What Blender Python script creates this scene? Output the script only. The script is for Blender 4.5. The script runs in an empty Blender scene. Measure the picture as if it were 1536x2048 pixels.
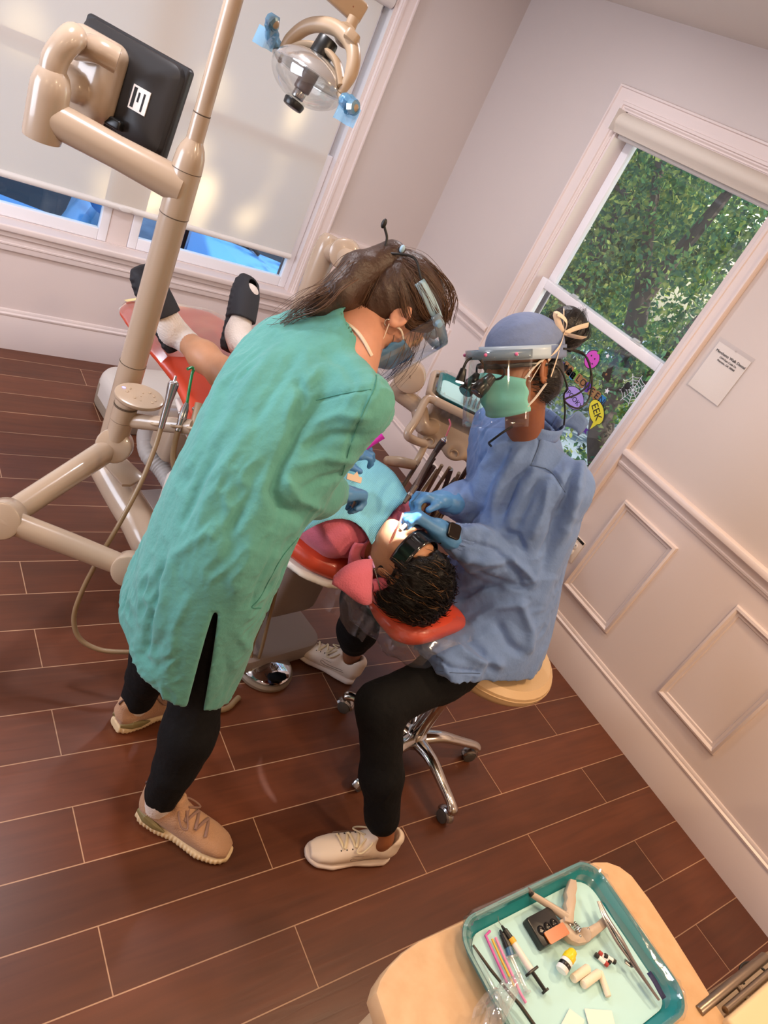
import bpy, bmesh, math, random
import numpy as np
from mathutils import Vector as V, Matrix
SC = bpy.context.scene
COL = SC.collection
PI = math.pi
random.seed(7)

# ------------------------------------------------------------------ materials
def lin(c):
    if isinstance(c, str):
        c = [int(c[i:i + 2], 16) / 255 for i in (1, 3, 5)]
    return [x / 12.92 if x <= .04045 else ((x + .055) / 1.055) ** 2.4 for x in c[:3]]
def mat(name, col, rough=.5, metal=0, spec=.5, var=0, vscale=8, bump=0, bscale=60, coat=0, emit=0, sheen=0,
        trans=0, alpha=1, stretch=None, sss=0, col2=None, aniso=0):
    m = bpy.data.materials.new(name); m.use_nodes = True
    nt = m.node_tree; b = nt.nodes['Principled BSDF']
    c = (*lin(col), 1)
    b.inputs['Base Color'].default_value = c
    b.inputs['Roughness'].default_value = rough
    b.inputs['Metallic'].default_value = metal
    b.inputs['Specular IOR Level'].default_value = spec
    b.inputs['Coat Weight'].default_value = coat
    b.inputs['Transmission Weight'].default_value = trans
    b.inputs['Alpha'].default_value = alpha
    if sheen: b.inputs['Sheen Weight'].default_value = sheen
    if sss:
        b.inputs['Subsurface Weight'].default_value = sss
        b.inputs['Subsurface Radius'].default_value = (.012, .005, .003)
    if emit:
        b.inputs['Emission Color'].default_value = c
        b.inputs['Emission Strength'].default_value = emit
    tc = mp = None
    if var or bump:
        tc = nt.nodes.new('ShaderNodeTexCoord'); mp = nt.nodes.new('ShaderNodeMapping')
        nt.links.new(tc.outputs['Object'], mp.inputs[0])
        if stretch: mp.inputs['Scale'].default_value = stretch
    if var or col2:
        n = nt.nodes.new('ShaderNodeTexNoise'); n.inputs['Scale'].default_value = vscale
        n.inputs['Detail'].default_value = 5
        nt.links.new(mp.outputs[0], n.inputs['Vector'])
        r = nt.nodes.new('ShaderNodeValToRGB')
        lo = [max(0, x * (1 - var)) for x in c[:3]]; hi = [min(1, x * (1 + var)) for x in c[:3]]
        if col2: lo, hi = c[:3], lin(col2)
        r.color_ramp.elements[0].position = .3; r.color_ramp.elements[1].position = .7
        r.color_ramp.elements[0].color = (*lo, 1); r.color_ramp.elements[1].color = (*hi, 1)
        nt.links.new(n.outputs[0], r.inputs[0]); nt.links.new(r.outputs[0], b.inputs['Base Color'])
    if bump:
        n2 = nt.nodes.new('ShaderNodeTexNoise'); n2.inputs['Scale'].default_value = bscale
        n2.inputs['Detail'].default_value = 6
        nt.links.new(mp.outputs[0], n2.inputs['Vector'])
        bp = nt.nodes.new('ShaderNodeBump'); bp.inputs['Strength'].default_value = bump
        bp.inputs['Distance'].default_value = .01
        nt.links.new(n2.outputs[0], bp.inputs['Height']); nt.links.new(bp.outputs[0], b.inputs['Normal'])
    return m
def film(name, tint=(1, 1, 1), gloss=.12, rough=.05, bump=0, bscale=30, body=0, bodycol=(1, 1, 1)):
    """clear sheet: lets light straight through, reflects by Fresnel"""
    m = bpy.data.materials.new(name); m.use_nodes = True; nt = m.node_tree; nt.nodes.clear()
    o = nt.nodes.new('ShaderNodeOutputMaterial'); t = nt.nodes.new('ShaderNodeBsdfTransparent')
    g = nt.nodes.new('ShaderNodeBsdfGlossy'); mx = nt.nodes.new('ShaderNodeMixShader')
    lw = nt.nodes.new('ShaderNodeLayerWeight'); lw.inputs['Blend'].default_value = .25
    ma = nt.nodes.new('ShaderNodeMath'); ma.operation = 'MULTIPLY_ADD'
    ma.inputs[1].default_value = .32; ma.inputs[2].default_value = gloss * .35
    nt.links.new(lw.outputs['Facing'], ma.inputs[0]); nt.links.new(ma.outputs[0], mx.inputs[0])
    t.inputs[0].default_value = (*tint, 1); g.inputs['Roughness'].default_value = rough
    src = t
    if body:
        d = nt.nodes.new('ShaderNodeBsdfDiffuse'); d.inputs[0].default_value = (*lin(bodycol), 1)
        m2 = nt.nodes.new('ShaderNodeMixShader'); m2.inputs[0].default_value = body
        nt.links.new(t.outputs[0], m2.inputs[1]); nt.links.new(d.outputs[0], m2.inputs[2]); src = m2
    nt.links.new(src.outputs[0], mx.inputs[1]); nt.links.new(g.outputs[0], mx.inputs[2])
    if bump:
        n2 = nt.nodes.new('ShaderNodeTexNoise'); n2.inputs['Scale'].default_value = bscale
        tc = nt.nodes.new('ShaderNodeTexCoord'); nt.links.new(tc.outputs['Object'], n2.inputs['Vector'])
        bp = nt.nodes.new('ShaderNodeBump'); bp.inputs['Strength'].default_value = bump
        nt.links.new(n2.outputs[0], bp.inputs['Height']); nt.links.new(bp.outputs[0], g.inputs['Normal'])
        nt.links.new(bp.outputs[0], lw.inputs['Normal'])
    nt.links.new(mx.outputs[0], o.inputs[0])
    return m

# ------------------------------------------------------------------ scene helpers
def tag(o, label=None, cat=None, group=None, kind=None):
    if label: o['label'] = label
    if cat: o['category'] = cat
    if group: o['group'] = group
    if kind: o['kind'] = kind
    return o
def thing(name, label, cat, loc=(0, 0, 0), group=None):
    o = bpy.data.objects.new(name, None); COL.objects.link(o); o.location = loc
    o.empty_display_size = .05
    return tag(o, label, cat, group)
def adopt(o, parent):
    if parent is not None:
        o.parent = parent
        p = V(parent.location) if parent.parent is None else V((0, 0, 0))
        o.matrix_parent_inverse = Matrix.Translation(-p)
    return o
def meshobj(name, verts, faces, m, parent=None, smooth=True):
    me = bpy.data.meshes.new(name)
    me.from_pydata(verts, [], faces); me.update()
    if smooth: me.polygons.foreach_set('use_smooth', [True] * len(me.polygons))
    if m: me.materials.append(m)
    o = bpy.data.objects.new(name, me); COL.objects.link(o)
    return adopt(o, parent)
def frame(o, x=None, y=None, z=None):
    """matrix with local axes; give two of x, y, z"""
    if z is not None and x is not None:
        z = V(z).normalized(); y = z.cross(V(x)).normalized(); x = y.cross(z)
    elif x is not None and y is not None:
        x = V(x).normalized(); z = x.cross(V(y)).normalized(); y = z.cross(x)
    elif z is not None and y is not None:
        z = V(z).normalized(); x = V(y).cross(z).normalized(); y = z.cross(x)
    else:
        z = V(z or (0, 0, 1)).normalized(); x = V((1, 0, 0)) if abs(z.x) < .9 else V((0, 1, 0))
        y = z.cross(x).normalized(); x = y.cross(z)
    M = Matrix((x, y, z)).transposed().to_4x4(); M.translation = V(o)
    return M
def spline(pts, n=6, closed=False):
    P = [np.array(p, float) for p in pts]; m = len(P); out = []
    segs = m if closed else m - 1
    for i in range(segs):
        p0 = P[(i - 1) % m] if closed or i > 0 else 2 * P[0] - P[1]
        p1 = P[i]; p2 = P[(i + 1) % m]
        p3 = P[(i + 2) % m] if closed or i + 2 < m else 2 * P[-1] - P[-2]
        for k in range(n):
            t = k / n
            out.append(.5 * (2 * p1 + (p2 - p0) * t + (2 * p0 - 5 * p1 + 4 * p2 - p3) * t * t + (3 * p1 - p0 - 3 * p2 + p3) * t ** 3))
    if not closed: out.append(P[-1])
    return out
def rrect(w, h, r, n=6):
    o = []
    for cx, cy, a0 in ((w / 2 - r, h / 2 - r, 0), (-w / 2 + r, h / 2 - r, 90), (-w / 2 + r, -h / 2 + r, 180), (w / 2 - r, -h / 2 + r, 270)):
        for k in range(n + 1):
            a = math.radians(a0 + 90 * k / n); o.append((cx + r * math.cos(a), cy + r * math.sin(a)))
    return o
class MB:
    def __init__(s, M=None): s.v = []; s.f = []; s.M = M
    def _add(s, vs, fs):
        b = len(s.v)
        if s.M is not None: vs = [tuple(s.M @ V(p)) for p in vs]
        s.v += [tuple(float(c) for c in p) for p in vs]; s.f += [tuple(b + i for i in f) for f in fs]
        return s
    def box(s, c, size, M=None, bev=0):
        bm = bmesh.new(); bmesh.ops.create_cube(bm, size=1)
        for v in bm.verts: v.co = V((v.co.x * size[0], v.co.y * size[1], v.co.z * size[2]))
        if bev: bmesh.ops.bevel(bm, geom=bm.edges[:], offset=min(bev, .49 * min(size)), segments=3, profile=.5, affect='EDGES')
        bm.verts.index_update()
        vs = [v.co.copy() for v in bm.verts]; fs = [[v.index for v in f.verts] for f in bm.faces]; bm.free()
        vs = [(M @ v if M is not None else v) + V(c) if M is None or len(M) == 3 else M @ (v + V(c)) for v in vs]
        return s._add(vs, fs)
    def b2(s, lo, hi, bev=0):
        return s.box([(a + b) / 2 for a, b in zip(lo, hi)], [abs(b - a) for a, b in zip(lo, hi)], bev=bev)
    def loft(s, rings, cap=True, closed=False):
        n = len(rings[0]); vs = [p for r in rings for p in r]; fs = []
        m = len(rings)
        for i in range(m if closed else m - 1):
            a = i * n; b = ((i + 1) % m) * n
            for k in range(n):
                k2 = (k + 1) % n; fs.append((a + k, a + k2, b + k2, b + k))
        if cap and not closed: fs += [tuple(range(n - 1, -1, -1)), tuple((m - 1) * n + k for k in range(n))]
        return s._add(vs, fs)
    def tube(s, pts, r, n=10, closed=False, cap=True, flat=None):
        P = [V(p) for p in pts]; m = len(P); R = r if hasattr(r, '__len__') else [r] * m
        if len(R) != m: R = list(np.interp(np.linspace(0, 1, m), np.linspace(0, 1, len(R)), R))
        T = []
        for i in range(m):
            a = P[(i - 1) % m] if closed or i > 0 else P[0]; b = P[(i + 1) % m] if closed or i < m - 1 else P[-1]
            t = b - a; T.append(t.normalized() if t.length > 1e-9 else V((0, 0, 1)))
        u = V((0, 0, 1)) if abs(T[0].z) < .9 else V((1, 0, 0))
        if flat is not None: u = V(flat[0])
        rings = []
        for i in range(m):
            u = (u - T[i] * u.dot(T[i])); u = u.normalized() if u.length > 1e-6 else T[i].orthogonal().normalized()
            w = T[i].cross(u); k = flat[1] if flat else 1
            rings.append([P[i] + (u * math.cos(2 * PI * j / n) * k + w * math.sin(2 * PI * j / n)) * R[i] for j in range(n)])
        return s.loft(rings, cap, closed)
    def cyl(s, a, b, r, r2=None, n=24, bev=0):
        a = V(a); b = V(b); r2 = r if r2 is None else r2
        if bev:
            t = (b - a).normalized() * bev
            pts = [a, a + t * .3, a + t, b - t, b - t * .3, b]; R = [r - bev, r - bev * .3, r, r2, r2 - bev * .3, r2 - bev]
            return s.tube(pts, R, n)
        return s.tube([a, b], [r, r2], n)
    def lathe(s, prof, M, n=28):
        """prof: (radius, height) along local z of M"""
        rings = [[M @ V((max(r, 1e-5) * math.cos(2 * PI * k / n), max(r, 1e-5) * math.sin(2 * PI * k / n), h)) for k in range(n)] for r, h in prof]
        return s.loft(rings, True)
    def ell(s, c, r, M=None, n=20):
        r = r if hasattr(r, '__len__') else (r, r, r); rings = []
        for i in range(n // 2 + 1):
            a = PI * i / (n // 2) - PI / 2; q = []
            for k in range(n):
                p = V((max(math.cos(a), 1e-4) * math.cos(2 * PI * k / n) * r[0], max(math.cos(a), 1e-4) * math.sin(2 * PI * k / n) * r[1], math.sin(a) * r[2]))
                q.append((M @ p if M is not None else p) + V(c))
            rings.append(q)
        return s.loft(rings, True)
    def prism(s, outline, M, h, bev=0):
        """outline in local xy of M, extruded to local z = h, optional rounded rims"""
        n = len(outline); c = V((sum(p[0] for p in outline) / n, sum(p[1] for p in outline) / n, 0))
        def ring(z, ins):
            o = []
            for i in range(n):
                a = V((*outline[i - 1][:2], 0)); p = V((*outline[i][:2], 0)); b = V((*outline[(i + 1) % n][:2], 0))
                t = (b - a).normalized(); nrm = V((t.y, -t.x, 0)); o.append(M @ (p - nrm * ins + V((0, 0, z))))
            return o
        if bev: rings = [ring(0, bev), ring(bev * .3, bev * .3), ring(bev, 0), ring(h - bev, 0), ring(h - bev * .3, bev * .3), ring(h, bev)]
        else: rings = [ring(0, 0), ring(h, 0)]
        return s.loft(rings, True)
    def sheet(s, grid):
        m = len(grid); n = len(grid[0])
        return s._add([p for r in grid for p in r], [(i * n + j, i * n + j + 1, (i + 1) * n + j + 1, (i + 1) * n + j) for i in range(m - 1) for j in range(n - 1)])
    def build(s, name, m, parent=None, smooth=True, solid=0, sharp=True):
        o = meshobj(name, s.v, s.f, m, parent, smooth)
        me = o.data
        bm = bmesh.new(); bm.from_mesh(me); bmesh.ops.recalc_face_normals(bm, faces=bm.faces[:]); bm.to_mesh(me); bm.free()
        if smooth and sharp: me.set_sharp_from_angle(angle=math.radians(38))
        if solid:
            md = o.modifiers.new('thickness', 'SOLIDIFY'); md.thickness = solid; md.offset = 0
        return o
def text(name, body, M, size, m, parent=None, ext=.0004, align='CENTER', font_scale=(1, 1)):
    cu = bpy.data.curves.new(name, 'FONT'); cu.body = body; cu.size = size; cu.extrude = ext
    cu.align_x = align; cu.align_y = 'CENTER'; cu.resolution_u = 3
    o = bpy.data.objects.new('txt', cu); COL.objects.link(o)
    dg = bpy.context.evaluated_depsgraph_get(); me = bpy.data.meshes.new_from_object(o.evaluated_get(dg))
    bpy.data.objects.remove(o)
    S = Matrix.Diagonal((font_scale[0], font_scale[1], 1, 1)); me.transform(M @ S)
    me.materials.clear(); me.materials.append(m)
    o = bpy.data.objects.new(name, me); COL.objects.link(o)
    return adopt(o, parent)

# ------------------------------------------------------------------ sculpting by distance fields
_rng = np.random.RandomState(3)
_LAT = _rng.rand(32, 32, 32).astype(np.float32) * 2 - 1
def vnoise(p):
    """smooth value noise, p (N,3)"""
    i = np.floor(p).astype(int); f = (p - i).astype(np.float32); f = f * f * (3 - 2 * f); i %= 32; j = (i + 1) % 32
    r = 0
    for a in (0, 1):
        for b in (0, 1):
            for c in (0, 1):
                w = (f[:, 0] if a else 1 - f[:, 0]) * (f[:, 1] if b else 1 - f[:, 1]) * (f[:, 2] if c else 1 - f[:, 2])
                r = r + w * _LAT[(j if a else i)[:, 0], (j if b else i)[:, 1], (j if c else i)[:, 2]]
    return r
def nrm(v):
    v = np.array(v, float); return v / np.linalg.norm(v)
class SDF:
    def __init__(s, lo, hi, h):
        s.lo = np.array(lo, np.float32); s.h = h
        s.n = np.ceil((np.array(hi) - np.array(lo)) / h).astype(int) + 1
        s.d = np.full(s.n, 1.0, np.float32)
    def _blk(s, lo, hi):
        a = np.clip(np.floor((np.array(lo) - s.lo) / s.h).astype(int), 0, s.n - 1)
        b = np.clip(np.ceil((np.array(hi) - s.lo) / s.h).astype(int) + 1, 1, s.n)
        sl = tuple(slice(i, max(j, i + 1)) for i, j in zip(a, b))
        g = [s.lo[k] + s.h * np.arange(sl[k].start, sl[k].stop, dtype=np.float32) for k in range(3)]
        return sl, np.meshgrid(*g, indexing='ij', sparse=True)
    def _mix(s, sl, d, k, op):
        o = s.d[sl]; d = d.astype(np.float32)
        if op == 'sub':
            d = -d
            if k: hh = np.clip(.5 + .5 * (d - o) / k, 0, 1); s.d[sl] = o + (d - o) * hh + k * hh * (1 - hh)
            else: s.d[sl] = np.maximum(o, d)
        elif k:
            hh = np.clip(.5 + .5 * (o - d) / k, 0, 1); s.d[sl] = o + (d - o) * hh - k * hh * (1 - hh)
        else: s.d[sl] = np.minimum(o, d)
    def cone(s, a, b, ra, rb=None, k=.02, wide=None, op='add'):
        """tapered capsule; wide = (axis, factor) stretches its section along an axis"""
        rb = ra if rb is None else rb; a = np.array(a, float); b = np.array(b, float)
        m = max(ra, rb) * (wide[1] if wide else 1) + k + 4 * s.h
        sl, (X, Y, Z) = s._blk(np.minimum(a, b) - m, np.maximum(a, b) + m)
        px, py, pz = X - a[0], Y - a[1], Z - a[2]; ba = b - a; L = max(ba @ ba, 1e-12)
        t = np.clip((px * ba[0] + py * ba[1] + pz * ba[2]) / L, 0, 1)
        qx, qy, qz = px - t * ba[0], py - t * ba[1], pz - t * ba[2]
        if wide:
            w = nrm(wide[0]); e = (qx * w[0] + qy * w[1] + qz * w[2]) * (1 - 1 / wide[1])
            qx, qy, qz = qx - e * w[0], qy - e * w[1], qz - e * w[2]
        s._mix(sl, np.sqrt(qx * qx + qy * qy + qz * qz) - (ra + (rb - ra) * t), k, op); return s
    def chain(s, pts, rad, k=.02, wide=None, op='add'):
        for i in range(len(pts) - 1): s.cone(pts[i], pts[i + 1], rad[i], rad[i + 1], k, wide, op)
        return s
    def ell(s, c, r, R=None, k=.02, op='add'):
        c = np.array(c, float); m = max(r) + k + 4 * s.h; sl, (X, Y, Z) = s._blk(c - m, c + m)
        R = np.eye(3) if R is None else np.array(R, float)   # rows = local axes
        px, py, pz = X - c[0], Y - c[1], Z - c[2]
        l = [R[i][0] * px + R[i][1] * py + R[i][2] * pz for i in range(3)]
        k0 = np.sqrt(sum((l[i] / r[i]) ** 2 for i in range(3))); k1 = np.sqrt(sum((l[i] / r[i] ** 2) ** 2 for i in range(3))) + 1e-6
        s._mix(sl, k0 * (k0 - 1) / k1, k, op); return s
    def box(s, c, half, R=None, r=.01, k=.01, op='add'):
        c = np.array(c, float); m = float(np.linalg.norm(half)) + k + 4 * s.h; sl, (X, Y, Z) = s._blk(c - m, c + m)
        R = np.eye(3) if R is None else np.array(R, float)
        px, py, pz = X - c[0], Y - c[1], Z - c[2]
        q = [np.abs(R[i][0] * px + R[i][1] * py + R[i][2] * pz) - (half[i] - r) for i in range(3)]
        d = np.sqrt(sum(np.maximum(x, 0) ** 2 for x in q)) + np.minimum(np.maximum(np.maximum(q[0], q[1]), q[2]), 0) - r
        s._mix(sl, d, k, op); return s
    def loft(s, st, R=None, o=(0, 0, 0), k=.02, op='add', p=2.0):
        """st: (t, u, v, ru, rv) along the third row of R; u, v along the first two"""
        R = np.eye(3) if R is None else np.array(R, float); st = np.array(st, float); o = np.array(o, float)
        pts = np.array([o + R[0] * a[1] + R[1] * a[2] + R[2] * a[0] for a in st]); m = st[:, 3:].max() + k + 4 * s.h
        sl, (X, Y, Z) = s._blk(pts.min(0) - m, pts.max(0) + m)
        px, py, pz = X - o[0], Y - o[1], Z - o[2]
        u, v, t = [R[i][0] * px + R[i][1] * py + R[i][2] * pz for i in range(3)]
        u, v, t = np.broadcast_arrays(u, v, t)
        tt = st[:, 0]; fine = np.linspace(tt[0], tt[-1], 200)
        def it(col):
            y = np.interp(fine, tt, st[:, col]); w = 9; yy = np.convolve(np.pad(y, w, mode='reflect', reflect_type='odd'), np.hanning(2 * w + 1) / np.hanning(2 * w + 1).sum(), 'valid')
            return np.interp(t, fine, yy)
        ru, rv = it(3), it(4); a = np.abs(u - it(1)) / ru; b = np.abs(v - it(2)) / rv
        d = ((a ** p + b ** p) ** (1 / p) - 1) * np.minimum(ru, rv)
        d = np.maximum(d, np.maximum(tt[0] - t, t - tt[-1]))
        s._mix(sl, d, k, op); return s
    def shell(s, th, zmax):
        """hollow below zmax"""
        z = s.lo[2] + s.h * np.arange(s.n[2]); kz = int(np.clip((zmax - s.lo[2]) / s.h, 0, s.n[2]))
        s.d[:, :, :kz] = np.maximum(s.d[:, :, :kz], -(s.d[:, :, :kz] + th)); return s
    def cut(s, pt, n):
        """keep the side n points away from"""
        n = nrm(n); g = [s.lo[k] + s.h * np.arange(s.n[k], dtype=np.float32) - pt[k] for k in range(3)]
        X, Y, Z = np.meshgrid(*g, indexing='ij', sparse=True); s.d = np.maximum(s.d, (X * n[0] + Y * n[1] + Z * n[2]).astype(np.float32)); return s
    def nets(s):
        d = s.d; I = d < 0
        c = np.zeros(np.array(d.shape) - 1, np.uint8)
        for a in (0, 1):
            for b in (0, 1):
                for e in (0, 1): c += I[a:a + c.shape[0], b:b + c.shape[1], e:e + c.shape[2]]
        act = (c > 0) & (c < 8); idx = np.argwhere(act); N = len(idx)
        ids = np.full(c.shape, -1, np.int32); ids[act] = np.arange(N)
        acc = np.zeros((N, 3), np.float64); cnt = np.zeros(N)
        cor = [(a, b, e) for a in (0, 1) for b in (0, 1) for e in (0, 1)]
        val = {q: d[idx[:, 0] + q[0], idx[:, 1] + q[1], idx[:, 2] + q[2]] for q in cor}
        for q in cor:
            for ax in range(3):
                if q[ax] == 0:
                    r = list(q); r[ax] = 1; r = tuple(r); va, vb = val[q], val[r]; x = (va < 0) != (vb < 0)
                    t = np.where(x, va / np.where(x, va - vb, 1), 0)
                    p = np.repeat(np.array([q], float), N, 0); p[:, ax] += t
                    acc[x] += p[x]; cnt[x] += 1
        verts = s.lo + (idx + acc / cnt[:, None]) * s.h
        quads = []
        for ax in range(3):
            u, v = (ax + 1) % 3, (ax + 2) % 3
            sa = [slice(None)] * 3; sb = [slice(None)] * 3; sa[ax] = slice(0, -1); sb[ax] = slice(1, None)
            A = I[tuple(sa)]; B = I[tuple(sb)]; e = np.argwhere(A != B)
            e = e[(e[:, u] > 0) & (e[:, v] > 0) & (e[:, u] < c.shape[u]) & (e[:, v] < c.shape[v])]
            if not len(e): continue
            fl = A[e[:, 0], e[:, 1], e[:, 2]]
            def cell(du, dv):
                q = e.copy(); q[:, u] += du; q[:, v] += dv; return ids[q[:, 0], q[:, 1], q[:, 2]]
            Q = np.stack([cell(-1, -1), cell(0, -1), cell(0, 0), cell(-1, 0)], 1)
            Q[~fl] = Q[~fl][:, ::-1]; quads.append(Q)
        Q = np.concatenate(quads); Q = Q[(Q >= 0).all(1)]
        return verts, Q
def vnormals(v, q):
    n = np.zeros_like(v); a = v[q[:, 2]] - v[q[:, 0]]; b = v[q[:, 3]] - v[q[:, 1]]; f = np.cross(a, b)
    for k in range(4): np.add.at(n, q[:, k], f)
    return n / (np.linalg.norm(n, axis=1)[:, None] + 1e-12)
def relax(v, q, it=1):
    for _ in range(it):
        acc = np.zeros_like(v); c = np.zeros(len(v))
        for k in range(4):
            np.add.at(acc, q[:, k], v[q[:, (k + 1) % 4]] + v[q[:, k - 1]]); np.add.at(c, q[:, k], 2)
        v = .5 * v + .5 * acc / np.maximum(c, 1)[:, None]
    return v
from mathutils.bvhtree import BVHTree
def laid_on(o, pts, lift=.0008, n=4):
    """points carried onto the near surface of a finished mesh"""
    me = o.data; c = np.zeros(len(me.vertices) * 3); me.vertices.foreach_get('co', c); t = BVHTree.FromPolygons([tuple(x) for x in c.reshape(-1, 3)], [tuple(p.vertices) for p in me.polygons]); out = []
    for p in spline(pts, n):
        d = nrm(p - EYE); h = t.ray_cast(V(EYE), V(d))
        if h[0] is not None: out.append(h[0] + h[1].normalized() * lift)
    return out
def npmesh(name, v, q, m, parent=None):
    me = bpy.data.meshes.new(name); me.vertices.add(len(v)); me.vertices.foreach_set('co', np.asarray(v, np.float32).ravel())
    me.loops.add(len(q) * 4); me.loops.foreach_set('vertex_index', np.asarray(q, np.int32).ravel())
    me.polygons.add(len(q)); me.polygons.foreach_set('loop_start', np.arange(0, len(q) * 4, 4, dtype=np.int32))
    try: me.polygons.foreach_set('loop_total', np.full(len(q), 4, dtype=np.int32))
    except Exception: pass
    me.polygons.foreach_set('use_smooth', np.ones(len(q), bool)); me.update(calc_edges=True); me.validate()
    me.materials.append(m); o = bpy.data.objects.new(name, me); COL.objects.link(o)
    return adopt(o, parent)
def sculpt(sd, name, m, parent=None, disp=None, rel=1):
    v, q = sd.nets()
    if rel: v = relax(v, q, rel)
    if disp is not None:
        n = vnormals(v, q); v = v + n * disp(v, n)[:, None]
    return npmesh(name, v, q, m, parent)
def segdist(p, a, b):
    a = np.array(a, float); b = np.array(b, float); ba = b - a; t = np.clip((p - a) @ ba / (ba @ ba), 0, 1)
    return np.linalg.norm(p - a - t[:, None] * ba, axis=1), t
EYE = np.array([-2.684488, -3.611044, 1.824709])
def seen(p, n, creases):
    """creases sculpted from one side: polylines (points, width, height)"""
    d = np.zeros(len(p)); front = ((EYE - p) * n).sum(1) > 0
    for pts, w, h in creases:
        pts = np.array(pts, float); m = nrm(pts.mean(0) - EYE); u = nrm(np.cross(m, (0, 0, 1))); v = np.cross(m, u); dm = np.linalg.norm(pts.mean(0) - EYE)
        def pr(x): y = x - EYE; z = y @ m; return np.stack([y @ u / z, y @ v / z], 1) * dm
        P = pr(p); Q = pr(pts); best = np.full(len(p), 9.); L = len(Q) - 1; tt = np.zeros(len(p))
        for i in range(L):
            ba = Q[i + 1] - Q[i]; t = np.clip(((P - Q[i]) @ ba) / (ba @ ba + 1e-12), 0, 1); e = np.linalg.norm(P - Q[i] - t[:, None] * ba, axis=1)
            tt = np.where(e < best, (i + t) / L, tt); best = np.minimum(best, e)
        near = np.abs((p - EYE) @ m - dm) < .28
        d += np.where(front & near, h * np.exp(-(best / w) ** 2) * np.clip(6 * tt * (1 - tt) + .15, 0, 1), 0)
    return d
def cloth(folds=(), along=(0, 0, 1), amp=.006, wl=.07, fine=.0012, seed=0, stretch=3.5, mask=None, creases=()):
    """long soft folds running along a direction, finer creases, and placed folds (a, b, width, height)"""
    al = nrm(along); w0 = nrm(np.cross(al, (0.31, .77, .55))); w1 = np.cross(al, w0); R = np.stack([w0, w1, al], 1)
    def f(p, n):
        q = p @ R; o = np.array([11.3, 7.7, 3.1]) * (seed + 1)
        warp = vnoise(p / .16 + o) * .05
        g = np.stack([(q[:, 0] + warp) / wl, (q[:, 1] - warp) / wl, q[:, 2] / (wl * stretch)], 1)
        r = 1 - np.abs(vnoise(g + o)) * 1.7
        d = amp * (r - .45) * (.55 + .6 * vnoise(p / .22 + o + 5))
        g2 = np.stack([(q[:, 0] + warp) / .022, (q[:, 1] + .6 * warp) / .022, q[:, 2] / .05], 1)
        d = d + fine * (1 - 2 * np.abs(vnoise(g2 + o))) * (.5 + vnoise(p / .1 + o + 9).clip(-.5, 1))
        for a, b, w, hgt in folds:
            s_, t = segdist(p, a, b); d = d + hgt * np.exp(-(s_ / w) ** 2) * (4 * t * (1 - t) + .25).clip(0, 1)
        if creases: d = d + seen(p, n, creases)
        return d if mask is None else d * mask(p)
    return f

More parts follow.
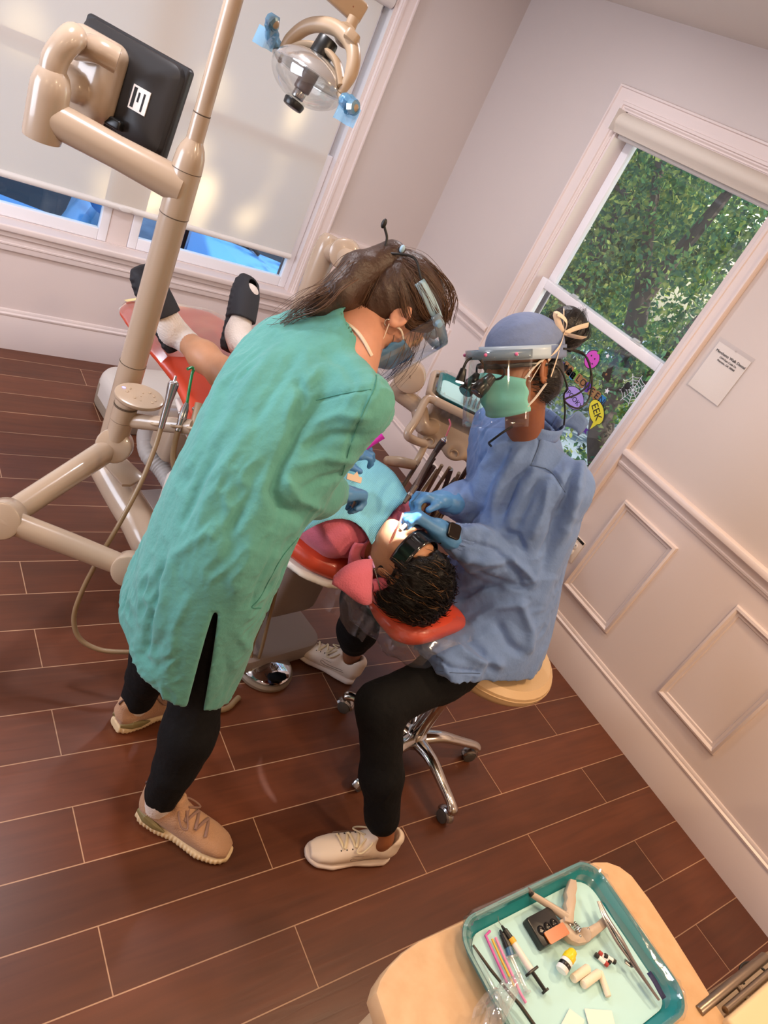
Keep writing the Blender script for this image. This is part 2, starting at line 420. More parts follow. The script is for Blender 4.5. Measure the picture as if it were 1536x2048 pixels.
# ================================================================== THE ROOM
YB = -.175; ZC = 2.44; XL = -4.4; YF = -5.4
M_wall = mat('wall_paint', '#cbbfba', rough=.45, bump=.02, bscale=90)
M_trim = mat('trim_paint', '#dfd0cb', rough=.32)
M_ceil = mat('ceiling_paint', '#dcd5ce', rough=.8)
def floor_material():
    m = bpy.data.materials.new('wood_look_tile'); m.use_nodes = True; nt = m.node_tree; b = nt.nodes['Principled BSDF']
    N = nt.nodes.new; L = nt.links.new
    tc = N('ShaderNodeTexCoord'); mp = N('ShaderNodeMapping')
    mp.inputs['Location'].default_value = (2.16 - .4625, -1.6805, 0); mp.inputs['Scale'].default_value = (1, -1, 1)
    L(tc.outputs['Object'], mp.inputs[0])
    br = N('ShaderNodeTexBrick'); br.offset = .5; br.offset_frequency = 2; br.squash = 1
    br.inputs['Scale'].default_value = 1; br.inputs['Brick Width'].default_value = .925; br.inputs['Row Height'].default_value = .155
    br.inputs['Mortar Size'].default_value = .0016; br.inputs['Mortar Smooth'].default_value = .15; br.inputs['Bias'].default_value = 0
    br.inputs['Color1'].default_value = (*lin('#532d1b'), 1); br.inputs['Color2'].default_value = (*lin('#673823'), 1)
    br.inputs['Mortar'].default_value = (*lin('#b08a6c'), 1)
    L(mp.outputs[0], br.inputs['Vector'])
    m2 = N('ShaderNodeMapping'); m2.inputs['Scale'].default_value = (1.6, 22, 1); L(tc.outputs['Object'], m2.inputs[0])
    n1 = N('ShaderNodeTexNoise'); n1.inputs['Scale'].default_value = 2.2; n1.inputs['Detail'].default_value = 7; n1.inputs['Distortion'].default_value = .6
    L(m2.outputs[0], n1.inputs['Vector'])
    m3 = N('ShaderNodeMapping'); m3.inputs['Scale'].default_value = (1, 3, 1); L(tc.outputs['Object'], m3.inputs[0])
    n3 = N('ShaderNodeTexNoise'); n3.inputs['Scale'].default_value = 3; n3.inputs['Detail'].default_value = 3; L(m3.outputs[0], n3.inputs['Vector'])
    ad = N('ShaderNodeMath'); ad.operation = 'ADD'; L(n1.outputs[0], ad.inputs[0]); L(n3.outputs[0], ad.inputs[1])
    rp = N('ShaderNodeMapRange'); rp.inputs['From Min'].default_value = .7; rp.inputs['From Max'].default_value = 1.3
    rp.inputs['To Min'].default_value = .8; rp.inputs['To Max'].default_value = 1.22; L(ad.outputs[0], rp.inputs[0])
    mx = N('ShaderNodeMix'); mx.data_type = 'RGBA'; mx.blend_type = 'MULTIPLY'; mx.inputs['Factor'].default_value = 1
    L(br.outputs['Color'], mx.inputs['A']); L(rp.outputs[0], mx.inputs['B']); L(mx.outputs['Result'], b.inputs['Base Color'])
    inv = N('ShaderNodeMath'); inv.operation = 'SUBTRACT'; inv.inputs[0].default_value = 1; L(br.outputs['Fac'], inv.inputs[1])
    h = N('ShaderNodeMath'); h.operation = 'MULTIPLY_ADD'; h.inputs[1].default_value = .22; L(n1.outputs[0], h.inputs[0]); L(inv.outputs[0], h.inputs[2])
    bp = N('ShaderNodeBump'); bp.inputs['Strength'].default_value = .35; bp.inputs['Distance'].default_value = .004
    L(h.outputs[0], bp.inputs['Height']); L(bp.outputs[0], b.inputs['Normal'])
    b.inputs['Roughness'].default_value = .34; b.inputs['Specular IOR Level'].default_value = .5
    return m
M_floor = floor_material()
def struct(o): o['kind'] = 'structure'; return o
struct(MB().b2((XL, YF, -.1), (0, YB, 0)).build('floor', M_floor, smooth=False))
struct(MB().b2((XL - .2, YF - .2, ZC), (.2, YB + .2, ZC + .1)).build('ceiling', M_ceil, smooth=False))
T = .16
W1 = (-2.56, -.69, .60, 2.087)      # back window opening: x0, x1, z0, z1
W2 = (-2.0, -1.11, .60, 2.087)      # right window opening: y0, y1, z0, z1
wb = MB()
wb.b2((XL, YB, -.1), (T, YB + T, W1[2])).b2((XL, YB, W1[3]), (T, YB + T, ZC)).b2((XL, YB, W1[2]), (W1[0], YB + T, W1[3])).b2((W1[1], YB, W1[2]), (T, YB + T, W1[3]))
struct(wb.build('wall_back', M_wall, smooth=False))
wr = MB()
wr.b2((0, YF, -.1), (T, YB, W2[2])).b2((0, YF, W2[3]), (T, YB, ZC)).b2((0, YF, W2[2]), (T, W2[0], W2[3])).b2((0, W2[1], W2[2]), (T, YB, W2[3]))
struct(wr.build('wall_right', M_wall, smooth=False))
struct(MB().b2((XL - T, YF, -.1), (XL, YB + T, ZC)).build('wall_left', M_wall, smooth=False))
struct(MB().b2((XL - T, YF - T, -.1), (T, YF, ZC)).build('wall_front', M_wall, smooth=False))
def run_right(name, prof, y0, y1):
    return struct(MB().prism(prof, frame((0, y0, 0), x=(-1, 0, 0), y=(0, 0, 1)), y1 - y0).build(name, M_trim))
def run_back(name, prof, x0, x1):
    return struct(MB().prism(prof, frame((x1, YB, 0), x=(0, -1, 0), y=(0, 0, 1)), x1 - x0).build(name, M_trim))
P_base = [(0, 0), (.016, 0), (.016, .168), (.014, .172), (.019, .176), (.020, .184), (.012, .190), (.012, .196), (.008, .203), (0, .205)]
P_rail = [(0, .905), (.010, .905), (.012, .915), (.017, .918), (.018, .926), (.013, .93), (.016, .945), (.026, .955), (.034, .962), (.036, .975), (.032, .985), (.022, .988), (0, .988)]
run_right('baseboard_right', P_base, YF, YB)
run_back('baseboard_back', P_base, XL, 0)
run_right('trim_1', P_rail, W2[1] + .088, YB); run_right('trim_2', P_rail, YF, W2[0] - .088); run_back('trim_3', P_rail, W1[1] + .09, 0)
struct(MB().b2((-.003, YF, .2), (.0, W2[0] - .05, .91)).b2((-.003, W2[1] + .05, .2), (.0, YB, .91)).b2((-.003, W2[0] - .05, .2), (0, W2[1] + .05, .56)).build('trim_11', M_trim, smooth=False))
struct(MB().b2((XL, YB - .003, .2), (W1[0] - .05, YB, .91)).b2((W1[1] + .05, YB - .003, .2), (0, YB, .91)).b2((W1[0] - .05, YB - .003, .2), (W1[1] + .05, YB, .56)).build('trim_12', M_trim, smooth=False))
def mitre(mb, M, x0, x1, y0, y1, prof):
    rings = []
    for cx, cy, sx, sy in ((x0, y0, 1, 1), (x1, y0, -1, 1), (x1, y1, -1, -1), (x0, y1, 1, -1)):
        rings.append([M @ V((cx + sx * w, cy + sy * w, h)) for w, h in prof])
    return mb.loft(rings, False, True)
MR = frame((0, 0, 0), x=(0, -1, 0), y=(0, 0, 1))     # local z = -x, into the room
MBk = frame((0, YB, 0), x=(1, 0, 0), y=(0, 0, 1))    # local z = -y, into the room
P_pan = [(0, -.004), (.001, .006), (.004, .015), (.013, .019), (.020, .014), (.022, .009), (.032, .008), (.035, .004), (.036, -.004)]
for i, (y0, y1, z0, z1) in enumerate([(-.77, -.27, .315, .835), (-2.53, -2.218, .313, .816), (-3.15, -2.838, .313, .816), (-3.77, -3.458, .313, .816), (-4.39, -4.078, .313, .816)]):
    struct(mitre(MB(), MR, -y1, -y0, z0, z1, P_pan).build('trim_%d' % (i + 4), M_trim))
P_cas = [(0, -.004), (0, .022), (.003, .026), (.010, .026), (.013, .019), (.055, .016), (.058, .021), (.068, .021), (.071, .014), (.076, .014), (.082, .008), (.088, .008), (.088, -.004)]
# ---- windows
M_sash = mat('window_vinyl', '#e9e6ea', rough=.35)
M_gasket = mat('window_gasket', '#6d6870', rough=.5)
M_glass = film('window_glass', (.93, .97, .97), gloss=.1, rough=.02)
def sash(M, x0, x1, y0, y1, w, d, wt=None, wb=None):
    """frame bars and pane in local xy of M"""
    wt = wt or w; wb = wb or w
    fr = MB(M)
    fr.b2((x0, y0, -d / 2), (x0 + w, y1, d / 2), .004).b2((x1 - w, y0, -d / 2), (x1, y1, d / 2), .004)
    fr.b2((x0 + w, y0, -d / 2), (x1 - w, y0 + wb, d / 2), .004).b2((x0 + w, y1 - wt, -d / 2), (x1 - w, y1, d / 2), .004)
    g = MB(M).b2((x0 + w, y0 + wb, -.002), (x1 - w, y1 - wt, .002))
    return fr, g
def window(n, M, x0, x1, z0, z1, units, meet):
    """M: local x along the wall, y up, z into the room"""
    root = struct(thing('window_%d' % n, None, None, tuple(M @ V(((x0 + x1) / 2, z0, 0)))))
    mitre(MB(), M, x0 - .088, x1 + .088, z0 - .088, z1 + .088, P_cas).build('casing', M_trim, root)
    lin_ = MB(M)
    lin_.b2((x0 - .001, z0, -T), (x0 + .012, z1, .004)).b2((x1 - .012, z0, -T), (x1 + .001, z1, .004)).b2((x0, z1 - .012, -T), (x1, z1 + .001, .004)).b2((x0, z0 - .001, -T), (x1, z0 + .012, -.03))
    lin_.build('jamb', M_trim, root, smooth=False)
    MB(M).b2((x0 - .10, z0 - .022, -.06), (x1 + .10, z0 + .01, .052), .008).build('sill', M_trim, root)
    MB(M).b2((x0 - .088, z0 - .115, -.002), (x1 + .088, z0 - .022, .022), .004).b2((x0 - .088, z0 - .05, .0), (x1 + .088, z0 - .022, .034), .006).build('apron', M_trim, root)
    for a, b in units:
        lo, gl = sash(M @ Matrix.Translation((0, 0, -.055)), a, b, z0 + .012, meet, .042, .034, .044, .055)
        f = lo.build('lower_sash', M_sash, root); gl.build('pane', M_glass, f, smooth=False)
        up, gu = sash(M @ Matrix.Translation((0, 0, -.10)), a, b, meet - .042, z1 - .012, .045, .034, .05, .04)
        f2 = up.build('upper_sash', M_sash, root); gu.build('pane', M_glass, f2, smooth=False)
        MB(M).b2((a - .0, z0, -.125), (a + .026, z1, -.118)).b2((b - .026, z0, -.125), (b, z1, -.118)).build('gasket', M_gasket, root, smooth=False)
        if n == 2:
            for q in (.27, .76):
                c = a + (b - a) * q
                MB(M).b2((c - .03, meet - .002, -.072), (c + .03, meet + .008, -.04), .003).b2((c - .022, meet + .006, -.066), (c + .01, meet + .016, -.046), .003).build('tilt_latch', M_latch, root)
    if len(units) > 1:
        for k in range(len(units) - 1):
            MB(M).b2((units[k][1], z0, -.13), (units[k + 1][0], z1, -.042), .006).build('mullion', M_trim, root)
    return root
M_latch = mat('latch_plastic', '#d9dde0', rough=.2, trans=.35)
window(1, MBk, W1[0], W1[1], W1[2], W1[3], [(-2.548, -1.675), (-1.575, -.702)], 1.335)
window(2, MR, -W2[1], -W2[0], W2[2], W2[3], [(-W2[1] + .012, -W2[0] - .012)], 1.335)
# ---- roller blinds
def blind_material():
    m = bpy.data.materials.new('blind_fabric'); m.use_nodes = True; nt = m.node_tree; nt.nodes.clear()
    o = nt.nodes.new('ShaderNodeOutputMaterial'); d = nt.nodes.new('ShaderNodeBsdfDiffuse'); t = nt.nodes.new('ShaderNodeBsdfTranslucent')
    x = nt.nodes.new('ShaderNodeMixShader'); x.inputs[0].default_value = .22
    d.inputs[0].default_value = (*lin('#d8cec3'), 1); t.inputs[0].default_value = (*lin('#e8e0d6'), 1)
    nt.links.new(d.outputs[0], x.inputs[1]); nt.links.new(t.outputs[0], x.inputs[2]); nt.links.new(x.outputs[0], o.inputs[0])
    return m
M_blind = blind_material()
M_blindbar = mat('blind_bar', '#dcd6d2', rough=.4)
rb = thing('roller_blind', 'wide grey beige roller blind pulled down over the car-park window, bright sun patches on it', 'blind', (-1.63, YB + .03, .79))
g = [[(x, YB + .016 + .0015 * math.sin(z * 9), z) for x in np.linspace(-2.535, -.748, 24)] for z in np.linspace(.80, 2.03, 20)]
MB().sheet(g).build('fabric', M_blind, rb)
MB().tube([(-2.535, YB + .016, .795), (-.746, YB + .016, .795)], .012, 12, flat=((0, 0, 1), 1.25)).build('hem_bar', M_blindbar, rb)
MB().prism([(.03 * math.cos(a), .011 * math.sin(a)) for a in np.linspace(0, 2 * PI, 24)[:-1]], frame((-1.632, YB + .004, .795), x=(1, 0, 0), y=(0, 0, 1)), .005, .002).build('pull_tab', M_blindbar, rb)
MB().cyl((-2.54, YB + .016, 2.045), (-.71, YB + .016, 2.045), .034, bev=.004).build('roller_tube', M_blindbar, rb)
rb2 = thing('roller_blind', 'beige rolled-up blind in a rounded cassette at the top of the tree-side window', 'blind', (.02, -1.55, 2.0))
prof = [(-.06, .085)] + [(-.008 + .05 * math.cos(a), .045 + .04 * math.sin(a)) for a in np.linspace(PI * .55, -PI * .25, 10)] + [(.02, .0), (-.06, .0)]
MB().prism(prof, frame((0, -1.995, 2.0), x=(-1, 0, 0), y=(0, 0, 1)), .88).build('cassette', mat('cassette_fabric', '#cfc3b6', rough=.6, bump=.02, bscale=300), rb2)
MB().cyl((.022, -1.985, 1.994), (.022, -1.125, 1.994), .009).build('hem_bar', M_blindbar, rb2)
M_dark = mat('cassette_gap', '#5a5450', rough=.6)
MB().b2((-.058, -1.1165, 2.0), (.06, -1.1145, 2.086)).build('end_cap', M_blindbar, rb2)

# ---- outlet and notice
M_plate = mat('outlet_plastic', '#e0d2c6', rough=.35); M_black = mat('black_plastic', '#121212', rough=.35); M_slot = mat('slot_black', '#1a1512', rough=.6)
M_white = mat('white_plastic', '#ece6e2', rough=.35)
outl = thing('wall_outlet', 'cream double power outlet with a black label strip, low on the wall behind the stool', 'outlet', (0, -2.15, .43))
Mo = frame((0, -2.153, .475), x=(0, -1, 0), y=(0, 0, 1))
MB().prism(rrect(.076, .122, .006), Mo, .007, .002).build('cover_plate', M_plate, outl)
MB(Mo).b2((-.034, .046, .006), (.034, .058, .0085), .001).build('label_strip', M_black, outl)
text('label_lettering', 'GR 27', Mo @ Matrix.Translation((0, .052, .0088)), .0085, mat('label_ink', '#8d8578'), outl)
for dy in (.017, -.018):
    r_ = MB().prism([(.0165 * math.cos(a), max(-.0125, min(.0125, .0165 * math.sin(a)))) for a in np.linspace(0, 2 * PI, 33)[:-1]], Mo @ Matrix.Translation((0, dy, .006)), .004, .001).build('socket_face', M_white, outl)
    MB(Mo).b2((-.008, dy + .001, .0095), (-.0055, dy + .008, .0106)).b2((.0055, dy + .001, .0095), (.008, dy + .007, .0106)).b2((-.0025, dy - .009, .0095), (.0025, dy - .0045, .0106)).build('slots', M_slot, r_)
note = thing('paper_notice', 'small white paper notice in a clear sleeve pinned beside the window', 'notice', (0, -2.21, 1.34))
Mn = frame((-.002, -2.2085, 1.434), x=(0, -1, 0), y=(0, 0, 1))
M_paper = mat('paper', '#efe4dc', rough=.7); M_ink = mat('ink', '#1c1a1c', rough=.6)
MB(Mn).b2((-.079, -.098, 0), (.079, .096, .0012)).build('sheet', M_paper, note, smooth=False)
MB(Mn).b2((-.086, -.104, .0018), (.086, .112, .0024)).build('clear_sleeve', film('sleeve_film', gloss=.15, rough=.12), note, smooth=False)
MB().ell(Mn @ V((.004, .097, .003)), (.006, .004, .004)).build('pin', film('pin_clear', gloss=.4), note)
for s_, sz, yy in (('Merchants Walk Dental', .0148, .066), ('1344 East Cobb Dr.', .0105, .051), ('Marietta, GA 30068', .0105, .038)):
    text('lettering', s_, Mn @ Matrix.Translation((.004, yy, .0028)), sz, M_ink, note)

# ================================================================== OUTSIDE
GZ = -.9
struct(MB().b2((-14, YB + T + .02, GZ - .1), (14, 30, GZ)).b2((T + .02, -14, GZ - .1), (14, YB + T + .02, GZ)).build('ground', mat('asphalt', '#8f98a3', rough=.85, var=.2, vscale=6), smooth=False))
def leaf_material(name, cols, t=.45):
    m = bpy.data.materials.new(name); m.use_nodes = True; nt = m.node_tree; nt.nodes.clear(); N = nt.nodes.new; L = nt.links.new
    o = N('ShaderNodeOutputMaterial'); d = N('ShaderNodeBsdfDiffuse'); tr = N('ShaderNodeBsdfTranslucent'); x = N('ShaderNodeMixShader'); x.inputs[0].default_value = t
    tc = N('ShaderNodeTexCoord'); n = N('ShaderNodeTexNoise'); n.inputs['Scale'].default_value = 9; n.inputs['Detail'].default_value = 2
    L(tc.outputs['Object'], n.inputs['Vector']); r = N('ShaderNodeValToRGB'); e = r.color_ramp.elements
    pos = np.linspace(.28, .74, len(cols)); e[0].position = pos[0]; e[0].color = (*lin(cols[0]), 1); e[1].position = pos[-1]; e[1].color = (*lin(cols[-1]), 1)
    for p, c in list(zip(pos, cols))[1:-1]: q = e.new(p); q.color = (*lin(c), 1)
    L(n.outputs[0], r.inputs[0]); L(r.outputs[0], d.inputs[0]); L(r.outputs[0], tr.inputs[0]); L(d.outputs[0], x.inputs[1]); L(tr.outputs[0], x.inputs[2]); L(x.outputs[0], o.inputs[0])
    return m
M_leaf = leaf_material('tree_leaves', ['#1f4c44', '#39695040'[:7], '#5a8450', '#a0ac58', '#d8d07c'])
M_leaf2 = leaf_material('far_leaves', ['#1c4a34', '#3c6e3a', '#7f9a44', '#a8b052'])
M_bark = mat('bark', '#4a3c34', rough=.9, var=.35, vscale=14, bump=.5, bscale=40, stretch=(1, 1, .25))
def leaves(name, m, parent, centres, n, size, seed):
    rg = np.random.RandomState(seed); C_ = np.array([c[:3] for c in centres]); R_ = np.array([c[3] for c in centres])
    k = rg.choice(len(C_), n, p=R_ ** 2 / (R_ ** 2).sum()); dirv = rg.normal(size=(n, 3)); dirv /= np.linalg.norm(dirv, axis=1)[:, None]
    p = C_[k] + dirv * (R_[k] * rg.rand(n) ** .45)[:, None]
    a = rg.normal(size=(n, 3)); a[:, 2] -= .5; a /= np.linalg.norm(a, axis=1)[:, None]; b = np.cross(a, rg.normal(size=(n, 3))); b /= np.linalg.norm(b, axis=1)[:, None]
    nn = np.cross(a, b); s = size * (.6 + .8 * rg.rand(n))[:, None]
    v = np.stack([p, p + a * s * .5 + b * s * .3 + nn * s * .08, p + a * s, p + a * s * .5 - b * s * .3 + nn * s * .08], 1).reshape(-1, 3)
    return npmesh(name, v, np.arange(4 * n).reshape(-1, 4), m, parent)
tree = thing('tree', 'leafy green tree with a forked dark trunk close outside the right-hand sash window', 'tree', (2.9, -1.2, GZ))
tk = MB()
tk.tube(spline([(2.9, -1.25, GZ), (3.0000, -0.0759, -0.0699), (3.0000, 0.2550, 0.8061), (3.0000, 0.4382, 1.1847)], 6), [.14, .12, .10, .09], 10)
tk.tube(spline([(3.0000, 0.4234, 1.1676), (3.0000, 0.6031, 1.4196), (3.0500, 0.8515, 1.7495), (3.1000, 1.1361, 2.1810), (3.2000, 1.4479, 2.6224)], 6), [.08, .06, .05, .045, .03], 9)
tk.tube(spline([(3.0000, 0.4063, 1.1025), (3.0000, 0.3710, 1.4083), (2.9500, 0.2974, 1.6793), (2.9000, 0.2252, 1.9118), (2.9000, 0.1786, 2.2170), (2.9000, 0.0895, 2.5186)], 6), [.085, .07, .06, .05, .04, .03], 9)
tk.tube(spline([(3.0000, 0.0584, 0.2885), (3.1000, -0.0424, 0.5833), (3.2000, -0.0885, 1.2335), (3.2000, -0.2944, 1.8779)], 6), [.08, .06, .05, .04], 8)
tk.tube(spline([(3.0500, 0.8313, 1.7114), (3.1000, 1.3594, 1.8046), (3.2000, 1.8842, 1.7936)], 5), [.035, .025, .015], 7)
tk.build('trunk', M_bark, tree)
rg = np.random.RandomState(5); cl = []
for i in range(140):
    cl.append((2.5 + 1.6 * rg.rand(), -1.3 + 5.0 * rg.rand(), .2 + 2.9 * rg.rand(), .3 + .25 * rg.rand()))
for i in range(22): cl.append((2.6 + 1.2 * rg.rand(), -.5 + 3.8 * rg.rand(), -.6 + .9 * rg.rand(), .18 + .15 * rg.rand()))
leaves('foliage', M_leaf, tree, cl, 34000, .062, 1)
tree2 = thing('tree', 'yellow-green tree further off, seen through the gaps of the nearer tree', 'tree', (6.5, 4.0, GZ))
MB().tube([(6.5, 4.0, GZ), (6.5, 4.1, 1.0), (6.7, 4.2, 4.2)], [.2, .16, .08], 10).build('trunk', M_bark, tree2)
cl = [(5.4 + 2.6 * rg.rand(), .2 + 7.2 * rg.rand(), -.4 + 4.6 * rg.rand(), .5 + .35 * rg.rand()) for i in range(95)]
leaves('foliage', M_leaf2, tree2, cl, 22000, .15, 2)
# added slab, out of view, keeps direct sun out of the tree-side window
struct(MB().b2((T, -5.5, 2.5), (1.75, 1.0, 2.58)).build('trim_20', M_trim, smooth=False))
# ---- parked cars
M_carblue = mat('car_paint_blue', '#5fa8ea', rough=.25, coat=.8); M_carglass = mat('car_glass', '#20282c', rough=.05, spec=.9)
M_cartyre = mat('tyre', '#17171a', rough=.8); M_lamp = mat('lamp_glass', '#dfe6ea', rough=.08, spec=.9); M_wheel = mat('alloy', '#a8abb0', rough=.3, metal=1)
M_carwhite = mat('car_paint_pale', '#9fc4e4', rough=.25, coat=.8)
def car(label, nose, yaw, paint):
    """nose-in: local +x runs from the nose to the tail"""
    root = thing('car', label, 'car', (nose[0], nose[1], GZ))
    M = Matrix.Translation((nose[0], nose[1], GZ)) @ Matrix.Rotation(yaw, 4, 'Z')
    side = frame((0, .9, 0), x=(1, 0, 0), y=(0, 0, 1))   # local z -> -y
    body = [(.02, .3), (.0, .55), (.06, .74), (.35, .84), (1.05, .95), (1.15, .97), (3.9, 1.02), (4.3, .98), (4.38, .7), (4.36, .3), (3.9, .22), (.5, .22)]
    MB().prism(body[::-1], M @ side, 1.8, .07).build('body', paint, root)
    cab = [(1.08, .94), (1.75, 1.42), (2.1, 1.48), (3.3, 1.46), (4.0, 1.0)]
    MB().prism(cab[::-1], M @ Matrix.Translation((0, -.1, 0)) @ side, 1.6, .09).build('windows', M_carglass, root)
    MB().prism([(1.78, 1.43), (2.1, 1.495), (3.3, 1.475), (3.38, 1.43)][::-1], M @ Matrix.Translation((0, -.14, 0)) @ side, 1.52, .02).build('roof', paint, root)
    for sx in (.82, 3.55):
        for sy in (-.92, .92):
            MB().cyl(M @ V((sx, sy - .1, .33)), M @ V((sx, sy + .1, .33)), .33, bev=.03).cyl(M @ V((sx, sy - .104, .33)), M @ V((sx, sy + .104, .33)), .2).build('wheel', M_cartyre, root)
    for sy in (-.68, .68): MB().ell(M @ V((.16, sy, .72)), (.2, .17, .075), M.to_3x3()).build('headlight', M_lamp, root)
    for sy in (-1.0, 1.0): MB().ell(M @ V((1.5, sy, 1.05)), (.07, .12, .08), M.to_3x3()).build('wing_mirror', paint, root)
    for sy in (-.35, .3): MB().tube([M @ V((1.06, sy, .965)), M @ V((1.30, sy + .45, 1.12))], .014, 6).build('wiper', M_black, root)
    return root
car('bright blue car parked nose-in outside the wide window, its windscreen showing under the blind', (-2.6, .95), math.radians(68), M_carblue)
car('blue car parked beyond the toe end of the patient chair, headlight showing under the blind', (.1, .98), math.radians(68), M_carblue)
# ---- stickers on the lower pane of the tree-side window
def col(c, **k): return mat('sticker_' + c[1:], c, rough=.5, **k)
GX = .050
def stick_frame(p, ang=0): return frame(p, x=(0, -math.cos(ang), math.sin(ang)), y=(0, math.sin(ang), math.cos(ang)))
def flat(name, outline, M, c, parent, z=0): return MB().prism(outline, M @ Matrix.Translation((0, 0, z)), .0005).build(name, c, parent, smooth=False)
def circ(rx, ry=None, n=28, cx=0, cy=0): return [(cx + rx * math.cos(2 * PI * k / n), cy + (ry or rx) * math.sin(2 * PI * k / n)) for k in range(n)]
S_blk = col('#141216'); S_pur = col('#5b2f9e'); S_lil = col('#a995e8'); S_yel = col('#e3dc3c'); S_pnk = col('#d04fc4'); S_org = col('#9a7048'); S_wht = col('#e9e8f2'); S_blu = col('#2f7fc4'); S_grn = col('#6ba13a')
st = thing('window_sticker', 'pink pumpkin-shaped sticker with a wobbly smile on the lower window pane', 'sticker', (0.0500, -1.6325, 1.1675))
Ms = stick_frame((0.0500, -1.6325, 1.1675))
flat('outline', circ(.042, .044), Ms, S_blk, st); flat('pumpkin', circ(.039, .041), Ms, S_pnk, st, .0006)
flat('stalk', [(.004, .036), (.016, .034), (.022, .062), (.012, .064)], Ms, S_grn, st, .0008)
MB(Ms).tube([(-.024 + .0065 * k, -.012 - (.004 if k % 2 else -.004) - .006 * math.sin(PI * k / 7), .0016) for k in range(8)], .0014, 5).ell((-.014, .012, .0012), (.004, .004, .0008)).ell((.012, .010, .0012), (.004, .004, .0008)).build('face', S_blk, st)
words = [('HAPPY', (0.0500, -1.5330, 1.0574), 0, .036), ('HALLOWEEN', (0.0500, -1.6617, 1.0597), 0, .044)]
for w_, p_, a_, sz in words:
    s_ = thing('window_sticker', 'row of capital letters reading %s stuck on the lower window pane' % ('the greeting’s long second word' if len(w_) > 5 else 'the greeting’s short first word'), 'sticker', p_)
    Mw = stick_frame(p_, math.radians(-3)); cs = [S_org, S_org, S_grn, S_org, S_org, S_pur, S_org, S_org, S_blu]
    for i, ch in enumerate(w_):
        dx = (i - (len(w_) - 1) / 2) * sz * .78
        flat('letter_backing', rrect(sz * .74, sz * 1.02, sz * .2), Mw @ Matrix.Translation((dx, 0, 0)), cs[(i + (0 if len(w_) > 5 else 4)) % 9], s_)
        text('letter', ch, Mw @ Matrix.Translation((dx, 0, .001)), sz, S_blk, s_)
p_ = (0.0500, -1.6651, 0.9797); s_ = thing('window_sticker', 'lilac oval sticker lettered with a spooky word, half hidden by the dentist’s collar', 'sticker', p_); Mw = stick_frame(p_, math.radians(-8))
flat('outline', circ(.068, .047), Mw, S_blk, s_); flat('oval', circ(.065, .044), Mw, S_lil, s_, .0006); text('letters', 'SPOOKY', Mw @ Matrix.Translation((0, -.003, .0016)), .034, S_blk, s_)
p_ = (0.0500, -1.8115, 0.9988); s_ = thing('window_sticker', 'yellow speech-bubble sticker with three capital letters, lowest on the window pane', 'sticker', p_); Mw = stick_frame(p_, math.radians(-32))
flat('outline', circ(.062, .040) + [], Mw, S_blk, s_); flat('bubble', circ(.059, .037), Mw, S_yel, s_, .0006); flat('tail', [(.030, -.02), (.055, -.012), (.062, -.056)], Mw, S_yel, s_, .0007); text('letters', 'EEK', Mw @ Matrix.Translation((0, 0, .0016)), .05, S_blk, s_)
p_ = (0.0500, -1.7472, 1.1679); s_ = thing('window_sticker', 'small dark haunted-house sticker between the pumpkin and the web', 'sticker', p_); Mw = stick_frame(p_)
flat('house', [(-.022, -.03), (.03, -.036), (.026, -.01), (.012, .0), (.01, .02), (.004, .036), (-.004, .02), (-.016, .012), (-.012, -.006), (-.026, -.012)][::-1][::-1], Mw, col('#2a1d18'), s_); flat('windows', circ(.005, .006, 12, -.004, -.012), Mw, S_org, s_, .0007)
p_ = (0.0500, -1.9034, 1.1745); s_ = thing('window_sticker', 'white spider-web sticker with a black spider near the right edge of the pane', 'sticker', p_); Mw = stick_frame(p_)
wb_ = MB(Mw); an = [PI * 2 * k / 9 + .2 for k in range(9)]
for a in an: wb_.tube([(0, 0, .0008), (.072 * math.cos(a), .072 * math.sin(a), .0008)], .0012, 5)
for r_ in (.018, .032, .046, .060):
    for a, b in zip(an, an[1:] + an[:1]):
        b = b if b > a else b + 2 * PI; mid = (a + b) / 2
        wb_.tube([(r_ * math.cos(a), r_ * math.sin(a), .0008), (r_ * .88 * math.cos(mid), r_ * .88 * math.sin(mid), .0008), (r_ * math.cos(b), r_ * math.sin(b), .0008)], .001, 4)
wb_.build('web', S_wht, s_)
sp_ = MB(Mw @ Matrix.Translation((-.034, -.008, .002))); sp_.ell((0, .008, 0), (.015, .017, .002)).ell((-.006, -.016, 0), (.011, .011, .002))
for sd in (-1, 1):
    for k in range(4): sp_.tube([(0, .004 - .005 * k, 0), (sd * .02, .018 - .012 * k, 0), (sd * .030, .012 - .016 * k, 0)], .0013, 4)
sp_.build('spider', S_blk, s_)
def star(r): return [(r * (1 if k % 2 == 0 else .45) * math.cos(PI / 2 + PI * k / 5), r * (1 if k % 2 == 0 else .45) * math.sin(PI / 2 + PI * k / 5)) for k in range(10)]
for p_, c_, r_, lb in (((0.0500, -1.6938, 1.2214), S_wht, .012, 'tiny white star sticker right of the pink pumpkin'), ((0.0500, -1.7954, 1.1009), S_wht, .015, 'white star sticker in the middle of the lower window pane'), ((0.0500, -1.8144, 0.9014), S_pur, .022, 'purple star sticker low beside the dentist’s shoulder')):
    tag(flat('star_sticker', star(r_), stick_frame(p_, .3), c_, None), lb, 'sticker', 'star stickers on the pane')

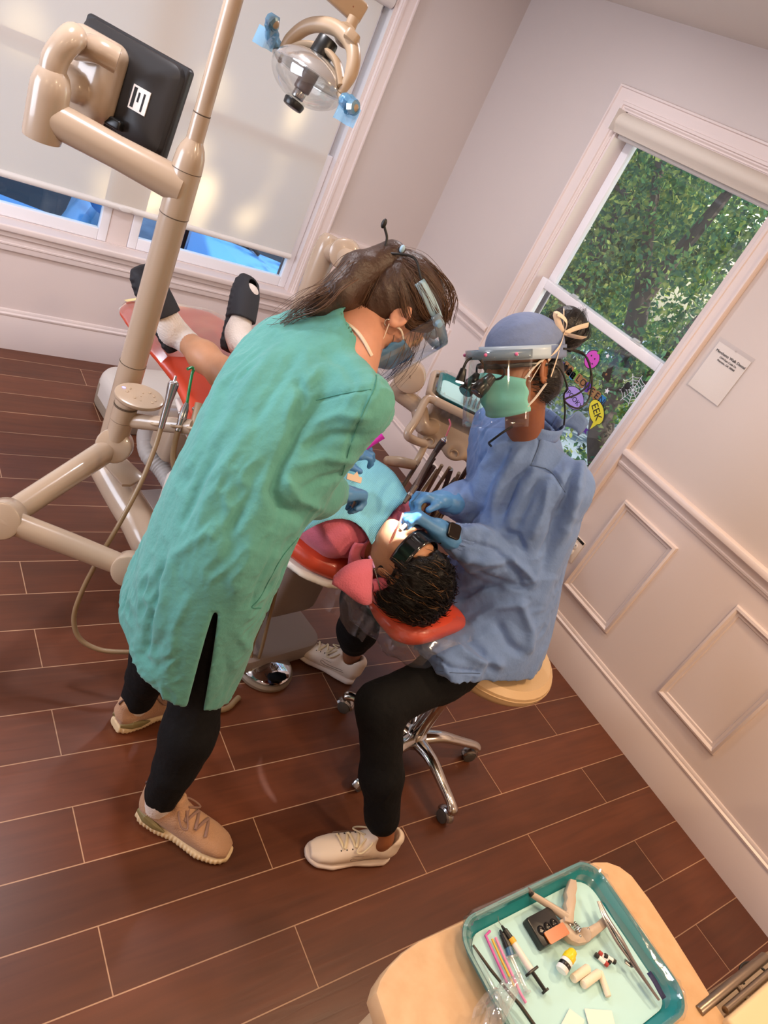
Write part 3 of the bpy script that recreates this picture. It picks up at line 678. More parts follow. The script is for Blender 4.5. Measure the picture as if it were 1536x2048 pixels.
# ================================================================== DENTAL CHAIR AND ITS UNITS
M_tan = mat('tan_enamel', '#b09a84', rough=.24, coat=.25)
M_tan2 = mat('tan_plastic', '#ad9478', rough=.4)
M_cream = mat('cream_plastic', '#d9cfc4', rough=.4)
M_vinyl = mat('orange_vinyl', '#c9452a', rough=.36, coat=.15, var=.05, vscale=5, bump=.03, bscale=160)
M_chrome = mat('chrome', '#d8d8dc', rough=.06, metal=1)
M_steel = mat('steel', '#a9a8a8', rough=.22, metal=1)
M_base = mat('base_casting', '#8a7b74', rough=.5, bump=.08, bscale=220)
M_hose = mat('tan_hose', '#8a7254', rough=.4); M_hosed = mat('brown_hose', '#4a3830', rough=.4); M_seam = mat('seam', '#5b4a3a', rough=.7)
M_greyhose = mat('grey_hose', '#aba49e', rough=.5)
AX = np.array([.167, -.986, 0]); SX = np.array([.986, .167, 0]); O_ = np.array([-1.62, -1.0, 0])
def ch(t, s, z): return tuple(O_ + AX * t + SX * s + np.array([0, 0, z]))
chair = thing('dental_chair', 'reclined orange-red dental chair with cream shells on a grey floor plate, patient lying on it', 'dental chair', (-1.5, -1.75, 0))
RC = [(0, 0, 1), tuple(SX), tuple(AX)]   # rows: thickness, width, length
def cushion(name, st, h=.009, p=3.2, m=M_vinyl, disp=None):
    """st: (t, centre height, side, half thickness, half width)"""
    a = np.array(st); pts = np.array([ch(x[0], x[2], x[1]) for x in a]); r = a[:, 4].max() + .05
    s = SDF(pts.min(0) - r, pts.max(0) + r, h); s.loft(st, RC, tuple(O_), 0, p=p); s.d = s.d
    return sculpt(s, name, m, chair, disp, rel=3)
cushion('leg_rest', [(-.05, .70, 0, .012, .13), (-.02, .70, 0, .028, .20), (.03, .695, 0, .03, .235), (.16, .68, 0, .03, .232), (.28, .66, 0, .032, .20), (.40, .635, 0, .035, .172), (.52, .61, 0, .04, .175), (.60, .60, 0, .04, .2)])
cushion('seat_cushion', [(.50, .585, 0, .03, .18), (.55, .59, 0, .045, .2), (.7, .585, 0, .05, .235), (.9, .585, 0, .05, .24), (1.0, .6, 0, .045, .23)])
cushion('backrest_cushion', [(.93, .61, 0, .03, .22), (.98, .615, 0, .042, .245), (1.1, .625, 0, .045, .25), (1.28, .645, -.01, .045, .255), (1.38, .65, -.01, .043, .225), (1.44, .652, -.01, .038, .17), (1.47, .654, -.01, .015, .11)])
cushion('backrest_shell', [(.95, .575, 0, .03, .2), (1.1, .585, 0, .028, .252), (1.28, .602, -.01, .024, .262), (1.39, .61, -.01, .02, .23), (1.45, .614, -.01, .016, .175), (1.475, .616, -.01, .01, .10)], m=M_cream)
cushion('seat_shell', [(.42, .57, 0, .02, .16), (.6, .55, 0, .03, .2), (.9, .55, 0, .035, .22), (1.0, .56, 0, .03, .2)], m=M_cream)
cushion('headrest_cushion', [(1.485, .665, -.015, .012, .06), (1.50, .67, -.015, .028, .10), (1.54, .665, -.015, .034, .122), (1.60, .652, -.012, .038, .134), (1.68, .655, -.005, .044, .138), (1.72, .665, 0, .036, .12), (1.742, .674, 0, .015, .09)])
MB().tube([ch(1.3, .02, .58), ch(1.42, .02, .6), ch(1.6, .02, .61)], .016, 10, flat=((0, 0, 1), .5)).build('headrest_bar', M_steel, chair)
MB().prism([(x, y) for x, y in rrect(.95, .40, .07)], frame(ch(.80, 0, .002), x=tuple(AX), z=(0, 0, 1)), .075, .02).build('floor_plate', M_base, chair)
MB().prism(rrect(.50, .27, .06), frame(ch(.70, 0, .07), x=tuple(AX), z=(0, 0, 1)), .22, .03).build('lift_casing', M_cream, chair)
MB().prism(rrect(.34, .2, .05), frame(ch(.75, 0, .28), x=tuple(AX), z=(0, 0, 1)), .27, .03).build('lift_column', M_tan2, chair)
bl = MB()
for k in range(6): bl.prism(rrect(.14 + .008 * k, .16, .03), frame(ch(1.12 - .012 * k, -.02, .32 + .03 * k), x=tuple(AX), z=(0, 0, 1)), .024, .008)
bl.build('bellows', M_tan2, chair)
MB().prism(rrect(.20, .22, .04), frame(ch(1.13, 0, .22), x=tuple(AX), z=(0, 0, 1)), .34, .03).build('backrest_mount', M_base, chair)
# clear toe-board cover
tc_ = []
for i, t in enumerate(np.linspace(-.04, .33, 12)):
    hw = float(np.interp(t, [-.05, -.02, .03, .16, .28, .4], [.14, .20, .238, .236, .205, .178])); zt = float(np.interp(t, [-.05, .03, .16, .28, .4], [.72, .729, .714, .696, .674]))
    tc_.append([ch(t, s * hw, zt + .004 + .002 * math.sin(i * 2.1 + s * 7) - (.03 * max(0, abs(s) - .9) * 10)) for s in np.linspace(-1, 1, 22)])
MB().sheet(tc_).build('toe_cover', film('toe_cover_film', (.98, .93, .92), gloss=.5, rough=.14, bump=.25, bscale=14, body=.10, bodycol='#e8c8be'), chair)
tp = MB()
for t, s, l in ((.0, -.17, .05), (.17, -.15, .04), (.10, .2, .035)): tp.prism(rrect(l * 2, .014, .003), frame(ch(t, s, .735 - .06 * max(0, t)), x=(.8, .6, 0), z=(0, 0, 1)), .0012)
tp.build('cover_tape', mat('yellow_tape', '#e6d59a', rough=.4), chair, smooth=False)
# ---- barrier bag over the headrest
bag = thing('plastic_headrest_bag', 'crumpled clear plastic bag pulled over the orange headrest', 'plastic bag', ch(1.6, 0, .6))
rows = []
for i, t in enumerate(np.linspace(1.46, 1.79, 16)):
    hw = float(np.interp(t, [1.46, 1.5, 1.6, 1.7, 1.76, 1.79], [.105, .115, .135, .138, .125, .1])); hh = float(np.interp(t, [1.46, 1.5, 1.6, 1.7, 1.76, 1.79], [.05, .046, .052, .056, .05, .03])); zc = float(np.interp(t, [1.46, 1.5, 1.6, 1.7, 1.76], [.635, .64, .63, .64, .655]))
    sag = .05 * max(0, 1 - abs(t - 1.52) / .12)
    rows.append([ch(t, -.008 + hw * 1.1 * math.copysign(abs(math.cos(a)) ** .6, math.cos(a)) + .006 * math.sin(5 * a + i * 1.7), zc + hh * math.copysign(abs(math.sin(a)) ** .7, math.sin(a)) * (1 if math.sin(a) > 0 else 1.25) - (sag if math.sin(a) < -.2 else 0) + .004 * math.sin(7 * a + i)) for a in np.linspace(0, 2 * PI, 41)[:-1]])
M_bag = film('bag_film', (.97, .97, .98), gloss=.15, rough=.1, bump=.8, bscale=35, body=.02)
MB().loft(rows, False).build('sheet', M_bag, bag)
MB().sheet([[ch(t, -.135 - .012 * math.sin(3 * t * 9), z + .01 * math.sin(t * 60)) for t in np.linspace(1.42, 1.60, 10)] for z in np.linspace(.61, .52, 6)]).build('loose_flap', M_bag, bag)
# ---- support post with monitor arm
PX, PY = -1.962, -1.66
post = thing('support_post', 'tall tan post carrying the monitor arm and ceiling-high light arm left of the chair', 'post', (PX, PY, .4))
MB().cyl((PX, PY, .40), (PX, PY, .80), .0395).build('lower_post', M_tan, post)
MB().cyl((PX, PY, .802), (PX, PY, 1.262), .0385).build('middle_post', M_tan, post)
MB().tube([(PX, PY, z) for z in (1.264, 1.40, 1.425, 1.445, 1.458, 1.465)], [.0395, .0395, .037, .031, .0235, .022], 32).build('arm_sleeve', M_tan, post)
MB().cyl((PX, PY, 1.46), (PX, PY, 1.525), .0225).cyl((PX, PY, 1.527), (PX, PY, 1.98), .0215).build('upper_post', M_tan, post)
sm = MB()
for z, r in ((.8, .0399), (1.263, .0399), (1.385, .0399), (1.526, .0226)): sm.cyl((PX, PY, z), (PX, PY, z + .002), r, n=32)
sm.build('joint_seam', M_seam, post)
aE = (-2.2802, -1.5214, 1.3720); aS = (PX, PY, 1.34)
MB().tube([aS, tuple(.5 * (V(aS) + V(aE))), aE], [.047, .041, .043], 28).build('monitor_arm', M_tan, post)
MB().tube([(aE[0], aE[1], 1.372 + q) for q in (-.062, -.060, -.05, .045, .07, .095, .105)], [.036, .045, .047, .047, .046, .038, .03], 28).build('elbow_block', M_tan, post)
bend = spline([(aE[0], aE[1], 1.44), (aE[0], aE[1], 1.50), (aE[0] + .03, aE[1] + .01, 1.556), (-2.2227, -1.4197, 1.5274), (-2.1867, -1.4889, 1.5479), (-2.1402, -1.5058, 1.5450)], 8)
MB().tube(bend, .031, 20).build('gooseneck', M_tan, post)
# ---- monitor
mon = thing('monitor', 'black computer monitor seen from behind on the tan gooseneck arm', 'monitor', (-2.0675, -1.4048, 1.4775))
hx = V((.61, -.79, 0)).normalized(); nb = V((-.79, -.61, .10)).normalized()
uc = nb.cross(hx) * -1
if uc.z < 0: uc = -uc
Mm = frame((-2.0824, -1.3927, 1.4738), x=hx, y=uc); 
if (Mm.to_3x3() @ V((0, 0, 1))).dot(nb) < 0: Mm = frame((-2.0824, -1.3927, 1.4738), x=-hx, y=uc)
MB().prism(rrect(.335, .245, .012), Mm @ Matrix.Translation((0, 0, -.03)), .028, .006).build('screen_housing', mat('monitor_black', '#1d1b1c', rough=.42), mon)
rg_ = [[Mm @ V((x * k, y * k, z)) for x, y in rrect(.325, .235, .03)] for k, z in ((1, -.004), (.97, .012), (.86, .022), (.3, .026))]
MB().loft(rg_).build('rear_cover', mat('monitor_rear', '#262424', rough=.38), mon)
MB(Mm).b2((-.13, .086, .014), (.10, .100, .0215), .002).build('vent_slot', mat('vent_black', '#0b0b0b', rough=.7), mon)
MB(Mm).b2((-.145, -.117, -.0335), (.145, .112, -.030)).build('screen', mat('screen_glass', '#0d1116', rough=.08), mon, smooth=False)
lb = MB(Mm).b2((.045, -.035, .0245), (.10, .025, .027)).build('rating_label', M_white, mon, smooth=False)
MB(Mm).b2((.05, -.03, .0268), (.06, .02, .0276)).b2((.066, -.012, .0268), (.072, .012, .0276)).b2((.082, -.03, .0268), (.088, .015, .0276)).build('label_print', M_ink, lb, smooth=False)
MB(Mm).b2((.0, -.10, .02), (.05, -.075, .045), .006).b2((-.05, -.105, .02), (-.02, -.08, .04), .006).build('cable_plug', M_black, mon)
mc = SDF(np.array(Mm @ V((0, 0, .05))) - .3, np.array(Mm @ V((0, 0, .05))) + .3, .005)
RM = np.array(Mm.to_3x3().transposed())
mp_ = lambda x, y, z: tuple(Mm @ V((x, y, z)))
mc.box(mp_(-.065, -.005, .05), (.082, .098, .042), RM, .034, .004); mc.box(mp_(-.04, .0, .075), (.05, .085, .03), RM, .028, .015)
mc.cone(mp_(-.125, -.035, .105), mp_(-.05, -.05, .11), .036, .036, .004)
mc.box(mp_(-.06, -.075, .045), (.05, .05, .03), RM, .02, .02)
sculpt(mc, 'mounting_shroud', M_tan, mon, rel=2)
# ---- operatory light on its arm
lite = thing('operatory_light', 'dental operating light with clear curved shield and blue-wrapped handles, hanging high over the room', 'lamp', (-1.7830, -1.7935, 1.7209))
Lc = V((-1.7867, -1.7928, 1.7170)); Ml = frame(Lc, z=(-.25, -.1, -.96), x=(.26, -.95, -.1)); Lz = Ml.to_3x3() @ V((0, 0, 1)); Lx = Ml.to_3x3() @ V((1, 0, 0)); Ly = Ml.to_3x3() @ V((0, 1, 0))
M_refl = mat('reflector', '#e4dfd8', rough=.12, metal=.85)
M_shield = film('lamp_shield', (.97, .98, .98), gloss=.3, rough=.03, body=.04)
def bowl(a, b, dep, sg, n=28, m=10): return [[Ml @ V((a * math.cos(2 * PI * k / n) * math.cos(q), b * math.sin(2 * PI * k / n) * math.cos(q), sg * dep * math.sin(q))) for k in range(n)] for q in np.linspace(0, PI * .47, m)]
MB().loft(bowl(.112, .075, .052, -1)).build('reflector', M_refl, lite)
MB().loft(bowl(.114, .078, .066, 1)).build('clear_shield', M_shield, lite)
MB().tube([Ml @ V((.115 * math.cos(a), .079 * math.sin(a), 0)) for a in np.linspace(0, 2 * PI, 40)[:-1]], .0035, 8, True).build('shield_rim', M_shield, lite)
MB().cyl(Ml @ V((0, 0, -.092)), Ml @ V((0, 0, -.048)), .026, .028, bev=.004).build('rear_knob', M_black, lite)
MB().cyl(Ml @ V((0, 0, -.02)), Ml @ V((0, 0, .038)), .021, .021, bev=.004).build('bulb_cover', mat('bulb_cover', '#5a4c46', rough=.3), lite)
MB().cyl(Ml @ V((0, 0, .038)), Ml @ V((0, 0, .058)), .016, bev=.003).build('bulb_socket', M_steel, lite)
MB().cyl(Ml @ V((0, 0, .064)), Ml @ V((0, 0, .082)), .027, .025, bev=.004).build('front_cap', M_black, lite)
yk = spline([Ml @ V((-.118, 0, .0)), Ml @ V((-.115, 0, -.05)), Ml @ V((-.085, .0, -.095)), Ml @ V((-.03, 0, -.118)), Ml @ V((.03, 0, -.118)), Ml @ V((.085, .0, -.095)), Ml @ V((.115, 0, -.05)), Ml @ V((.118, 0, 0))], 8)
MB().tube(yk, [.009, .016, .017, .018, .018, .017, .016, .009], 14).build('yoke', M_tan2, lite)
MB().tube(spline([Ml @ V((-.115, 0, -.012)), Ml @ V((-.06, 0, -.055)), Ml @ V((0, 0, -.066)), Ml @ V((.06, 0, -.055)), Ml @ V((.115, 0, -.012))], 7), .009, 10, flat=(tuple(Ly), 2)).build('rear_band', M_tan2, lite)
M_wrap = film('blue_wrap', (.55, .8, .95), gloss=.35, rough=.12, bump=.8, bscale=50, body=.45, bodycol='#6fb0d8')
for sg, pe in ((-1, (-.158, .03, -.06)), (1, (.19, .02, .018))):
    hp = spline([Ml @ V((sg * .112, 0, 0)), Ml @ V((sg * .135, 0, .012 * sg)), Ml @ V((sg * .165, pe[1] * .6, pe[2] * .7)), Ml @ V(pe)], 7)
    h_ = MB().tube(hp, .0075, 10).ell(Ml @ V(pe), .014).build('handle', M_tan2, lite)
    wr_ = MB(); 
    pts = [V(p) for p in hp[8:]] + [Ml @ V((pe[0] + sg * .012, pe[1], pe[2]))]
    wr_.tube([p + V((.003 * math.sin(i * 2.2), .003 * math.cos(i * 1.7), .003 * math.sin(i))) for i, p in enumerate(pts)], [.013 + .006 * abs(math.sin(i * 1.3)) for i in range(len(pts))], 9)
    q = pts[len(pts) // 2]; wr_.sheet([[q + V((.0, 0, 0)) + Lx * sg * u + V((-.25, -.3, -.9)).normalized() * v_ + Ly * .004 * math.sin(u * 300) for u in np.linspace(-.03, .045, 6)] for v_ in (0, .02, .045)])
    wr_.build('plastic_wrap', M_wrap, h_)
yc = Ml @ V((.035, 0, -.125)); br0 = V((-1.7203, -1.7754, 1.8226)); be = V((-1.6972, -1.7477, 1.8862))
MB().tube([yc, yc.lerp(br0, .5), br0], [.019, .021, .021], 14, flat=(tuple(Ly), 1.3)).build('bracket', M_tan2, lite)
MB().prism(rrect(.085, .036, .010), frame(yc.lerp(br0, .3) + Lx * .03, x=(br0 - yc), y=Lx), .022, .004).build('bracket_plate', M_tan2, lite)
MB().ell(yc.lerp(br0, .62) - Ly * .024, .004).build('screw', M_chrome, lite)
MB().cyl(br0, br0 + V((.006, .004, .05)), .014).build('stem', M_tan2, lite)
bt = V((be.x, be.y, be.z)); bs = V((PX, PY, 1.945)); dr = (bt - bs).normalized()
MB().prism(rrect(.060, .052, .012), frame(bs, z=dr, y=(0, 0, 1)), (bt - bs).length + .012, .008).build('boom', M_tan2, lite)
MB().cyl(bs + V((0, 0, -.055)), bs + V((0, 0, .045)), .036, bev=.006).build('boom_pivot', M_tan2, lite)
MB().ell(bt - dr * .02 + dr.cross(V((0, 0, 1))) * .026, .005).build('boom_screw', mat('copper', '#8a5a48', rough=.4, metal=.6), lite)
# ---- assistant arm
arm = thing('assistant_arm', 'jointed tan arm with round knuckles and an oval button pad, left of the green gown', 'instrument arm', (-1.9860, -1.7688, 0.5700))
K1 = V((-1.9891, -1.7692, 0.5700)); K2 = V((-2.3241, -2.0682, 0.5200)); K3 = V((-2.0433, -2.2420, 0.5000)); da = V((-.40, -.78, .40)).normalized()
def knuckle(c, r, w): return MB().cyl(c - da * w * .45, c + da * w * .55, r, bev=.006).build('knuckle', M_tan, arm)
knuckle(K1, .053, .075); knuckle(K2, .050, .075); knuckle(K3, .043, .07)
MB().tube([K1 - da * .026, K1.lerp(K2, .5) - da * .026, K2 - da * .026], [.036, .034, .033], 20, flat=((0, 0, 1), 1.05)).build('link', M_tan, arm)
MB().tube([K2 + da * .01, K2.lerp(K3, .5), K3], [.032, .031, .029], 20).build('link', M_tan, arm)
cb = V((K1.x, K1.y, .60)) - da * .0; ct = V((cb.x, cb.y, .715))
MB().cyl(cb, V((cb.x, cb.y, .665)), .034).cyl(V((cb.x, cb.y, .667)), ct, .035).build('column', M_tan, arm)
pdM = frame(ct + V((.03, -.006, .0)), z=(-.12, -.22, .97), x=(.93, -.33, .05))
el = lambda a, b: [(a * math.cos(2 * PI * k / 32), b * math.sin(2 * PI * k / 32)) for k in range(32)]
rgs = [[pdM @ V((x + ox, y, z)) for x, y in el(a, b)] for a, b, z, ox in ((.034, .034, -.004, -.03), (.036, .034, .012, -.028), (.048, .036, .025, -.012), (.064, .045, .034, 0), (.071, .051, .040, 0), (.072, .052, .046, 0), (.070, .050, .051, 0), (.064, .044, .053, 0))]
pad = MB().loft(rgs).build('control_pad', M_tan, arm)
MB().cyl(ct + V((0, 0, -.002)), ct + V((0, 0, .003)), .0356).build('column_seam', M_seam, arm)
for x, y in ((-.030, .018), (-.036, .002), (-.012, -.016), (.026, .020), (.040, .010), (.046, -.006), (.038, -.018), (.008, .012), (.004, -.004), (.006, -.022)):
    MB().cyl(pdM @ V((x, y, .052)), pdM @ V((x, y, .0545)), .0042 if abs(x) > .012 or y < -.01 and x < 0 else .0022, n=12, bev=.0008).build('button', M_tan2, pad)
MB().ell(pdM @ V((-.047, .016, .053)), (.0055, .0055, .0012)).build('indicator', mat('indicator_light', '#7d7cf2', emit=2.5), pad)
hb0 = V((cb.x, cb.y, .668)) + V((.02, -.005, 0)); hb1 = V((-1.8457, -1.9386, 0.7701)); hd = (hb1 - hb0).normalized()
MB().tube([hb0, hb1], .0235, 20).build('holder_bar', M_tan, arm)
for q in (.44, .74, .99):
    c = hb0.lerp(hb1, q); MB().tube([c + V((0, 0, .0)) + hd * .018 * math.cos(a) + da * (.026 + .013 * math.sin(a)) for a in np.linspace(-.6, PI + .6, 12)], .0045, 8).build('holder_clip', M_tan2, arm)
MB().prism([(-.06, -.035), (.04, -.04), (.055, -.02), (.055, .02), (.04, .04), (-.06, .035)], frame((-1.9401, -1.7760, 0.4700), x=(.48, -.85, -.2), z=(-.15, -.25, .95)), .014, .004).build('cover_flap', M_tan, arm)
dg = spline([(PX, PY, .43), (-1.9500, -1.6559, 0.4000), (-1.8973, -1.8518, 0.3600), (-1.8294, -2.0226, 0.3300), ch(.82, -.04, .28)], 6)
MB().tube(dg, [.05, .058, .058, .056, .05], 20).build('chair_link', M_tan, arm)
# ---- instruments on the bar
def inst(label, cat, name, q, parts, hose):
    root = thing(name, label, cat, tuple(hb0.lerp(hb1, q)))
    return root
c1 = hb0.lerp(hb1, .44) + da * .030; sy = thing('air_water_syringe', 'polished steel air-water syringe standing in the first clip beside the button pad', 'syringe', tuple(c1))
e0 = V((-1.9360, -1.9283, 0.7502)); e1 = V((-1.9189, -1.8810, 0.8711)); ax = (e1 - e0).normalized()
MB().tube([e0, e0.lerp(e1, .25), e0.lerp(e1, .6), e0.lerp(e1, .85), e1], [.0085, .0095, .0105, .014, .0155], 16).build('handle', M_steel, sy)
MB().cyl(e1 + ax * .0, e1 + ax * .007, .015, .013).build('head', M_chrome, sy)
for sd in (-1, 1): MB().ell(e1 + ax * .005 + da * .012 + hd * sd * .007, .0055).build('trigger', M_chrome, sy)
MB().cyl(e1 + ax * .005 - da * .004, e1 + ax * .024 - da * .004, .0045, .0035).build('nozzle', M_chrome, sy)
MB().tube(spline([e0, (-1.9480, -1.9562, 0.7003), (-1.9838, -2.0181, 0.6189), (-2.0308, -2.0713, 0.5139), (-2.0767, -2.1107, 0.4071), (-2.1079, -2.1408, 0.3100), (-2.1171, -2.1622, 0.2311), (-2.0986, -2.1918, 0.1770), (-2.0497, -2.2245, 0.1576), (-1.9855, -2.2508, 0.1653), (-1.9074, -2.2591, 0.1724), (-1.8060, -2.2213, 0.1847)], 7), .0072, 10).build('hose', M_hose, sy)
sal = thing('saliva_ejector', 'bent clear green saliva ejector in a steel valve, second on the holder bar', 'suction tip', tuple(hb0.lerp(hb1, .74)))
e0 = V((-1.8859, -1.9318, 0.7481)); e1 = V((-1.8675, -1.8915, 0.8213)); 
MB().tube([e0, e0.lerp(e1, .3), e0.lerp(e1, .5), e0.lerp(e1, .8), e1], [.009, .0105, .0125, .0105, .0062], 14).build('valve', M_steel, sal)
MB().tube([e0.lerp(e1, .45) + hd * .0125 * math.cos(a) + da * .0125 * math.sin(a) for a in np.linspace(0, 2 * PI, 20)], .0015, 6).ell(e0.lerp(e1, .62) - hd * .012, .006).build('valve_lever', M_chrome, sal)
MB().tube(spline([e1, (-1.8630, -1.8659, 0.8588), (-1.8584, -1.8440, 0.8918), (-1.8552, -1.8385, 0.9026), (-1.8609, -1.8362, 0.9086), (-1.8769, -1.8460, 0.9066)], 6), .0045, 10).build('tip', mat('green_tube', '#1f8a4a', rough=.15, trans=.3), sal)
MB().tube(spline([e0, (-1.8880, -1.9411, 0.7135), (-1.8876, -1.9586, 0.6719), (-1.8757, -1.9832, 0.6362), (-1.8430, -2.0197, 0.5915), (-1.7678, -2.0768, 0.5345)], 6), .0085, 10).build('hose', M_hose, sal)
hv = thing('suction_wand', 'tan suction wand at the end of the holder bar, half hidden by the green gown', 'suction wand', tuple(hb1))
e0 = V((-1.8485, -1.9507, 0.7515)); e1 = V((-1.8361, -1.8993, 0.8310))
MB().tube([e0, e0.lerp(e1, .5), e1], [.011, .013, .011], 14).build('valve_body', M_tan2, hv); MB().ell(e0.lerp(e1, .8) - hd * .012, .007).build('lever', M_chrome, hv)
MB().tube(spline([e0, (-1.8495, -1.9616, 0.6961), (-1.8444, -1.9861, 0.6314), (-1.7931, -2.0237, 0.5683), (-1.7054, -2.0554, 0.5177)], 6), .012, 10).build('hose', M_hose, hv)
# ---- floor box and corrugated hose
box = thing('junction_box', 'off-white rounded junction box on the floor under the leg rest', 'floor box', (-1.45, -.68, 0))
MB().prism(rrect(.46, .34, .10), frame((-1.46, -.66, .0), x=(.99, .12, 0), z=(0, 0, 1)), .13, .012).build('base_band', mat('box_band', '#9a8b7a', rough=.5), box)
rg_ = [[frame((-1.46, -.66, 0), x=(.99, .12, 0), z=(0, 0, 1)) @ V((x * k, y * k, z)) for x, y in rrect(.462, .342, .11)] for k, z in ((1, .06), (1, .12), (.98, .15), (.93, .17), (.8, .182), (.4, .188))]
MB().loft(rg_).build('lid', mat('box_lid', '#cfc6bd', rough=.4), box)
ch_ = thing('corrugated_hose', 'grey corrugated hose curving between the floor box and the chair lift', 'hose', (-1.6, -1.2, .05))
hp = spline([(-1.4796, -0.9912, 0.2000), (-1.6143, -1.0849, 0.2000), (-1.6474, -1.2313, 0.1800), (-1.6055, -1.3196, 0.1600), ch(.42, -.03, .14)], 26)
MB().tube(hp, [.036 + (.0022 if (i % 4) < 2 and i > len(hp) * .42 else 0) for i in range(len(hp))], 18).build('tube', M_greyhose, ch_)
tag(MB().prism(rrect(.15, .13, .03), frame((-1.5824, -1.2772, 0.2200), x=tuple(AX), z=(0, 0, 1)), .18, .015).build('valve_housing', M_tan, None), 'small tan housing under the chair edge beside the corrugated hose', 'housing')
# ---- foot control
fc = thing('foot_control', 'round chrome foot control disc on the floor behind the green gown', 'foot pedal', (-1.4478, -2.2354, -0.0000))
pf = Matrix.Translation((-1.4584, -2.2566, 0.0000))
MB().lathe([(.0, 0), (.098, 0), (.103, .006), (.103, .016), (.096, .024), (0, .024)], pf, 36).build('base_ring', mat('pedal_base', '#7c6a58', rough=.45), fc)
MB().lathe([(.0, .024), (.092, .024), (.093, .031), (.086, .037), (.01, .052), (0, .052)], pf, 40).build('chrome_disc', M_chrome, fc)
MB().tube(spline([pf @ V((-.08, -.03, .02)), (-1.5293, -2.2851, 0.0200), (-1.5373, -2.2373, 0.1200), (-1.5565, -2.2451, 0.3000), (-1.5756, -2.2508, 0.4200)], 7), .007, 8).tube(spline([pf @ V((-.06, .05, .02)), (-1.5038, -2.2563, 0.0600), (-1.5363, -2.2501, 0.2800), (-1.5570, -2.2406, 0.4200)], 7), .006, 8).build('cable', M_hose, fc)
tag(MB().tube(spline([(-1.5968, -2.3631, 0.0120), (-1.6769, -2.3992, 0.0120), (-1.8230, -2.3341, 0.0120), (-1.8694, -2.3274, 0.0500), (-1.9020, -2.3383, 0.1400), (-1.9091, -2.3652, 0.2400), (-1.8432, -2.3956, 0.3400), ch(.9, -.1, .3)], 7), .0095, 10).build('suction_hose', M_hose), 'thick tan hose looping to the floor between the hygienist’s legs', 'hose')
# ---- delivery unit on the far side
du = thing('delivery_unit', 'tan dental delivery unit with tray rim and handpiece holders behind the dentist’s hands', 'delivery unit', (-.85, -1.95, .8))
LD = V((.775, -.63, 0)).normalized(); SD = V((-.63, -.775, 0)).normalized(); TC = V((-.80, -1.935, .985))
Mt = frame(TC, x=LD, z=(0, 0, 1))
if (Mt.to_3x3() @ V((0, 1, 0))).dot(SD) > 0: pass
def tp3(l, s, z): return TC + LD * l + SD * s + V((0, 0, z))
rim = [tp3(x, y, 0) for x, y in rrect(.395, .29, .045, 8)]
MB().tube(rim, .0125, 12, True, flat=((0, 0, 1), 1.3)).build('tray_rim', M_tan, du)
MB().prism(rrect(.385, .28, .04), frame(TC + V((0, 0, -.014)), x=LD, z=(0, 0, 1)), .008).build('tray_support', M_tan2, du)
bd = SDF(np.array(TC) - .42, np.array(TC) + .42, .006)
RL = [tuple(LD), tuple(SD), (0, 0, 1)]
bd.box(tuple(tp3(.03, .01, -.085)), (.20, .12, .03), RL, .028, .02); bd.box(tuple(tp3(.03, .09, -.125)), (.20, .05, .035), RL, .03, .03)
for k in range(4): bd.ell(tuple(tp3(-.12 + .1 * k, .125, -.145)), (.045, .04, .036), RL, .02)
for k in range(4): bd.ell(tuple(tp3(-.12 + .1 * k, .165, -.13)), (.03, .02, .03), RL, .008, 'sub')
sculpt(bd, 'control_head', M_tan, du, rel=2)
for k in range(4):
    c = tp3(-.12 + .1 * k, .152, -.145); MB().tube([c + LD * .014 * math.cos(a) + V((0, 0, .014 * math.sin(a))) for a in np.linspace(0, 2 * PI, 18)[:-1]], .003, 6, True).build('holder_ring', M_tan2, du)
g1 = spline([tp3(-.17, .14, .0), tp3(-.20, .15, -.01), (-1.1017, -1.9810, 0.9255), (-1.1375, -2.0131, 0.8811), (-1.1066, -2.0234, 0.8668), (-1.0567, -2.0303, 0.8602)], 7)
MB().tube(g1, .0145, 14).build('side_handle', M_tan, du)
g2 = spline([(-1.1871, -2.0404, 0.7845), (-1.1550, -2.0626, 0.7976), (-1.1043, -2.0786, 0.8011)], 6)
MB().tube(g2, [.016, .019, .0185, .017], 14).ell(g2[0], .016).tube(spline([(-1.1043, -2.0786, 0.8011), (-1.0784, -2.0572, 0.8197), (-1.0500, -2.0261, 0.8536)], 5), .012, 10).build('positioning_grip', M_tan2, du)
MB().sheet([[tp3(l, .135 - .02 * z_, -.02 - .10 * z_) for l in np.linspace(-.17, .2, 8)] for z_ in np.linspace(0, 1, 5)]).build('clear_guard', film('guard_film', gloss=.4, rough=.06, body=.06), du)
B2 = V((-1.1166, -1.8685, 1.0259)); B1 = V((-1.1495, -1.2592, 1.1913)); pB = V((-1.1808, -1.1729, 1.1774))
da2 = V((-.62, -.75, .15)).normalized()
MB().cyl(B2 - da2 * .045, B2 + da2 * .045, .055, bev=.012).build('knuckle', M_tan, du)
MB().cyl(B1 - da2 * .05, B1 + da2 * .05, .058, bev=.014).build('knuckle', M_tan, du)
MB().tube([B1, B1.lerp(B2, .5), B2], [.05, .046, .044], 20).build('flex_arm', M_tan, du)
MB().tube(spline([B2 + V((.01, 0, -.02)), B2 + V((.0, .02, -.07)), (-1.0463, -1.9033, 0.9292), (-1.0250, -1.9604, 0.8853), tp3(-.06, -.02, -.09)], 6), [.036, .033, .03, .03, .03], 16).build('swivel_link', M_tan, du)
MB().tube([(pB.x, pB.y, z) for z in (.35, .8, pB.z - .02, pB.z + .02, pB.z + .04)], [.047, .047, .047, .042, .03], 22).build('riser_post', M_tan, du)
MB().cyl((pB.x, pB.y, pB.z - .02), tuple(B1), .04).build('riser_link', M_tan, du)
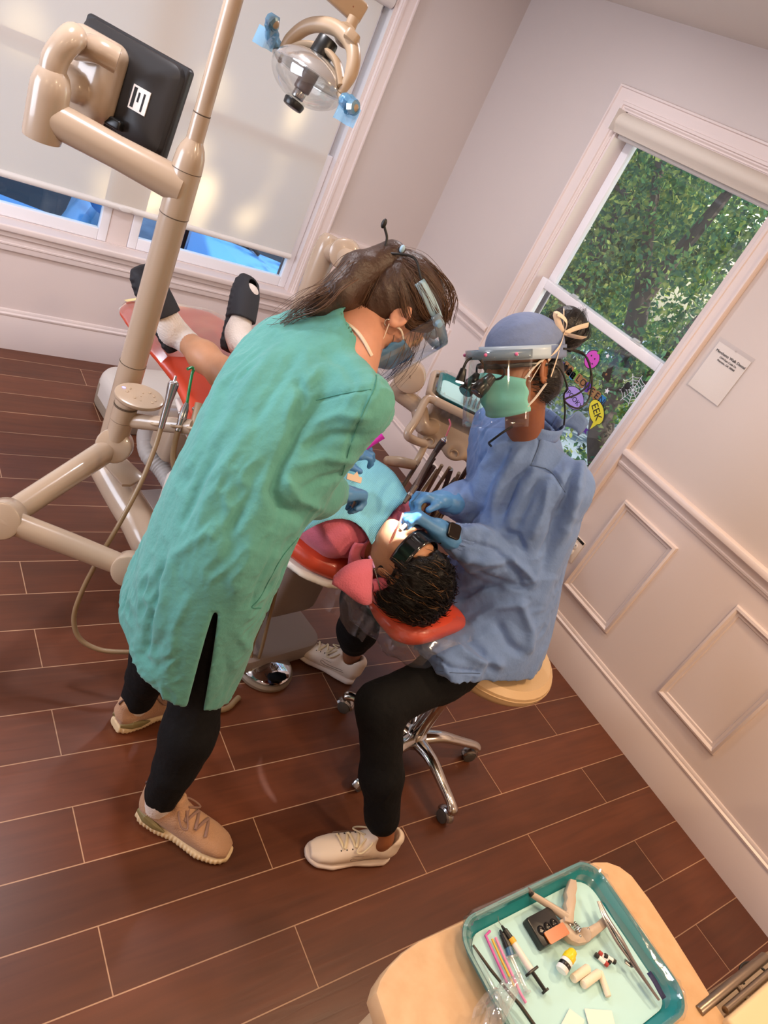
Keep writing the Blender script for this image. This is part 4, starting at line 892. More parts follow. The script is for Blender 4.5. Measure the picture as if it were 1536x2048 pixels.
MB().tube(spline([(pB.x, pB.y, .38), (pB.x - .08, pB.y - .1, .33), ch(.6, .06, .3)], 6), .045, 14).build('riser_foot', M_tan, du)
sk_ = text('arrow_mark', 'L', frame(B2 + da2 * .0456 + V((0, 0, .006)), z=da2, y=(0, 0, 1)), .014, M_seam, du); text('arrow_mark', 'c', frame(B1 + da2 * .0506, z=da2, y=(0, 0, 1)), .014, M_seam, du)
# tray with instruments
M_teal = mat('teal_tray', '#1f6f78', rough=.3); M_liner = mat('tray_liner', '#b2dcdf', rough=.8)
tr = thing('instrument_tray', 'small dark teal tray with pale paper liner on the delivery unit', 'tray', tuple(TC))
def tray(root, c, x, L_, W_, h, m, rr=.035):
    M = frame(c, x=x, z=(0, 0, 1)); r = lambda k, z, w=None: [M @ V((px, py, z)) for px, py in rrect(L_ - 2 * k, W_ - 2 * k, max(rr - k * .6, .01), 8)]
    MB().loft([r(.012, 0), r(.008, .003), r(.003, h * .7), r(-.003, h - .004), r(-.006, h - .002), r(-.006, h), r(-.001, h), r(.007, h * .6), r(.013, .006), r(.016, .003)]).build('tray_shell', m, root)
    return M
Mtr = tray(tr, TC + V((0, 0, -.003)), LD, .345, .25, .024, M_teal)
MB().prism(rrect(.315, .222, .03), frame(TC + V((0, 0, .0005)), x=LD, z=(0, 0, 1)), .0015).build('paper_liner', M_liner, tr)
M_trayfilm = film('tray_film', gloss=.35, rough=.08, bump=.7, bscale=40)
MB().tube([tp3(x, y, .022 + .002 * math.sin(i * 3)) for i, (x, y) in enumerate(rrect(.348, .253, .035, 8))], [.006 + .003 * (i % 3) for i in range(36)], 7, True).build('film_edge', M_trayfilm, tr)
for k, (l, s, ln) in enumerate([(-.065, .01, .13), (-.047, .012, .13), (-.028, .012, .12), (-.012, .01, .12), (.05, .03, .1), (.068, .032, .1)]):
    a_ = V((.02, .1, 0)); c0 = tp3(l, s + ln * .35, .010); c1 = tp3(l + .012, s - ln * .65, .010); d_ = (c1 - c0)
    o = thing('dental_hand_instrument', 'slim steel dental hand instrument lying in the row on the far tray', 'dental tool', tuple(c0), 'instruments on the far tray')
    MB().tube([c0, c0 + d_ * .1, c0 + d_ * .7, c0 + d_ * .8], [.003, .0046, .0046, .002], 10).build('handle', M_steel, o)
    MB().tube([c0 + d_ * .8, c0 + d_ * .92, c0 + d_ + V((0, 0, .006)), c0 + d_ * 1.02 + LD * .006], [.0016, .0012, .001, .0006], 6).build('working_tip', M_steel, o)
# handpiece hoses on the unit
hl = [(-.13, .15, 'brown'), (-.10, .14, 'brown'), (-.05, .15, 'brown'), (.0, .15, 'dark'), (.03, .15, 'dark'), (.10, .16, 'dark'), (.14, .17, 'brown')]
hx_ = [(858, 930, 790, 1003), (868, 932, 806, 1003), (885, 935, 828, 1030), (898, 940, 845, 1040), (905, 942, 868, 1040), (925, 955, 895, 1030), (945, 935, 905, 1025)]
P0 = [(-1.1120, -2.1502, 0.8856), (-1.1045, -2.1621, 0.8600), (-1.0838, -2.1722, 0.8736), (-1.0697, -2.1959, 0.8823), (-1.0670, -2.2007, 0.8799), (-1.0530, -2.2274, 0.8848), (-1.0396, -2.2391, 0.9278)]
P1 = [(-1.1516, -2.1696, 0.7505), (-1.1146, -2.1591, 0.7288), (-1.0721, -2.1623, 0.7380), (-1.0481, -2.1711, 0.7574), (-1.0253, -2.1846, 0.7695), (-1.0051, -2.1965, 0.7802), (-0.9997, -2.2036, 0.8190)]
P2 = [(-1.1577, -2.1571, 0.5956), (-1.0989, -2.1450, 0.5629), (-1.0582, -2.1498, 0.5677), (-1.0302, -2.1664, 0.5825), (-1.0050, -2.1813, 0.5959), (-0.9747, -2.1880, 0.6259), (-0.9751, -2.1903, 0.6631)]
nm = ['first', 'second', 'third', 'fourth', 'fifth', 'sixth', 'seventh']
for k in range(7):
    o = MB().tube(spline([P0[k], P1[k], P2[k], tuple(V(P2[k]) + V((.06, .10, -.16))), tuple(tp3(-.1 + .04 * k, 0, -.3))], 7), .0062 if k in (2, 3, 5) else .0085, 9).build('handpiece_hose', M_hosed if k in (0, 1, 4, 6) else M_hose)
    tag(o, '%s hose hanging under the delivery unit, counted from the grip end' % nm[k], 'hose', 'handpiece hoses')
aw = thing('air_water_syringe', 'dark brown syringe with a thin pink tip leaning on the delivery unit', 'syringe', (-1.1542, -2.1817, 0.8543))
MB().tube([(-1.1621, -2.1853, 0.8194), (-1.1465, -2.1739, 0.8940), (-1.1384, -2.1709, 0.9486), (-1.1333, -2.1710, 0.9651)], [.007, .009, .0115, .0125], 12).build('handle', M_hosed, aw)
MB().ell((-1.1356, -2.1728, 0.9701), (.011, .011, .008)).cyl((-1.1343, -2.1736, 0.9708), (-1.1343, -2.1708, 0.9844), .004).build('head', M_chrome, aw)
MB().tube(spline([(-1.1343, -2.1718, 0.9832), (-1.1297, -2.1617, 1.0117), (-1.1275, -2.1560, 1.0216), (-1.1317, -2.1435, 1.0318)], 4), .0026, 8).build('tip', mat('pink_plastic', '#e87a8a', rough=.3), aw)

# ================================================================== PEOPLE
def A(*v): return np.array(v, float)
def axes(f, u):
    f = nrm(f); u = np.array(u, float); u = nrm(u - f * (u @ f)); return f, u, np.cross(f, u)
class Head:
    """centre between the ears; local coordinates are (right, forward, up) in metres"""
    def __init__(s, c, f, u, k=1.0):
        s.c = np.array(c, float); s.f, s.u, s.r = axes(f, u); s.k = k; s.R = np.stack([s.r, s.f, s.u])
    def p(s, r, f, u): return s.c + (s.r * r + s.f * f + s.u * u) * s.k
    def vec(s, r, f, u): return s.r * r + s.f * f + s.u * u
    def sculpt(s, sd):
        k = s.k; q = lambda *a: tuple(x * k for x in a)
        sd.ell(s.p(0, -.012, .035), q(.074, .097, .086), s.R, .02)
        sd.ell(s.p(0, .03, -.03), q(.060, .066, .085), s.R, .03)
        sd.ell(s.p(0, .055, -.078), q(.042, .034, .036), s.R, .03)
        sd.ell(s.p(0, .078, -.098), q(.021, .017, .017), s.R, .02)
        for e in (-1, 1):
            sd.ell(s.p(e * .044, .062, -.022), q(.02, .02, .02), s.R, .025)
            sd.ell(s.p(e * .031, .100, .008), q(.017, .012, .012), s.R, .012, 'sub')
            sd.ell(s.p(e * .031, .083, .008), q(.0125, .0125, .0115), s.R, .004)
            sd.cone(s.p(e * .012, .092, .024), s.p(e * .046, .078, .024), .008 * k, .006 * k, .012)
            sd.ell(s.p(e * .010, .100, -.032), q(.008, .010, .007), s.R, .007)
        sd.cone(s.p(0, .090, .010), s.p(0, .110, -.026), .0085 * k, .0115 * k, .012)
        sd.ell(s.p(0, .090, -.054), q(.022, .014, .0065), s.R, .006); sd.ell(s.p(0, .088, -.066), q(.019, .013, .007), s.R, .006)
        sd.cone(s.p(-.018, .104, -.0595), s.p(.018, .104, -.0595), .002 * k, None, .003, op='sub')
        for e in (-1, 1):
            E = np.stack([s.vec(e * .9, -.43, 0), s.vec(e * .4, .86, .2), s.vec(0, -.2, .98)]); c = s.p(e * .078, -.008, -.004)
            c = c + E[0] * .004; sd.ell(c, q(.008, .021, .034), E, .006); sd.ell(c + E[0] * .007 * k - E[1] * 0.002, q(.0065, .013, .023), E, .003, 'sub')
            sd.ell(c - s.u * .022 * k + E[0] * .002, q(.006, .009, .010), E, .006); sd.ell(c + E[1] * .012 * k + E[0] * .003 * k - s.u * .004, q(.004, .004, .007), E, .004)
        return s
def hand(sd, w, f, n, th, k=1.0, curl=((30, 40, 25),) * 4, thumb=(.7, .5, .3), fat=1.0, spread=.1):
    """w wrist; f towards the knuckles; n the way the fingers curl; th thumb side"""
    f = nrm(f); n = np.array(n, float); n = nrm(n - f * (n @ f)); th0 = np.array(th, float); t = nrm(th0 - f * (th0 @ f) - n * (th0 @ n)); w = np.array(w, float)
    R = np.stack([t, f, n]); out = []
    sd.box(w + f * .050 * k, (.040 * k * fat, .045 * k, .0135 * k * fat), R, .0125 * k, .01)
    sd.cone(w - f * .03 * k, w + f * .02 * k, .026 * k * fat, .026 * k * fat, .015, (t, 1.25))
    sd.ell(w + f * .035 * k + t * .028 * k + n * .008 * k, (.016 * k, .03 * k, .016 * k), R, .012)
    for i, (off, ln) in enumerate(((.029, .070), (.0095, .078), (-.010, .073), (-.028, .058))):
        p = w + f * (.090 - .004 * abs(i - 1)) * k + t * off * k; a = 0; d0 = nrm(f + t * spread * (1.5 - i) * .5); r = .0092 * k * fat; out.append([p])
        for j, fr in enumerate((.45, .31, .24)):
            a += math.radians(curl[i][j]); d = d0 * math.cos(a) + n * math.sin(a); p2 = p + d * ln * fr * k
            sd.cone(p, p2, r, r * .92, .004 if j else .008); r *= .93; p = p2; out[-1].append(p)
    p = w + f * .030 * k + t * .032 * k; d = nrm(t * thumb[0] + f * thumb[1] + n * thumb[2]); p1 = p + d * .036 * k; d2 = nrm(d + f * .5 + n * .35 - t * .25)
    p2 = p1 + d2 * .030 * k; sd.cone(p, p1, .0135 * k * fat, .0115 * k * fat, .012); sd.cone(p1, p2, .0108 * k * fat, .0088 * k * fat, .005)
    out.append([p, p1, p2]); return out
def strands(mb, guides, n, spread, r, seed, sag=0, taper=.35, sides=4):
    rg = np.random.RandomState(seed); G = [np.array(spline(g, 5)) for g in guides]; L = min(len(g) for g in G); G = [g[np.linspace(0, len(g) - 1, L).astype(int)] for g in G]
    for _ in range(n):
        i = rg.randint(len(G)); j = rg.randint(len(G)); t = rg.rand(); b = G[i] * (1 - t) + G[j] * t if spread[1] else G[i].copy()
        o = rg.normal(size=3) * spread[0]; o2 = rg.normal(size=3) * spread[0]; q = np.linspace(0, 1, L)[:, None]
        w_ = np.sin(q * (3 + 5 * rg.rand()) + rg.rand() * 6) * rg.normal(size=3) * spread[0] * .25
        c = b + o * (1 - q) * .8 + o2 * q + w_; mb.tube([tuple(x) for x in c], [r * (1 - (1 - taper) * i_ / (L - 1)) for i_ in range(L)], sides, cap=False)
    return mb
def arc_sheet(H, rx, ry, a0, a1, u0, u1, lean=0, n=36, m=8, fo=0, z=None):
    """band round a head: angle 0 is the front; returns a grid"""
    g = []
    for j in range(m):
        t = j / (m - 1); row = []
        for i in range(n):
            a = math.radians(a0 + (a1 - a0) * i / (n - 1)); row.append(tuple(H.p(rx * math.sin(a), ry * math.cos(a) + fo + lean * t, u0 + (u1 - u0) * t)))
        g.append(row)
    return g
M_skin1 = mat('skin_fair', '#c69078', rough=.5, sss=.15, var=.06, vscale=30); M_skin2 = mat('skin_brown', '#8c5636', rough=.48, sss=.12, var=.06, vscale=30); M_skin3 = mat('skin_olive', '#b58260', rough=.48, sss=.15, var=.06, vscale=30)
def fabric(name, c, rough=.85, bump=.3, bs=55, var=.07, sheen=.15, weave=700):
    m = mat(name, c, rough=rough, var=var, vscale=14, bump=bump, bscale=bs, sheen=sheen, spec=.25); return m
M_teal_gown = fabric('teal_gown_cotton', '#5a9c94'); M_blue_gown = fabric('blue_gown_cotton', '#6a86b8', bump=.3); M_cap = fabric('cap_cotton', '#6f80a6')
M_pant = fabric('black_knit', '#08080a', var=.1, sheen=.0); M_pink = fabric('pink_pique', '#cf6b80', bs=220); M_sock = fabric('sock_knit', '#d9cdc4', bs=160, bump=.3)
M_glove = mat('blue_nitrile', '#4f86bb', rough=.42, bump=.12, bscale=60, var=.05, vscale=20)
M_hair1 = mat('hair_brown', '#35231a', rough=.42, col2='#432e22', var=.2, vscale=25, bump=.3, bscale=120); M_hair1b = mat('hair_light_brown', '#573c29', rough=.4)
M_hair2 = mat('hair_black', '#120d0b', rough=.35, bump=.3, bscale=120); M_hair3 = mat('hair_dark', '#0f0a07', rough=.45, bump=.3, bscale=120, spec=.3); M_hair3b = mat('hair_gold', '#6b4a28', rough=.45)
M_mask1 = mat('mask_blue', '#3f7fae', rough=.8, bump=.05, bscale=200); M_mask2 = mat('mask_green', '#79c8c0', rough=.8, bump=.05, bscale=200); M_loop = mat('mask_loop', '#e6dccf', rough=.7)
M_band = mat('visor_band', '#9cbfd4', rough=.4); M_visor = film('visor_film', (.95, .97, .98), gloss=.10, rough=.04)
M_cord = mat('black_cord', '#0e0d0d', rough=.5)
def limb(sd, pts, rad, k=.03, wide=None): sd.chain(pts, rad, k, wide)

# ---------------------------------------------------------------- hygienist in the green gown
H1 = Head((-1.6515, -2.3021, 1.3781), (.714, -.316, -.624), (.656, -.01, .755), 1.0)
hip = A(-1.985, -2.505, .91); c7 = A(*(-1.7710, -2.3480, 1.3430)); shR = A(-1.805, -2.535, 1.245); shL = A(-1.79, -2.165, 1.205)
elR = A(*(-1.8827, -2.5532, 1.0184)); wrR = A(*(-1.7200, -2.4901, 0.9768)); elL = A(-1.60, -2.08, 1.03); wrL = A(*(-1.5967, -2.2655, 0.9436))
aR = A(-1.975, -2.70, .10); aL = A(-1.965, -2.385, .10); knR = A(-1.955, -2.60, .50); knL = A(-1.945, -2.41, .48); hpR = A(-1.985, -2.585, .86); hpL = A(-1.985, -2.41, .86)
hyg = SDF((-2.25, -2.95, -.01), (-1.25, -1.95, 1.62), .0045)
hyg.ell(hip, (.085, .125, .10), None, .03); hyg.chain([hip + A(.0, 0, .06), (c7 + hip) / 2, c7 - A(-.02, 0, .13)], [.075, .07, .075], .04, ((0, 1, 0), 1.5)); hyg.cone(shR, shL, .042, .042, .04)
limb(hyg, [shR, elR, wrR], [.046, .038, .024]); limb(hyg, [shL, elL, wrL], [.046, .038, .024])
limb(hyg, [hpR, knR, aR], [.06, .045, .032]); limb(hyg, [hpL, knL, aL], [.06, .045, .032])
hyg.cone(c7 - A(-.01, 0, .04), H1.p(0, -.02, -.06), .060, .054, .04); hyg.cone(c7 - A(-.02, 0, .045), (c7 + shR) / 2 + A(.0, 0, -.02), .050, .036, .07); H1.sculpt(hyg)
ftA = nrm(A(.70, -.71, 0)); ftB = nrm(A(.97, .24, 0))
hyg.cone(aR - A(0, 0, .04), aR + ftA * .12 - A(0, 0, .05), .028, .018, .03); hyg.cone(aL - A(0, 0, .04), aL + ftB * .12 - A(0, 0, .05), .028, .018, .03)
hR_dir = nrm(A(*(-1.6469, -2.4737, 0.9676)) - wrR); hand(hyg, wrR, hR_dir, (.2, -.35, -.9), (.45, .45, .5), .86, ((38, 55, 30), (50, 60, 35), (58, 62, 38), (62, 65, 40)), (.5, .6, .5))
hL_dir = nrm(A(*(-1.5391, -2.2927, 0.9826)) - wrL); hand(hyg, wrL, hL_dir, (.1, .2, -.95), (.5, -.8, .1), .86, ((40, 50, 30),) * 4)
p1 = sculpt(hyg, 'person', M_skin1, rel=2)
tag(p1, 'woman in a green surgical gown, blue mask and clear visor, standing bent over the patient', 'person')
# trousers
s = SDF((-2.2, -2.9, .08), (-1.75, -2.2, 1.02), .006)
s.ell(hip - A(0, 0, .02), (.098, .145, .11), None, .03); limb(s, [hpR, (hpR + knR) / 2, knR, A(-1.955, -2.665, .33), A(-1.967, -2.688, .22)], [.07, .066, .066, .064, .058], .04); limb(s, [hpL, (hpL + knL) / 2, knL, A(-1.95, -2.395, .33), A(-1.96, -2.39, .22)], [.07, .07, .072, .074, .062], .04)
for a, k_ in ((A(-1.972, -2.695, .20), 0), (A(-1.962, -2.387, .20), 0)): s.cone(a + A(0, 0, .01), a - A(0, 0, .075), .053, .049, .008)
sculpt(s, 'trousers', M_pant, p1, cloth((), (0, 0, 1), .006, .06, .001, 2))
for a in (aR, aL): 
    MB().tube([tuple(a + A(0, 0, z)) for z in (.05, .02, 0, -.03)], [.042, .043, .042, .038], 24).build('sock', M_sock, p1)
# gown
g = SDF((-2.35, -2.95, .36), (-1.35, -1.93, 1.46), .0055)
g.loft([(.38, -1.975, -2.50, .150, .195), (.55, -1.98, -2.50, .148, .195), (.75, -1.985, -2.51, .145, .178), (.92, -1.975, -2.50, .14, .175), (1.08, -1.935, -2.445, .132, .175), (1.2, -1.88, -2.375, .118, .178), (1.28, -1.832, -2.345, .085, .145), (1.325, -1.80, -2.335, .058, .09), (1.345, -1.785, -2.335, .035, .05)], p=2.2)
g.chain([shR + A(-.01, .06, .015), shR, elR, elR * .45 + wrR * .55, wrR], [.06, .066, .064, .058, .036], .022)
g.chain([shL, elL, wrL], [.062, .06, .04], .05)
g.cone(c7 + A(-.03, 0, -.06), c7 + A(.0, .01, -.012), .070, .066, .03)
g.cone(c7 + A(.005, 0, -.01), c7 + A(.12, .04, .12), .060, .095, .01, op='sub')
g.ell(A(-2.06, -2.40, .56), (.04, .06, .14), None, .04)
g.shell(.013, .80); g.cut((-2.04, -2.64, .49), (-.35, .12, -1)); g.cut((0, 0, .43), (0, 0, -1))
ap = A(*(-2.0108, -2.6469, 0.7403)); bo = A(*(-2.0190, -2.7443, 0.4870))
vd = nrm((ap + bo) / 2 - EYE); bo = bo - vd * ((bo - ap) @ vd); g.cone(ap, bo, .006, .026, 0, (vd, 15), op='sub')
def slit_mask(p):
    q = p - (p - ap) @ vd[:, None] * vd; b_ = bo - (bo - ap) @ vd * vd; return np.clip((segdist(q, ap, b_)[0] - .022) / .05, 0, 1)
hy_cr = [([(-1.8777, -2.5014, 1.2314), (-1.9127, -2.5232, 1.1600), (-1.9418, -2.5519, 1.0877), (-1.9534, -2.5810, 1.0369), (-1.9394, -2.6109, 1.0175), (-1.8998, -2.6461, 1.0239)], 0.014, -0.02),
  ([(-1.8990, -2.5136, 1.2299), (-1.8527, -2.5319, 1.2658), (-1.8110, -2.5514, 1.2943)], 0.005, -0.004),
  ([(-1.7867, -2.4526, 1.3459), (-1.7722, -2.5079, 1.2955), (-1.7863, -2.5230, 1.2590), (-1.8131, -2.5639, 1.1744), (-1.8293, -2.6044, 1.1036)], 0.004, -0.004),
  ([(-1.9188, -2.4509, 1.2420), (-1.9094, -2.4859, 1.2105), (-1.9252, -2.5093, 1.1615)], 0.011, -0.012),
  ([(-1.8589, -2.4367, 1.2744), (-1.8993, -2.4429, 1.2156), (-1.9222, -2.4794, 1.1413)], 0.012, 0.007),
  ([(-1.9250, -2.3484, 1.2597), (-1.9894, -2.3848, 1.1331), (-2.0331, -2.4267, 1.0260)], 0.014, 0.009),
  ([(-1.9014, -2.3915, 1.2767), (-1.9489, -2.4236, 1.1769), (-1.9803, -2.4518, 1.1022)], 0.012, -0.008),
  ([(-1.9866, -2.2989, 1.1822), (-2.0345, -2.3603, 1.0454), (-2.0658, -2.4178, 0.9346)], 0.013, 0.008),
  ([(-1.9644, -2.4411, 1.1355), (-2.0278, -2.4839, 1.0024), (-2.0619, -2.5438, 0.8848)], 0.014, 0.009),
  ([(-1.9516, -2.5161, 1.0994), (-2.0020, -2.5588, 0.9827), (-2.0236, -2.6185, 0.8812)], 0.016, -0.009),
  ([(-2.0089, -2.4139, 1.0724), (-2.0601, -2.4716, 0.9361), (-2.0834, -2.5052, 0.8649)], 0.01, -0.007),
  ([(-2.0716, -2.4724, 0.7579), (-2.0910, -2.5072, 0.6901), (-2.0992, -2.5615, 0.6124), (-2.1080, -2.6026, 0.5503)], 0.009, -0.014),
  ([(-2.0579, -2.4684, 0.7802), (-2.0749, -2.5189, 0.6960), (-2.0841, -2.5918, 0.5939)], 0.014, 0.008),
  ([(-2.0946, -2.5359, 0.8128), (-2.0493, -2.5356, 0.8704), (-2.0243, -2.5415, 0.8946)], 0.012, 0.008),
  ([(-1.9586, -2.5848, 0.9645), (-1.9889, -2.6404, 0.8573), (-2.0069, -2.6965, 0.7648)], 0.018, 0.008),
  ([(-1.8736, -2.6004, 0.9510), (-1.8968, -2.6488, 0.8616), (-1.9287, -2.6921, 0.7676)], 0.014, -0.008),
  ([(-1.8908, -2.5902, 0.9419), (-1.9390, -2.6445, 0.8135), (-1.9466, -2.6642, 0.7795)], 0.006, -0.006),
  ([(-1.9127, -2.5483, 1.1899), (-1.8653, -2.5635, 1.2310), (-1.8131, -2.5975, 1.2547)], 0.01, 0.008),
  ([(-1.9274, -2.5717, 1.1423), (-1.8802, -2.5804, 1.1912), (-1.8242, -2.6134, 1.2209)], 0.01, -0.009),
  ([(-1.9240, -2.5758, 1.1008), (-1.8759, -2.5912, 1.1425), (-1.8271, -2.6233, 1.1643)], 0.011, 0.009),
  ([(-1.8935, -2.5866, 1.0447), (-1.8609, -2.5892, 1.0827), (-1.8196, -2.6035, 1.1170)], 0.009, -0.009),
  ([(-1.9338, -2.5596, 1.0679), (-1.9036, -2.6104, 1.0430), (-1.8620, -2.6482, 1.0488)], 0.01, 0.008),
  ([(-1.8789, -2.4272, 1.3015), (-1.8370, -2.4718, 1.2992), (-1.8110, -2.5201, 1.2721)], 0.012, -0.006),
  ([(-1.9482, -2.6508, 0.6926), (-1.9203, -2.6957, 0.6720), (-1.9360, -2.7363, 0.6018)], 0.012, 0.007),
  ([(-1.9739, -2.6569, 0.6524), (-1.9591, -2.7013, 0.6160), (-1.9707, -2.7372, 0.5568)], 0.01, -0.007),
  ([(-2.0216, -2.5504, 0.7243), (-2.0551, -2.5805, 0.6447), (-2.0613, -2.6409, 0.5618)], 0.012, 0.006),
  ([(-2.0088, -2.2384, 1.1683), (-1.9485, -2.2458, 1.2352), (-1.8877, -2.2677, 1.2850)], 0.012, 0.006)]
gn1 = sculpt(g, 'gown', M_teal_gown, p1, cloth((), (.35, .2, .9), .009, .085, .0048, 0, creases=hy_cr, mask=slit_mask))
M_seam1 = mat('gown_seam', '#3f8377', rough=.9)
for pts in ([(-1.8719, -2.4757, 1.2094), (-1.8240, -2.4954, 1.2457), (-1.7809, -2.5155, 1.2752)], [(-1.7867, -2.4526, 1.3459), (-1.7736, -2.4937, 1.3113), (-1.7759, -2.5178, 1.2786), (-1.7914, -2.5367, 1.2356), (-1.8089, -2.5664, 1.1766), (-1.8245, -2.6040, 1.1103)], [(-1.8943, -2.6462, 0.9696), (-1.9231, -2.6593, 0.9171), (-1.9543, -2.6909, 0.8383), (-1.9671, -2.6960, 0.8158), (-1.9521, -2.7063, 0.8221)]):
    q = laid_on(gn1, pts)
    if len(q) > 3: MB().tube(q, .0011, 5).build('seam', M_seam1, gn1)
# neckline of the shirt under the gown
q = laid_on(p1, [(-1.8465, -2.3812, 1.3589), (-1.8279, -2.3989, 1.3605), (-1.8091, -2.4207, 1.3572), (-1.7952, -2.4436, 1.3463), (-1.7827, -2.4697, 1.3297)], .002)
if len(q) > 3: MB().tube(q, .006, 8, flat=((0, 0, 1), .6)).build('shirt_collar', mat('undershirt', '#d9cbb8', rough=.9), p1)
# gloves
for w_, d_, n_, t_, cu, th in ((wrR, hR_dir, (.2, -.35, -.9), (.45, .45, .5), ((38, 55, 30), (50, 60, 35), (58, 62, 38), (62, 65, 40)), (.5, .6, .5)), (wrL, hL_dir, (.1, .2, -.95), (.5, -.8, .1), ((40, 50, 30),) * 4, (.7, .5, .3))):
    s = SDF(w_ - .2, w_ + .2, .0032); hand(s, w_, d_, n_, t_, .87, cu, th, 1.10); s.cone(w_ - nrm(d_) * .05, w_, .034, .028, .01)
    sculpt(s, 'glove', M_glove, p1, cloth((), d_, .0012, .02, .0004, 4), 1)
# hair
s = SDF(H1.c - .19, H1.c + .19, .0045)
s.ell(H1.p(0, -.014, .042), (.083, .108, .096), H1.R, .02); s.ell(H1.p(0, -.055, -.01), (.075, .06, .075), H1.R, .03)
s.ell(H1.p(0, .085, -.055), (.085, .075, .105), H1.R, .012, 'sub')
for e in (-1, 1): s.ell(H1.p(e * .090, .010, -.026), (.026, .034, .044), H1.R, .01, 'sub')
s.ell(H1.p(0, -.055, -.150), (.09, .09, .065), H1.R, .02, 'sub')
pt = [H1.p(0, -.108, .058), (-1.7741, -2.2890, 1.4427), (-1.8154, -2.3165, 1.3970), (-1.8419, -2.3129, 1.3579), (-1.8594, -2.3007, 1.3307)]
s2 = SDF(A(*(-1.8100, -2.3032, 1.4001)) - .25, A(*(-1.8100, -2.3032, 1.4001)) + .25, .005)
hn = cloth((), H1.vec(.0, -1, .25), .004, .018, .001, 6, 9)
hair1 = sculpt(s, 'hair', M_hair1, p1, hn, 1)
s2.chain(pt, [.030, .038, .036, .026, .010], .02); s2.chain([pt[0], (-1.7772, -2.2920, 1.4147), (-1.7804, -2.3042, 1.3651), (-1.7961, -2.3103, 1.3275)], [.03, .036, .028, .008], .02)
sculpt(s2, 'ponytail', M_hair1, hair1, cloth((), nrm(A(*pt[2]) - A(*pt[0])), .006, .02, .001, 3, 8), 1)
mb = MB(); gl = [pt, [pt[0], (-1.7981, -2.2911, 1.4505), (-1.8535, -2.3246, 1.4000), (-1.8906, -2.3195, 1.3595), (-1.9114, -2.2881, 1.2906)], [pt[0], (-1.7757, -2.3200, 1.4226), (-1.7947, -2.3248, 1.3724), (-1.8145, -2.3168, 1.3368), (-1.8263, -2.3040, 1.3176)]]
strands(mb, gl, 190, (.012, 1), .0011, 1)
strands(mb, [[pt[0], (-1.8104, -2.3281, 1.4297), (-1.8705, -2.3496, 1.3677), (-1.8962, -2.3133, 1.3194), (-1.9067, -2.3013, 1.2803), (-1.8987, -2.3208, 1.2864)], [pt[0], (-1.8300, -2.3469, 1.4223), (-1.8622, -2.3559, 1.3704), (-1.8930, -2.3254, 1.3288), (-1.9114, -2.2881, 1.2906), (-1.9194, -2.2719, 1.2803)]], 12, (.006, 0), .0012, 3)
mb.build('loose_strands', M_hair1b, hair1, sharp=False)
mb = MB(); gh = []
for e in (-1, 1):
    for z in (-.03, .02, .06, .10): gh.append([H1.p(e * .060, .070, .085 - .02 * abs(z)), H1.p(e * .088, .02, .03 + z * .7), H1.p(e * .075, -.06, .04 + z * .5), H1.p(0, -.118, .058)])
gh += [[H1.p(x, .085, .105), H1.p(x * 1.2, .03, .142), H1.p(x, -.06, .118), H1.p(0, -.116, .062)] for x in (-.03, 0, .03)]
gh += [[H1.p(e * .05, -.06, -.075), H1.p(e * .06, -.095, -.03), H1.p(e * .03, -.115, .02), H1.p(0, -.118, .055)] for e in (-1, -.4, .4, 1)]
strands(mb, gh, 420, (.008, 0), .0008, 5); mb.build('hair_strands', M_hair1b, hair1, sharp=False)
mb = MB(); strands(mb, [[H1.p(.075, .04, .0), H1.p(.078, .075, -.04), H1.p(.055, .11, -.09), H1.p(.04, .115, -.14)], [H1.p(.07, .055, .03), H1.p(.07, .10, -.02), H1.p(.05, .125, -.08)]], 26, (.012, 1), .0008, 8); mb.build('face_strands', M_hair1, hair1, sharp=False)
MB().tube([tuple(H1.p(.024 * math.cos(a), -.112 + .006 * math.sin(a), .058 + .024 * math.sin(a))) for a in np.linspace(0, 2 * PI, 24)[:-1]], .006, 8, True).build('hair_tie', M_cord, hair1)
MB().tube([tuple(H1.p(.084 + .001 * math.cos(a), -.014 + .0075 * math.cos(a), -.037 + .0075 * math.sin(a))) for a in np.linspace(0, 1.6 * PI, 18)], .0013, 8).build('earring', mat('silver', '#d0ccc4', rough=.2, metal=1), p1)
